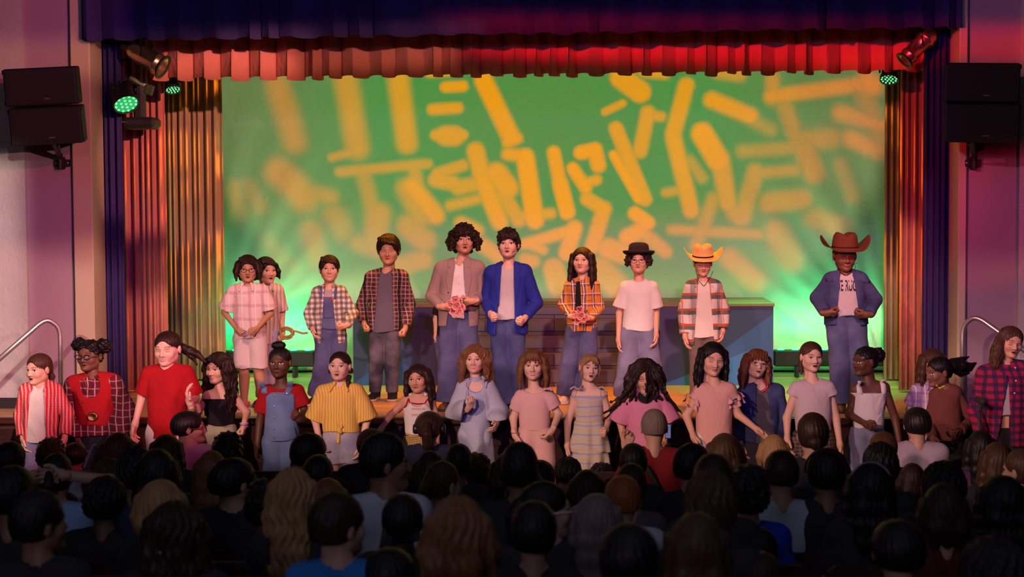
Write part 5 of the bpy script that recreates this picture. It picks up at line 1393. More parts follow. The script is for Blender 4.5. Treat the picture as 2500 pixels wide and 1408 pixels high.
p = Person('person with two hair puffs and glasses in a red waistcoat over a burgundy checked blouse', 11.5, 0, (218, 834, 902), ((176, 936), (282, 932)), ((168, 1005), (304, 1000)), ((190, 1068, .05), (290, 1062, .06)), (238, 1082), yaw=-12, pitch=2, sk=S5, size=1.02, fat=1.10, mouth='open', hands=('relax', 'relax'), group=G2, headw=1.1)
p.legs('jeans', cloth('ink denim', (.02, .022, .04)), off=.016, seed=32, waist=1060)
p.top('blouse', plaid_bg, 1062, off=.016, sleeve='bell', neck='v', seed=32, rh=.072, fold=.005)
p.top('waistcoat', REDC, 1036, off=.026, sleeve=None, neck='v', seed=33, rh=.066, yoke=True, subs=(el(p.N+np.array((0, -.10, -.06)), (.075, .12, .085), .006),), label=None)
p.band('ruffle', [(205, 925), (222, 955), (236, 930), (246, 915)], .013, plaid_bg, lift=.004)
for y in (953, 978): p.button('button', 214, y, KBTN, .007)
for x, nm in ((238, 'buckle'),):
    q = p.L((x, 1012)); y = p.fy(q[0], q[2]); m = MB(); m.lathe([(0, .010), (.012, .008), (.014, .012), (.024, .009), (.026, .012), (.036, .006), (.038, -.004)], 24, (q[0], y-.004, q[2]), Matrix.Rotation(PI/2, 3, 'X'), sx=1.15); m.build(nm, plain('engraved dark brass', (.30, .12, .06), .35, .9, bmp=((120, 120, 120), .8, .004)), p.o, smooth=True)
p.band('necklace', [(207, 905), (214, 925), (219, 940)], .0018, GOLD, lift=.004)
p.hair(BK, vol=.004, tex='afro', seed=32, line=.064+.016, ex=(('ball', (-.085, .03, .075), (.055, .05, .052)), ('ball', (.092, .03, .068), (.058, .05, .055))))
p.glasses((.02, .02, .025), w=.0032, lens=.021, asp=.72)
for i in (0, 1): p.shoe(i, SH_K, sole_k)

p = Person('person with a swinging dark ponytail in a long plain red T-shirt', 10.9, 0, (408, 814, 888), ((358, 912), (460, 908)), ((345, 968), (476, 972)), ((331, 1030, .03), (464, 985, .26)), (408, 1050), yaw=-8, pitch=8, sk=S6, size=1.06, mouth='smile', eyes='down', hands=('relax', 'relax'), group=G2, hands_dir=(None, (-.2, -.3, 1)), headw=1.1)
p.legs('trousers', W_, off=.012, seed=34); p.top('t_shirt', REDC, 1070, off=.014, sleeve='short', length=.88, re=.066, seed=34, rh=.072)
p.hair(BR, vol=.003, seed=34, line=.068+.016, ex=(('ball', (.035, .09, -.01), (.03, .03, .03)), ('chain', ((.05, .10, -.01), (.11, .10, -.04), (.16, .09, -.06), (.21, .08, -.11)), (.028, .030, .024, .006)), ('chain', ((.06, .10, -.03), (.12, .10, -.08), (.15, .09, -.13)), (.018, .016, .004)))); p.headset(1)
for i in (0, 1): p.shoe(i, SH_W, sole_w)

p = Person('person with very long curly dark hair in a black strapless top and sage ruffled skirt', 11.3, 0, (531, 866, 931), ((502, 965), (574, 962)), ((481, 1008), (601, 1008)), ((484, 996, .20), (596, 1034, .12)), (540, 1060), yaw=-24, pitch=8, sk=S1, size=.92, mouth='smile', hands=('hold', 'fist'), group=G2, hands_dir=((-.2, -.3, 1), (-.1, -.2, -1)))
p.legs('underskirt_shorts', BLK, off=.006, hem=1110, seed=36, waist=1045); p.top('crop_top', BLK, 1036, off=.008, sleeve=None, seed=36, neck=None, topcut=972, rh=.059, rt=.064)
SG = cloth('sage ribbed cotton', (.36, .36, .25), .15); p.skirt('skirt', SG, 1038, 1075, rw=.059, rhm=.095, seed=1); p.skirt('skirt_tier', SG, 1066, 1112, rw=.074, rhm=.112, seed=2, gather=.009)
p.hair(BR, vol=.008, L=.34, lw=1.35, tex='wavy', seed=36, sidewave=.010, part=.1, amp=.005)
for k in range(3):
    q = p.W[1]; m = MB(); m.tube([(q[0]+.030*math.cos(a), q[1]+.030*math.sin(a), q[2]+.012*k-.02) for a in np.linspace(0, 2*PI, 17)], .004, 6, False); m.build('bracelet', plain('woven %s bracelet' % ('pink', 'violet', 'white')[k], ((.6, .15, .3), (.25, .1, .5), (.6, .5, .6))[k], .6), p.o, smooth=True)
for i in (0, 1): p.shoe(i, SH_W, sole_w)

p = Person('person with a high bun in denim dungarees over a red T-shirt', 11.3, 0, (682, 852, 918), ((643, 955), (732, 952)), ((633, 1030), (744, 1008)), ((628, 1085, .03), (734, 1024, .22)), (688, 1075), yaw=-4, pitch=2, sk=S4, size=.96, mouth='open', hands=('relax', 'fist'), group=G2, hands_dir=(None, (-.3, -.6, .3)))
DB = denim('dungaree denim', (.10, .15, .28), .5)
p.top('t_shirt', REDC, 1050, off=.010, sleeve='short', length=.66, re=.064, seed=38, neck='wide')
p.legs('dungarees', DB, off=.020, rk=.058, ra=.062, seed=38, waist=1045)
p.top('bib', DB, 1075, off=.018, sleeve=None, neck=None, topcut=955, keep=lambda X, Y, Z, c=p: np.maximum(np.abs(X-c.N[0])-.108-.15*np.clip(c.zpx(1000)-Z, 0, .3), Y-.02), yoke=False, seed=39, rh=.074)
for a, b in (((646, 928), (650, 958)), ((716, 928), (705, 960))):
    p.patch('strap', ((a[0]-7, a[1]), (a[0]+7, a[1]), (b[0]+7, b[1]), (b[0]-7, b[1])), DB, .005, 3, 6); p.button('buckle', b[0], b[1]-2, plain('silver', (.7, .68, .65), .25, 1), .010)
for y in (962, 988, 1015, 1042, 1064): p.button('button', 676, y, GOLD, .007)
p.patch('pocket', ((698, 1050), (724, 1040), (730, 1066), (700, 1072)), DB, .004)
p.hair(BK, vol=.002, tex='straight', seed=38, line=.068+.016, ex=(('ball', (-.005, .01, .128), (.050, .045, .032)),))
for i in (0, 1): p.shoe(i, SH_W, sole_w)

p = Person('person with two dark braids in a yellow tied shirt and acid-washed shorts', 11.0, 0, (829, 862, 926), ((786, 955), (876, 952)), ((768, 1022), (896, 1022)), ((778, 1066, .06), (884, 1082, .04)), (833, 1075), yaw=-6, pitch=-2, sk=S6, size=.98, mouth='open', hands=('relax', 'relax'), group=G2)
p.legs('shorts', denim('acid washed denim', (.22, .22, .34), wash=(.55, .50, .58)), off=.020, hem=1130, rk=.063, seed=40, waist=1045)
p.top('shirt', plaid_ye, 1052, off=.016, sleeve='short', length=1.02, re=.082, seed=40, rh=.071, fold=.006, rt=.071); p.collar(plaid_ye, open_=.035, spread=.07)
p.band('shirt_knot', [(826, 1030), (834, 1040), (832, 1056), (830, 1078)], .012, plaid_ye, lift=.006); p.band('shirt_knot', [(842, 1034), (835, 1040), (838, 1052)], .012, plaid_ye, lift=.008)
for y in (962, 988, 1012): p.button('button', 830, y, plaid_ye, .004)
p.hair(BR, vol=.002, seed=40, line=.072+.016, ex=(('chain', ((-.07, .05, -.03), (-.078, .03, -.08), (-.090, .02, -.13), (-.11, .02, -.17)), (.022, .020, .018, .008)), ('chain', ((.07, .04, -.03), (.072, .0, -.08), (.070, -.03, -.12), (.070, -.05, -.17)), (.020, .018, .016, .006)))); p.headset(1)
for i in (0, 1): p.shoe(i, SH_W, sole_w)

p = Person('person with long dark hair, red-edged white tank top and gold sequin skirt', 11.4, 0, (1020, 893, 955), ((986, 976), (1056, 976)), ((954, 1013), (1068, 1028)), ((934, 1042, .0), (1070, 1070)), (1022, 1080), yaw=-10, pitch=4, roll=-5, sk=S3, size=.88, mouth='closed', hands=('relax', 'relax'), group=G2)
p.legs('underskirt_shorts', BLK, off=.004, hem=1125, seed=42); p.skirt('skirt', plaid('gold sequins', (.32, .20, .05), [('X', .012, .5, (.75, .55, .2), .8), ('Z', .013, .45, (.08, .05, .02), .7)]), 1062, 1110, rw=.057, rhm=.09, seed=4, gather=.001)
p.top('tank_top', W2, 1058, off=.010, sleeve=None, seed=42, neck='big', rh=.055, fold=.003, subs=(rc(p.S[0]+np.array((-.02, 0, .0)), p.S[0]+np.array((.0, -.02, .0)), .052, .052, .004), rc(p.S[1]+np.array((.02, 0, .0)), p.S[1]+np.array((.0, -.02, .0)), .052, .052, .004)))
p.band('red_edging', [(999, 971), (1002, 981), (1020, 984), (1038, 983), (1046, 972)], .0055, REDC, lift=.001); p.band('red_edging', [(999, 971), (993, 988), (978, 1003)], .0055, REDC, lift=.001)
RT = plain('red print', (.5, .04, .05), .7); p.text('SMOKE BE', 1024, 995, 34, RT, hscale=1.0); p.text('SPIRIT', 1018, 1010, 22, RT, hscale=1.0)
p.hair(BR, vol=.005, L=.24, lw=1.05, seed=42, part=.0)
for i in (0, 1): p.shoe(i, SH_W, sole_w)

PB = cloth('powder blue satin', (.42, .46, .62), .06, .6, .35)
p = Person('person with wavy light brown hair in a powder blue dress with sheer sleeves', 11.3, 0, (1159, 846, 907), ((1128, 945), (1196, 942)), ((1110, 1012), (1218, 1006)), ((1144, 996, .20), (1212, 1030, .10)), (1160, 1058), yaw=-4, pitch=2, sk=S6, size=.92, mouth='smile', hands=('hold', 'relax'), group=G2, hands_dir=((.35, -.4, .6), None))
p.legs('tights', PB, off=.002, seed=44); p.skirt('skirt', PB, 1026, 1290, rw=.060, rhm=.13, seed=6, gather=.010, freq=36)
p.top('bodice', PB, 1032, off=.010, sleeve=None, seed=44, neck='scoop', rh=.059)
SHR = cloth('sheer powder blue', (.46, .48, .58), .05, .8, .4); p.top('sheer_jacket', SHR, 1020, off=.018, sleeve='bell', seed=45, neck='big', opening=(.05, .09), rh=.060, re=.05)
p.child('choker', [sculpt([rc(p.N+np.array((0, .006, .012)), p.N+np.array((0, .004, .040)), .050*p.sz, .047*p.sz, .004, True)], .005)], PB)
p.band('ribbon', [(1152, 921), (1142, 945), (1150, 975)], .004, PB, lift=.006); p.band('ribbon', [(1178, 915), (1190, 925), (1186, 945)], .010, PB, lift=.006)
p.hair(LB, vol=.008, L=.24, lw=1.15, tex='wavy', seed=44, sidewave=.014, amp=.005, line=.068+.016)
for i in (0, 1): p.shoe(i, SH_W, sole_w)

p = Person('person with long brown hair and a fringe in a blush pink jumpsuit with puff sleeves', 11.2, 0, (1302, 858, 923), ((1268, 965), (1342, 962)), ((1253, 1022), (1364, 1012)), ((1256, 1058, .08), (1348, 1050, .16)), (1305, 1075), yaw=-2, pitch=4, sk=S6, size=.94, mouth='smile', eyes='open', hands=('open', 'hold'), group=G2, hands_dir=((.35, -.2, -1), (-.5, -.3, -.6)))
p.legs('trousers', PINKF, off=.022, rk=.075, ra=.10, seed=46, waist=1042, h=.008); p.top('bodice', PINKF, 1050, off=.010, sleeve='short', length=.62, puff=.012, re=.060, seed=46, neck='wide', rh=.059, fold=.0025)
for k in range(3): p.band('ruffle', [(1316+k*8, 945+k*3), (1326+k*8, 950), (1334+k*6, 944-k), (1342+k*3, 950)], .007, PINKF, lift=.006)
p.hair(LB, vol=.008, L=.17, lw=1.1, bangs='wisps', seed=46, line=.06)
q = p.W[0]; MB().tube([(q[0]+.028*math.cos(a), q[1]+.028*math.sin(a), q[2]+.006) for a in np.linspace(0, 2*PI, 17)], .003, 6, False).build('bracelet', GOLD, p.o, smooth=True)
for i in (0, 1): p.shoe(i, SH_W, sole_w)

p = Person('person with tied back blond hair in a tiered pastel striped sundress', 11.3, 0, (1440, 868, 928), ((1404, 960), (1474, 958)), ((1386, 1030), (1488, 1018)), ((1385, 1082, .03), (1480, 1046, .14)), (1438, 1072), yaw=12, pitch=0, roll=6, sk=S6, size=.92, mouth='open', hands=('relax', 'fist'), group=G2)
p.skirt('skirt', pastel, 1026, 1100, rw=.054, rhm=.105, seed=8, gather=.007); p.skirt('skirt_tier', pastel, 1090, 1175, rw=.082, rhm=.125, seed=9, gather=.010)
p.top('bodice', pastel, 1032, off=.008, sleeve=None, seed=48, neck=None, topcut=964, rh=.054, rt=.060, fold=.002)
for a, b in (((1409, 948), (1404, 966)), ((1466, 948), (1466, 966))): p.band('strap', [a, b], .004, pastel, lift=.002)
p.band('shoulder_bow', [(1392, 946), (1402, 940), (1412, 946), (1422, 940)], .007, pastel, lift=.006); p.band('shoulder_bow', [(1460, 944), (1470, 940), (1480, 950), (1482, 962)], .006, pastel, lift=.004)
p.hair(BL, vol=.004, seed=48, bangs='wisps', line=.064+.016, nape=None, ex=(('ball', (0, .10, .0), (.03, .03, .035)), ('chain', ((-.066, -.03, .04), (-.072, -.04, .0), (-.068, -.045, -.06), (-.064, -.04, -.09)), (.010, .009, .007, .003)), ('chain', ((.066, -.03, .04), (.072, -.04, .0), (.068, -.045, -.05)), (.010, .009, .004))))
for i in (0, 1): p.shoe(i, SH_W, sole_w)

p = Person('person looking down with tousled dark hair over the face, in a loose pink T-shirt', 11.15, 0, (1575, 884, 956), ((1535, 970), (1618, 968)), ((1515, 1030), (1634, 1028)), ((1524, 1082, .03), (1622, 1075, .08)), (1576, 1085), yaw=2, pitch=14, sk=S3, size=.96, mouth='closed', eyes='down', hands=('relax', 'relax'), group=G2)
p.legs('trousers', BLK, off=.012, seed=50); p.top('t_shirt', cloth('candy pink cotton', (.62, .22, .34), .08, .8, .6), 1084, off=.020, sleeve='short', length=1.0, re=.092, seed=50, neck='scoop', rh=.082, rt=.074, fold=.006)
p.top('undershirt', BLK, 1080, off=.004, sleeve=None, seed=51, neck='crew', rh=.059)
rr = random.Random(5)
ex = []
for k in range(26):
    sx = rr.choice((-1, 1)); x = rr.uniform(.0, .085)*sx; L0 = rr.uniform(.12, .28); out = rr.uniform(-.01, .09)+abs(x)*.5
    y0 = -.085+abs(x)*.5; ex.append(('chain', ((x*.7, y0+.01, .085-abs(x)*.3), (x*1.05, y0-.030, .02), (x*1.2+sx*out*.3, y0-.038, -.05), (x*1.3+sx*out, y0-.02, -.05-L0*.6), (x*1.3+sx*out*1.6, y0+.01, -.03-L0)), (.010, .009, .0085, .007, .005)))
p.hair(BR, vol=.012, L=.25, lw=1.25, tex='wavy', seed=50, amp=.006, ex=tuple(ex), sidewave=.012)
for i in (0, 1): p.shoe(i, SH_W, sole_w)

p = Person('person with straight black hair looking down, in a peach blouse with ruffled sleeves', 11.05, 0, (1741, 840, 912), ((1704, 955), (1786, 950)), ((1676, 1015), (1802, 1012)), ((1692, 1062, .08), (1848, 1048, .12)), (1742, 1072), yaw=10, pitch=10, roll=4, sk=S1, size=.98, mouth='closed', eyes='down', hands=('relax', 'open'), group=G2)
PE = cloth('peach crinkle cotton', (.72, .38, .33), .05, .8, .8)
p.legs('trousers', W_, off=.012, seed=52); p.top('blouse', PE, 1086, off=.014, sleeve='short', length=.34, re=.058, seed=52, neck='v', rh=.072)
for i in (0, 1):
    S_, E_ = p.S[i], p.E[i]; d = (E_-S_)
    for k, (t0, t1, r0, r1) in enumerate(((.02, .40, .050, .086), (.22, .62, .050, .082))):
        fl = sculpt([rc(S_+d*t0, S_+d*t1, r0*p.sz, r1*p.sz, .005, True)], .006, disp=lambda X, Y, Z: .007*np.sin(80*X+60*Y), subs=[rc(S_+d*(t1-.10), S_+d*(t1+.3), r1*p.sz-.012, r1*p.sz+.01, .003)])
        p.child('ruffle', [fl], PE)
p.hair(BK, vol=.004, L=.22, lw=.85, seed=52, line=.068+.016, part=.15)
for i in (0, 1): p.shoe(i, SH_W, sole_w)

p = Person('person with auburn hair and glasses in a dark denim jacket, head tilted', 11.5, 0, (1848, 858, 920), ((1814, 958), (1900, 955)), ((1798, 1020), (1912, 1020)), ((1808, 1080, .04), (1906, 1080, .04)), (1856, 1080), yaw=8, pitch=-6, roll=10, sk=S6, size=.98, mouth='open', hands=('relax', 'relax'), group=G2)
p.legs('skirt', cloth('charcoal skirt', (.05, .045, .06)), off=.030, rk=.079, ra=.09, seed=54, waist=1075); p.top('t_shirt', cloth('charcoal tee', (.12, .11, .13)), 1078, off=.012, sleeve=None, seed=54, rh=.071)
p.top('denim_jacket', NAVJ, 1075, off=.024, sleeve='long', opening=(.040, .075, .03), seed=55, rh=.072); p.collar(NAVJ, open_=.06, spread=.08)
p.band('scarf', [(1862, 928), (1872, 940), (1866, 950), (1856, 955)], .008, plain('crimson ribbon', (.6, .02, .10), .5), lift=.008)
p.hair(AU, vol=.012, L=.20, lw=1.15, tex='wavy', bangs='full', seed=54, amp=.004); p.glasses((.45, .25, .2), w=.0016, lens=.021)
for i in (0, 1): p.shoe(i, SH_K, sole_k)

p = Person('person with hair pulled back in a pale cap-sleeved top and dark patterned skirt', 11.1, 0, (1982, 838, 903), ((1940, 948), (2028, 945)), ((1922, 1020), (2042, 1020)), ((1922, 1066, .04), (2050, 1080, .04)), (1985, 1075), yaw=12, pitch=4, sk=S6, size=.98, mouth='open', hands=('relax', 'relax'), group=G2)
p.legs('skirt', plaid('dark flowered print', (.05, .035, .035), [('X', .03, .3, (.25, .12, .10), .6), ('Z', .027, .3, (.20, .16, .12), .6)]), off=.028, rk=.079, ra=.09, seed=56, waist=1052)
p.top('top', cloth('pale rose cotton', (.58, .46, .48), .05), 1050, off=.014, sleeve='short', length=.22, re=.066, seed=56, rh=.069, rt=.069)
p.hair(MB_, vol=.002, seed=56, line=.070+.016, nape=None, ex=(('chain', ((-.05, .07, -.03), (-.066, .04, -.08), (-.072, .0, -.13)), (.022, .018, .008)),))
for i in (0, 1): p.shoe(i, SH_W, sole_w)

p = Person('person in profile with a puffy ponytail in a white smocked strap top and pale jeans', 11.3, 0, (2110, 850, 914), ((2084, 948), (2164, 944)), ((2074, 1012), (2186, 1020)), ((2112, 1034, .18), (2196, 1082, .04)), (2118, 1075), yaw=-62, pitch=4, sk=S4, size=.96, mouth='closed', hands=('fist', 'relax'), group=G2)
p.legs('jeans', DEN2, off=.018, rk=.065, ra=.07, seed=58, waist=1040)
p.top('smocked_top', cloth('white smocked cotton', (.62, .56, .58), .05, .9, 1.0), 1042, off=.010, sleeve=None, seed=58, neck=None, topcut=957, rh=.059, rt=.064, fold=.003, hem_wave=.010)
for a, b in (((2094, 926), (2096, 960)), ((2152, 924), (2156, 960))): p.patch('strap', ((a[0]-6, a[1]), (a[0]+6, a[1]), (b[0]+7, b[1]), (b[0]-7, b[1])), cloth('white smocked cotton', (.62, .56, .58), .05, .9, 1.0), .004, 3, 6)
p.hair(BK, vol=.002, seed=58, line=.066+.016, tex='afro', amp=.0035, ex=(('ball', (-.0, .135, .035), (.050, .055, .060)),))
for i in (0, 1): p.shoe(i, SH_W, sole_w)

p = Person('person in a lilac checked shirt, half hidden behind the flying black ponytail', 11.75, 0, (2278, 856, 918), ((2236, 950), (2318, 950)), ((2222, 1000), (2334, 1000)), ((2226, 1062, .04), (2330, 1060, .04)), (2280, 1080), yaw=6, pitch=4, sk=S6, size=.98, hands=('relax', 'relax'), group=G2)
p.legs('trousers', BLK, off=.012, seed=60); p.top('shirt', plaid_pu, 1085, off=.014, sleeve='short', length=.8, re=.066, seed=60, neck='v'); p.collar(plaid_pu, open_=.05)
p.hair(MB_, vol=.006, L=.20, seed=60, line=.066+.016)
for i in (0, 1): p.shoe(i, SH_W, sole_w)

p = Person('person in a brown long-sleeved top turning left with a black ponytail flying out', 10.95, 0, (2290, 876, 940), ((2282, 962), (2335, 955)), ((2270, 1030), (2376, 1025)), ((2278, 1068, .12), (2342, 1052, .20)), (2310, 1080), yaw=-70, pitch=10, roll=0, sk=S5, size=.94, hands=('relax', 'relax'), group=G2)
BT = cloth('russet brown jersey', (.14, .045, .035)); p.legs('trousers', BLK, off=.012, seed=62); p.top('top', BT, 1070, off=.012, sleeve='long', seed=62, rh=.060)
p.hair(BK, vol=.004, seed=62, ex=(('ball', (.0, .12, .02), (.05, .05, .05)), ('chain', ((.0, .12, .03), (.0, .20, .01), (.0, .27, -.02), (.01, .33, .0)), (.045, .048, .036, .008)), ('chain', ((.0, .14, .0), (-.01, .21, -.05), (-.02, .28, -.07)), (.035, .032, .006)), ('chain', ((.0, .14, .05), (0, .22, .05), (0, .29, .06)), (.03, .022, .004))))
p.band('yellow_necklace', [(2282, 938), (2292, 946), (2304, 940)], .006, plain('yellow beads', (.6, .4, .05), .5), lift=.004)
for i in (0, 1): p.shoe(i, SH_K, sole_k)

p = Person('person with long brown hair in a maroon checked shirt, rightmost before the stage', 10.7, 0, (2468, 802, 868), ((2400, 912), (2508, 902)), ((2382, 1000), (2530, 990)), ((2396, 1060, .12), (2520, 1060, .05)), (2452, 1060), yaw=10, pitch=10, roll=6, sk=S3, size=1.08, mouth='open', eyes='down', hands=('fist', 'relax'), group=G2, headw=1.1)
p.legs('trousers', BLK, off=.016, rk=.062, ra=.065, seed=64, waist=1040); p.top('t_shirt', cloth('grey tee', (.35, .33, .36)), 1010, off=.008, sleeve=None, seed=64)
p.top('shirt', plaid_mn, 1082, off=.024, sleeve='long', opening=(-.004, .050, -.03), seed=65, rh=.076, rt=.072); p.collar(plaid_mn, open_=.03)
for x, y in ((2472, 895), (2470, 925), (2466, 955)): p.button('button', x, y, PEARL, .006)
p.hair(MB_, vol=.005, seed=64, line=.066+.016, nape=None, tex='wavy', ex=(('chain', ((-.06, .0, .03), (-.085, -.02, -.03), (-.095, -.05, -.10), (-.10, -.06, -.18), (-.09, -.06, -.24)), (.026, .032, .036, .032, .012)), ('chain', ((-.05, .06, .0), (-.08, .04, -.08), (-.10, .02, -.16)), (.035, .036, .020)), ('chain', ((-.062, .01, .085), (-.078, .01, .095), (-.070, .02, .078)), (.004, .004, .004))))
for i in (0, 1): p.shoe(i, SH_W, sole_w)
a = at(2388, 948, 10.55); root = empty('crutch', (a.x-.02, 10.50, 0), 'metal crutch under the arm of the person in the maroon checked shirt', 'crutch')
MT = plain('brushed aluminium', (.62, .58, .60), .3, 1.0)
mb = MB(); mb.tube([(0, 0, .03), (.02, 0, 1.17)], .011, 10); mb.build('shaft', MT, root, smooth=True)
mb = MB(); mb.tube([(.02, 0, 1.15), (.022, .0, 1.20)], .016, 10); mb.box((.022, 0, 1.22), (.05, .20, .045), bev=.02); mb.build('arm_pad', plain('black foam', (.02, .02, .022), .9), root)
mb = MB(); mb.tube([(.015, -.06, .86), (.015, .06, .86)], .014, 8); mb.build('hand_grip', plain('black foam', (.02, .02, .022), .9), root, smooth=True)
MB().lathe([(0, 0), (.022, 0), (.018, .04), (.012, .05), (0, .05)], 12).build('rubber_foot', plain('black rubber', (.015, .013, .013), .6), root, smooth=True)
# ------------------------------------------------------------------ the audience, seen from behind
def obj_slot(o, mat):
    o.material_slots[0].link = 'OBJECT'; o.material_slots[0].material = mat
def share(parts, name):
    me = np_mesh(name, parts); me.materials.append(None); return me
HC = np.array((0, -.02, 1.072))
lowhead = {}
def seated(yaw, arms='lap'):
    N = np.array((0, .0, .935)); S = [np.array((-.135, .0, .885)), np.array((.135, .0, .885))]
    E = [np.array((-.185, -.02, .66)), np.array((.185, -.02, .66))]; Wr = [np.array((-.10, -.22, .54)), np.array((.10, -.22, .54))]
    if arms == 'phone': E[1] = np.array((.20, -.10, .72)); Wr[1] = np.array((.15, -.26, .92))
    P = [rc(S[0], S[1], .046, .046, .03)]
    for i in (0, 1):
        sd = (-1, 1)[i]
        P += [rc((sd*.075, .005, .82), (sd*.065, .01, .62), .076, .068, .05), rc((sd*.065, .01, .62), (sd*.075, .0, .46), .068, .080, .05), rc(N, S[i], .036, .043, .03),
              rc(S[i], E[i], .040, .034, .02), rc(E[i], Wr[i], .033, .024, .015), rc((sd*.085, .0, .46), (sd*.10, -.36, .47), .075, .052, .03), rc((sd*.10, -.36, .47), (sd*.10, -.37, .08), .048, .032, .02), rc((sd*.10, -.35, .05), (sd*.10, -.47, .035), .03, .025, .02)]
        P.append(rc(Wr[i], Wr[i]+(Wr[i]-E[i])/np.linalg.norm(Wr[i]-E[i])*.03, .024, .026, .01))
    P += [rc(N-np.array((0, -.01, .03)), HC+np.array((0, .02, -.05)), .046, .043, .03)]
    parts = [sculpt(P, .010)+(None,)]
    V, F, m = HEADS['closed']
    HM = Matrix.Translation(Vector(HC)) @ Matrix.Rotation(math.radians(yaw), 4, 'Z')
    A = np.array(HM); 
    if yaw == 0:
        if 'v' not in lowhead:
            lowhead['v'] = sculpt([el((0, .018, .030), (.073, .090, .076), .01), el((0, -.010, -.025), (.060, .072, .078), .03), rc((0, .03, -.06), (0, .042, -.15), .040, .043, .03), el((.076, .012, -.006), (.008, .017, .028), .006), el((-.076, .012, -.006), (.008, .017, .028), .006)], .006)
        V, F = lowhead['v']; pt = np.zeros((len(V), 4))
    else: pt = face_paint(m, (.4, .25, .18))
    parts.append((V @ A[:3, :3].T+A[:3, 3], F, pt))
    for i in (0, 1):
        HV, HF = HANDS['hold' if (arms == 'phone' and i) else 'relax']; d = Wr[i]-E[i]; d = d/np.linalg.norm(d); zz = -d; t = np.array((0, -.7, .7)); t = t-zz*(t@zz); t /= np.linalg.norm(t); y = np.cross(zz, t)
        if i: y = -y; HF = HF[:, ::-1]
        parts.append((HV @ np.stack([t, y, zz], 1).T+Wr[i]+d*.012, HF, None))
    body = share(parts, 'person')
    off = .012
    P = [rc(S[0]*.95+N*.05, S[1]*.95+N*.05, .046+off, .046+off, .03)]
    for i in (0, 1):
        sd = (-1, 1)[i]
        P += [rc((sd*.075, .005, .82), (sd*.068, .005, .43), .076+off, .084+off, .05), rc(N, S[i], .036+off, .045+off, .03), rc(S[i], S[i]+(E[i]-S[i])*.75, .045+off, .048+off, .02, True)]
    sh = share([sculpt(P, .008, subs=[rc(N+np.array((0, 0, -.02)), N+np.array((0, -.02, .12)), .052, .064, .008)], cut=lambda X, Y, Z: .45-Z+0*X+0*Y, disp=folds(5, .004), pad=.02)+(None,)], 'shirt')
    return body, sh
BOD = {0: seated(0), -45: seated(-45), 45: seated(45), -75: seated(-75), 'phone': seated(0, 'phone')}
P_ = []
for sd in (-1, 1): P_ += [rc((sd*.08, .0, .47), (sd*.10, -.36, .47), .092, .068, .03), rc((sd*.10, -.36, .47), (sd*.10, -.37, .10), .066, .055, .004, True)]
TROU = share([sculpt(P_, .011)+(None,)], 'trousers')
HAIRS = {}
HSPEC = {'short': (.168, dict(vol=.010, tex='straight', amp=.002, nape=-.045)), 'crop': (.160, dict(vol=.004, tex='straight', amp=.0012, nape=-.035)), 'thin': (.156, dict(vol=-.0005, tex='straight', amp=.001, nape=-.03)),
         'tousled': (.182, dict(vol=.016, tex='wavy', amp=.005, nape=-.055)), 'curly': (.200, dict(vol=.022, tex='curly', amp=.007, nape=-.07)), 'afro': (.27, dict(vol=.055, tex='afro', amp=.006, nape=-.11)),
         'bob': (.205, dict(vol=.014, L=.10, lw=1.1, tex='straight')), 'wavybob': (.215, dict(vol=.018, L=.12, lw=1.2, tex='wavy', sidewave=.010, amp=.006)), 'long': (.205, dict(vol=.012, L=.28, lw=1.1, tex='straight')),
         'wavylong': (.220, dict(vol=.014, L=.32, lw=1.2, tex='wavy', sidewave=.012, amp=.005)),
         'pony': (.166, dict(vol=.005, nape=-.05, ex=(('ball', (0, .115, .035), (.022, .022, .022)), ('chain', ((0, .12, .03), (0, .145, -.02), (0, .14, -.10), (0, .13, -.19)), (.024, .032, .028, .008))))),
         'bun': (.166, dict(vol=.005, nape=-.05, ex=(('ball', (0, .125, -.02), (.042, .036, .038)),))), 'braids': (.176, dict(vol=.008, nape=-.06, L=.0, ex=tuple(('chain', ((x, .08, -.02), (x*1.2, .10, -.09), (x*1.3, .09, -.18), (x*1.3, .08, -.26)), (.016, .014, .013, .008)) for x in (-.06, -.036, -.012, .012, .036, .06))))}
def aud_hair(kind, yaw):
    k = (kind, yaw)
    if k not in HAIRS:
        A = np.array(Matrix.Translation(Vector(HC)) @ Matrix.Rotation(math.radians(yaw), 4, 'Z'))
        sp = dict(HSPEC[kind][1]); sp.setdefault('line', .084)
        HAIRS[k] = share([(V @ A[:3, :3].T+A[:3, 3], F, None) for V, F in hair_mesh(h=.0052, seed=len(HAIRS), **sp) if len(V)], 'hair')
    return HAIRS[k]
HCOL = {'k': hairm('black hair', (.008, .006, .007)), 'd': hairm('dark brown hair', (.022, .010, .007)), 'b': hairm('brown hair', (.060, .026, .014)), 'l': hairm('light brown hair', (.16, .070, .028)), 'y': hairm('blond hair', (.30, .17, .075)),
        'r': hairm('copper hair', (.24, .065, .018)), 'g': hairm('grey hair', (.13, .095, .09), .85), 'm': hairm('mahogany hair', (.085, .016, .012)), 'v': hairm('ash hair', (.16, .11, .12))}
SHC = {'K': cloth('charcoal jersey', (.022, .020, .028)), 'N': cloth('navy jersey', (.018, .022, .06)), 'B': cloth('bright blue jersey', (.02, .14, .42)), 'U': cloth('ultramarine jersey', (.01, .03, .42)), 'W': cloth('pale grey jersey', (.42, .44, .54)),
       'L': cloth('lavender shirt', (.36, .30, .40)), 'R': cloth('red jersey', (.18, .008, .012)), 'S': cloth('sky blue shirt', (.22, .36, .62)), 'M': cloth('maroon jersey', (.08, .012, .02)), 'P': cloth('plum jersey', (.10, .03, .08)), 'G': cloth('grey jersey', (.10, .09, .11))}
SKN = {1: skin('skin', (.45, .26, .19)), 2: skin('skin', (.25, .13, .08)), 3: skin('skin', (.09, .04, .025))}
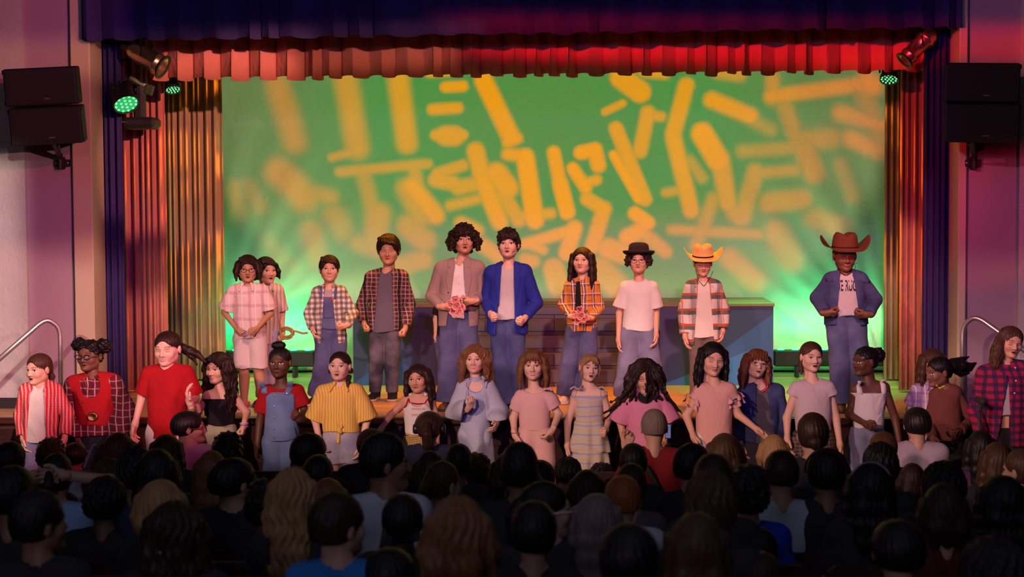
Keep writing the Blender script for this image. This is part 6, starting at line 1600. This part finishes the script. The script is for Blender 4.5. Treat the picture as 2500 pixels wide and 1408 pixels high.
# cx, top, width, hair, colour, head turn, shirt, skin, words that single the person out
AUD = [
 (22, 1077, 76, 'short', 'k', 0, 'K', 2, 'black short hair at the far left edge, below the handrail'),
 (124, 1067, 74, 'curly', 'b', 0, 'W', 1, 'brown curly hair, sitting in front of the red striped shirt'),
 (182, 1080, 56, 'short', 'k', 0, 'K', 2, 'small dark head in front of the red waistcoat'),
 (288, 1056, 88, 'bob', 'm', 0, 'K', 1, 'mahogany bob, between the red waistcoat and the red T-shirt'),
 (262, 1117, 70, 'tousled', 'b', 0, 'M', 2, 'brown tousled hair right behind the mahogany bob'),
 (405, 1060, 80, 'long', 'd', 0, 'K', 1, 'dark long hair in front of the long red T-shirt'),
 (462, 1004, 66, 'short', 'k', -75, 'L', 1, 'lavender shirt, dark glasses and face turned right, taller than the row'),
 (330, 1090, 88, 'tousled', 'k', 0, 'K', 2, 'black tousled hair left of the dark parted hair'),
 (382, 1096, 86, 'long', 'k', 0, 'N', 1, 'parted black long hair right of the black tousled hair'),
 (137, 1107, 76, 'pony', 'k', 0, 'S', 1, 'black ponytail and sky blue shirt, hands behind the head'),
 (28, 1137, 112, 'short', 'k', 0, 'K', 2, 'large black head of hair at the left edge of the middle rows'),
 (95, 1197, 112, 'short', 'k', -45, 'K', 2, 'short black hair, ear and cheek turned right, left side of the rear rows'),
 (255, 1163, 104, 'tousled', 'k', 0, 'K', 2, 'black tousled hair in the dark left of the blond bob'),
 (390, 1172, 126, 'bob', 'y', 0, 'K', 1, 'dark blond bob at the left, before the long red T-shirt'),
 (424, 1224, 156, 'wavylong', 'd', 0, 'K', 1, 'dark wavy long hair with two clips, lowest left of the middle'),
 (52, 1268, 116, 'thin', 'g', -45, 'K', 1, 'thin grey crop and pale ear at the bottom left'),
 (14, 1300, 110, 'short', 'k', 0, 'K', 2, 'black hair cut off by the bottom left corner'),
 (555, 1053, 84, 'curly', 'k', 0, 'K', 1, 'black curly hair in front of the sage skirt'),
 (515, 1100, 78, 'long', 'l', 0, 'K', 1, 'light brown long hair left of the boyish black crop'),
 (572, 1118, 104, 'short', 'k', -45, 'K', 1, 'black short hair with an ear showing, behind the light brown hair'),
 (757, 1057, 76, 'short', 'k', -45, 'K', 2, 'short black hair in front of the denim dungarees'),
 (753, 1086, 76, 'bob', 'b', 0, 'K', 1, 'brown bob directly behind the short black hair at the dungarees'),
 (776, 1110, 76, 'short', 'k', 0, 'K', 1, 'round black head of hair behind the brown bob'),
 (640, 1168, 72, 'curly', 'k', 0, 'K', 3, 'dim curly black hair left of the long blond hair'),
 (713, 1142, 106, 'wavylong', 'y', 0, 'K', 1, 'long wavy blond hair in front of the yellow shirt'),
 (800, 1168, 94, 'bob', 'l', 0, 'W', 1, 'light brown bob and pale collar right of the long wavy blond hair'),
 (828, 1203, 118, 'short', 'd', -45, 'B', 1, 'bright blue T-shirt and short dark brown hair'),
 (905, 1046, 70, 'pony', 'd', 0, 'K', 1, 'small dark head in front of the yellow shirt sleeve'),
 (944, 1057, 96, 'short', 'k', -75, 'W', 2, 'black short hair, face turned right, pale grey top'),
 (945, 1146, 104, 'long', 'b', 0, 'K', 1, 'brown long hair below the one in the pale grey top'),
 (873, 1149, 66, 'short', 'k', 0, 'K', 2, 'small black head left of the brown long hair'),
 (982, 1207, 108, 'braids', 'k', 0, 'K', 3, 'black braids ending in purple beads'),
 (950, 1338, 132, 'short', 'k', 0, 'N', 2, 'low black head at the bottom edge, a red light on the back'),
 (1047, 1006, 64, 'pony', 'd', 0, 'N', 1, 'dark ponytail under a black headset, before the white tank top'),
 (1120, 1083, 66, 'short', 'k', 0, 'K', 2, 'black hair at the left foot of the powder blue dress'),
 (1050, 1101, 82, 'bob', 'd', 0, 'K', 1, 'dark brown bob behind the headset'),
 (1084, 1126, 70, 'pony', 'b', -45, 'S', 1, 'brown ponytail and a patch of light blue left of the afro'),
 (1160, 1105, 132, 'afro', 'k', 0, 'K', 3, 'big black afro with a yellow hair tie, behind the powder blue dress'),
 (1240, 1104, 76, 'bob', 'd', 0, 'K', 1, 'dark bob touching the right side of the afro'),
 (1268, 1079, 70, 'short', 'k', 0, 'K', 2, 'black hair in front of the pink jumpsuit'),
 (1288, 1148, 98, 'bob', 'k', 0, 'K', 1, 'black bob under a red headband'),
 (1318, 1123, 74, 'short', 'k', 0, 'S', 2, 'black hair and light blue collar right of the red headband'),
 (1387, 1116, 76, 'tousled', 'k', 0, 'K', 2, 'black tousled hair in front of the pastel dress'),
 (1433, 1147, 88, 'bob', 'd', 0, 'K', 1, 'dark brown bob below the pastel dress'),
 (1468, 1129, 66, 'curly', 'k', 0, 'K', 3, 'small curly black head right of the pastel dress'),
 (1118, 1214, 148, 'wavybob', 'l', 0, 'K', 1, 'large wavy light brown bob near the bottom middle'),
 (1338, 1177, 104, 'pony', 'k', -75, 'K', 1, 'black hair and pale face turned right in clear glasses'),
 (1303, 1223, 112, 'short', 'k', 0, 'K', 1, 'smooth black head in front of the face turned right'),
 (1456, 1206, 122, 'long', 'v', 0, 'P', 1, 'long ash coloured hair right of the bottom middle'),
 (1520, 1161, 90, 'crop', 'r', 0, 'W', 1, 'copper red crop and pale collar'),
 (1597, 998, 64, 'thin', 'g', 0, 'R', 1, 'nearly bald head, red shirt and black strap, holding up a phone'),
 (1546, 1082, 68, 'short', 'k', 0, 'K', 2, 'black crop behind the red shirt with the strap'),
 (1541, 1131, 74, 'short', 'd', 0, 'G', 1, 'dark crop above the copper red one'),
 (1695, 1082, 80, 'short', 'k', -45, 'K', 1, 'black short hair in front of the peach blouse'),
 (1770, 1058, 90, 'bob', 'b', 0, 'K', 1, 'brown bob between the peach blouse and the denim jacket'),
 (1741, 1107, 88, 'crop', 'd', 0, 'K', 1, 'dark close crop below the brown bob'),
 (1890, 1061, 72, 'bob', 'y', 0, 'K', 1, 'blond bob in front of the pale cap-sleeved top'),
 (1985, 1007, 78, 'bun', 'd', 0, 'K', 1, 'dark hair pinned into a bun, before the dark patterned skirt'),
 (1908, 1098, 84, 'crop', 'd', 0, 'W', 1, 'dark crop and pale collar behind the blond bob'),
 (1828, 1134, 106, 'curly', 'k', 0, 'U', 1, 'black curly hair and ultramarine top'),
 (1733, 1148, 128, 'tousled', 'b', 0, 'K', 1, 'brown tousled hair below the peach blouse'),
 (1702, 1253, 152, 'long', 'b', 0, 'K', 1, 'large brown long hair right of the bottom middle'),
 (1535, 1279, 146, 'short', 'k', 0, 'N', 1, 'large black head at the bottom between ash and brown long hair'),
 (1852, 1287, 92, 'short', 'k', 0, 'W', 1, 'black head and pale sleeve below the ultramarine top'),
 (1855, 1347, 112, 'short', 'd', 0, 'K', 2, 'dark head at the bottom edge left of the grey-blue T-shirt'),
 (1897, 1169, 84, 'bob', 'l', 0, 'N', 1, 'light brown bob left of the big dark blond head'),
 (1988, 1141, 152, 'bun', 'l', -45, 'W', 1, 'big dark blond head with a low bun in a grey-blue T-shirt'),
 (2157, 1054, 66, 'crop', 'b', 0, 'K', 1, 'brown crop in front of the white smocked top'),
 (2150, 1079, 86, 'tousled', 'k', 0, 'K', 2, 'black tousled hair behind the brown crop at the pale jeans'),
 (2240, 994, 66, 'short', 'k', 0, 'L', 1, 'black crop and lavender shirt leaning right, before the lilac checks'),
 (2018, 1096, 92, 'short', 'k', 0, 'K', 2, 'black hair with sunglasses pushed up, above the big dark blond head'),
 (2125, 1129, 112, 'long', 'k', 0, 'K', 1, 'long black hair with a clear hairband, right of the dark blond head'),
 (2228, 1131, 70, 'bob', 'd', 0, 'K', 1, 'dark bob right of the long black hair with the hairband'),
 (2305, 1126, 104, 'tousled', 'k', 0, 'K', 2, 'black tousled hair below the lavender shirt'),
 (2305, 1181, 114, 'bob', 'd', 0, 'M', 1, 'dark brown bob low in front of the right handrail'),
 (2395, 1051, 72, 'long', 'k', 0, 'P', 1, 'long black hair in front of the crutch'),
 (2437, 1079, 82, 'long', 'b', 0, 'K', 1, 'brown long hair before the maroon checked shirt'),
 (2492, 1096, 60, 'pony', 'b', 45, 'K', 1, 'face turned left at the right edge of the photo'),
 (2450, 1161, 122, 'long', 'k', 0, 'K', 1, 'long black hair low at the right edge'),
 (2430, 1312, 172, 'tousled', 'k', 0, 'K', 1, 'largest black head in the bottom right corner'),
 (2195, 1269, 142, 'short', 'k', 0, 'K', 1, 'large black head right of the grey-blue T-shirt'),
 (2365, 1263, 62, 'curly', 'k', 0, 'K', 2, 'small dark head between the two large ones at the bottom right'),
]
ROWS = [10.3-.82*i for i in range(9)]
rows = {i: [] for i in range(9)}
def sit(spec):
    cx, top, w, hk, hcx, yaw, shc, sk, words_ = spec
    best = None; Wh = HSPEC[hk][0]
    topz = 1.182+(HSPEC[hk][1]['vol'] if HSPEC[hk][1]['vol'] > 0 else 0)+(.0)
    for i, Y in enumerate(ROWS):
        pt = at(cx, top, Y); sh = (pt.z-rake(Y))/topz; sw = w*Y/FPX/Wh
        if Y < 4.0 and w < 140: continue
        c = abs(math.log(max(sh, .05)/sw))+.35*abs(math.log(max(sh, .05)/1.0))
        if any(abs(pt.x-q[0]) < .38 for q in rows[i]): c += 1.5
        if best is None or c < best[0]: best = (c, i, pt, sh, sw)
    c, i, pt, sh, sw = best
    s = min(1.15, max(.82, sh)); sx = min(s*1.14, max(s*.88, sw))
    key = 'phone' if 'phone' in words_ else yaw
    body, shirt = BOD[key]
    o = bpy.data.objects.new('person', body); C.objects.link(o); obj_slot(o, SKN[sk])
    o.location = (pt.x, ROWS[i], pt.z-topz*s); o.scale = (sx, sx, s); o.rotation_euler = (0, 0, PI)
    tag(o, 'seated person: '+words_, 'person', 'audience members seated in rows with their backs to the camera')
    kids = [('shirt', shirt, SHC[shc]), ('trousers', TROU, SHC['K']), ('hair', aud_hair(hk, yaw), HCOL[hcx])]
    for n, me, mt in kids:
        q = bpy.data.objects.new(n, me); C.objects.link(q); q.parent = o; obj_slot(q, mt)
    rows[i].append((pt.x, o, words_, s)); return o
bpy.context.view_layer.update()
AO = [sit(a) for a in AUD]
def find(word): return [o for o, a in zip(AO, AUD) if word in a[8]][0]
def kid(o, name, mb, mat, label=None, **kw):
    c = mb.build(name, mat, o, **kw)
    if label: c['label'] = label
    return c
# things worn
def hc(p): return Vector((p[0]+HC[0], p[1]+HC[1], p[2]+HC[2]))
kid(find('red headband'), 'headband', MB().tube([hc((.088*math.cos(a), .01, .02+.092*math.sin(a))) for a in np.linspace(-.1, PI+.1, 21)], .008, 8), plain('bright red band', (.75, .01, .01), .5), smooth=True)
mb = MB().tube([hc((.090*math.cos(a), .0, .01+.105*math.sin(a))) for a in np.linspace(0, PI, 21)], .007, 8)
for s in (-1, 1): mb.lathe([(0, -.02), (.036, -.02), (.038, .0), (.030, .014), (0, .014)], 16, hc((s*.090, .0, -.005)), Matrix.Rotation(s*PI/2, 3, 'Y'))
kid(find('black headset'), 'headset', mb, plain('black plastic', (.012, .012, .012), .4), smooth=True)
kid(find('afro with a yellow'), 'hair_tie', MB().tube([hc((.030*math.cos(a), .125+.006*math.sin(a*6), -.045+.020*math.sin(a))) for a in np.linspace(0, 2*PI, 31)], .010, 6, False), plain('mustard scrunchie', (.55, .32, .05), .8), smooth=True)
for k, n in enumerate(('sunglasses pushed', 'clear hairband')):
    o = find(n); q = plain('black plastic', (.012, .012, .012), .2) if k == 0 else plain('clear grey plastic', (.25, .27, .33), .15)
    kid(o, 'hairband' if k else 'sunglasses', MB().tube([hc((.094*math.cos(a), .02, .030+.092*math.sin(a))) for a in np.linspace(-.2, PI+.2, 21)], .005, 8), q, smooth=True)
o = find('glasses and face'); kid(o, 'glasses', MB().tube([tuple((Matrix.Translation(Vector(HC)) @ Matrix.Rotation(math.radians(-75), 4, 'Z')) @ Vector(v)) for v in ((-.084, .01, .004), (-.074, -.07, .004), (-.05, -.094, .004), (-.03, -.098, -.014), (-.010, -.097, .004), (.01, -.097, .004), (.03, -.098, -.014), (.05, -.094, .004), (.074, -.07, .004))], .003, 6), plain('black red frame', (.12, .01, .01), .3), smooth=True)
o = find('clear glasses'); kid(o, 'glasses', MB().tube([tuple((Matrix.Translation(Vector(HC)) @ Matrix.Rotation(math.radians(-75), 4, 'Z')) @ Vector(v)) for v in ((-.084, .01, .004), (-.074, -.07, .004), (-.05, -.094, .004), (-.03, -.098, -.014), (-.010, -.097, .004), (.01, -.097, .004), (.03, -.098, -.014), (.05, -.094, .004), (.074, -.07, .004))], .003, 6), plain('clear frame', (.6, .55, .55), .2), smooth=True)
o = find('purple beads')
rb = random.Random(3)
for x in (-.078, -.047, -.016, .016, .047, .078):
    for dz in (0, .03): kid(o, 'bead', MB().lathe([(0, -.010), (.008, -.006), (.010, 0), (.008, .006), (0, .010)], 10, hc((x+rb.uniform(-.01, .01), .086, -.262-dz))), plain('violet bead', (.30, .10, .60), .2), smooth=True)
o = find('two clips')
for s in (-1, 1): kid(o, 'hair_clip', MB().box(hc((s*.035, .112, -.04)), (.030, .010, .012), bev=.003), plain('pearl clip', (.40, .38, .45), .3))
o = find('black strap'); kid(o, 'strap', MB().tube([(.13, -.03, .925), (.05, .095, .86), (-.05, .100, .70), (-.14, .06, .55)], .018, 6), plain('black webbing', (.012, .012, .012), .8), smooth=True)
# bare arms crossed behind one head
o = find('hands behind')
sk1 = SKN[1]
for s in (-1, 1):
    pr = [rc((s*.15, .0, .885), (s*.30, .02, 1.06), .038, .033, .02), rc((s*.30, .02, 1.06), (s*.06, .085, 1.10), .032, .024, .015)]
    av, af = sculpt(pr, .007)
    c = link_mesh('arm', np_mesh('arm', [(av, af, np.zeros((len(av), 4))), (HANDS['relax'][0] @ np.array(Matrix.Rotation(s*PI/2, 3, 'Y')).T+np.array((s*.06, .10, 1.10)), HANDS['relax'][1], None)]), sk1, o); c['label'] = 'bare forearm folded behind the head'
# a small lit phone and a held-up phone
root = find('holding up a phone'); p_ = at(1631, 1052, root.location.y+.27)
ph = empty('phone', p_, 'lit phone held up by the nearly bald person in the red shirt', 'phone')
MB().box((0, 0, 0), (.040, .010, .100), bev=.006).build('case', plain('black phone case', (.01, .01, .012), .4), ph)
MB().box((0, -.0058, 0), (.033, .001, .088)).build('screen', plain('phone picture', (.02, .02, .03), .2, emit=(.35, .35, .75), es=.35), ph)
p_ = at(220, 1112, 8.9); ph = empty('phone', p_, 'pale edged phone held up in front of the dark jeans at the left', 'phone')
R_ = Matrix.Rotation(math.radians(22), 3, 'Y')
MB().box((0, 0, 0), (.012, .072, .15), R_, .005).build('case', plain('lilac phone case', (.45, .40, .62), .4), ph)
MB().box((-.0065, 0, 0), (.001, .062, .135), R_).build('screen', plain('dim blue screen', (.03, .03, .2), .2, emit=(.06, .06, .5), es=.3), ph)
# glowing red spot near the bottom edge
o = find('a red light'); kid(o, 'red_spot', MB().lathe([(0, -.014), (.012, -.010), (.016, 0), (.012, .010), (0, .014)], 14, (.0, .115, .93), Matrix.Rotation(PI/2, 3, 'X')), plain('glowing red', (.6, .0, .01), .4, emit=(1, .01, .02), es=.9), smooth=True)

# ------------------------------------------------------------------ theatre seats
m_seat = plain('dark maroon plastic shell', (.030, .010, .010), .7); m_pad = cloth('dark maroon seat cloth', (.05, .010, .014)); m_iron = plain('black cast iron', (.02, .016, .016), .75)
def back_mesh():
    def f(u, v):
        x = (u-.5)*.50; z = .42+.38*v; e = max(0, abs(u-.5)*2-.86)/.14; z -= .03*e*e*(v > .5)*(v-.5)*2
        return (x, -.012*math.cos((u-.5)*PI)-.05*v+.0*z, z)
    mb = MB(); nu, nv = 13, 7
    vs = [f(i/(nu-1), j/(nv-1)) for j in range(nv) for i in range(nu)]; t = .035
    b = [(x, y+t, z) for x, y, z in vs]; n = len(vs)
    fs = [(j*nu+i, j*nu+i+1, (j+1)*nu+i+1, (j+1)*nu+i) for j in range(nv-1) for i in range(nu-1)]
    F = fs+[tuple(q+n for q in f_[::-1]) for f_ in fs]
    rim = [i for i in range(nu)]+[j*nu+nu-1 for j in range(1, nv)]+[(nv-1)*nu+i for i in range(nu-2, -1, -1)]+[j*nu for j in range(nv-2, 0, -1)]
    for k in range(len(rim)): a, c_ = rim[k], rim[(k+1) % len(rim)]; F.append((c_, a, a+n, c_+n))
    return mb.add(vs+b, F)
def build_seat():
    root = empty('theatre_seat', (0, 0, 0), 'x', 'seat')
    back_mesh().build('backrest', m_seat, root)
    MB().box((0, .045, .60), (.44, .03, .30), bev=.012).build('back_pad', m_pad, root)
    MB().box((0, .26, .325), (.46, .40, .07), bev=.02).build('seat', m_pad, root)
    for s in (-1, 1):
        MB().box((s*.262, .20, .27), (.022, .10, .54), bev=.004).box((s*.262, .18, .01), (.03, .24, .02), bev=.004).build('leg', m_iron, root)
        MB().box((s*.262, .19, .56), (.040, .30, .025), bev=.008).build('armrest', m_iron, root)
    return root
proto = build_seat(); used = False
NUM = ['first', 'second', 'third', 'fourth', 'fifth', 'sixth', 'seventh', 'eighth', 'ninth', 'tenth', 'eleventh', 'twelfth', 'thirteenth', 'fourteenth', 'fifteenth']
for i, Y in enumerate(ROWS):
    xs = sorted([(q[0], q[2]) for q in rows[i]]); hw = 1300*Y/FPX+.1; x0, x1 = X_(1250, Y)-hw, X_(1250, Y)+hw
    slots = []; prev = x0
    allx = [(x, w_) for x, w_ in xs]
    # occupied seats, then empty ones in the gaps between them
    pts = [x0-.3]+[x for x, _ in allx]+[x1+.3]
    for (x, w_) in allx: slots.append([x, w_])
    for a, b in zip(pts[:-1], pts[1:]):
        n = int((b-a)/.555)-1+(1 if (b-a)/.555 % 1 > .9 else 0)
        for k in range(max(0, n)): slots.append([a+(b-a)*(k+1)/(n+1), None])
    slots.sort(key=lambda s: s[0])
    for k, (x, w_) in enumerate(slots):
        gap = min([abs(x-q[0]) for q in slots if q[0] != x] or [.56])
        if not used: o = proto; used = True
        else:
            o = proto.copy(); C.objects.link(o)
            for ch in proto.children: c = ch.copy(); C.objects.link(c); c.parent = o
        o.location = (x, Y-.235, rake(Y)); o.scale = (min(1, max(.55, gap/.57)), 1, 1)
        if w_: o['label'] = 'theatre seat of the person with '+w_[:70].rsplit(' ', 1)[0] if len(w_) > 70 else 'theatre seat of the person with '+w_
        else: o['label'] = 'empty dark maroon theatre seat, %s from the left in the %s row from the stage' % (NUM[min(k, 14)], NUM[i])
        o['label'] = ' '.join(o['label'].split()[:16])
        o['group'] = 'theatre seats in the %s row from the stage' % NUM[i]
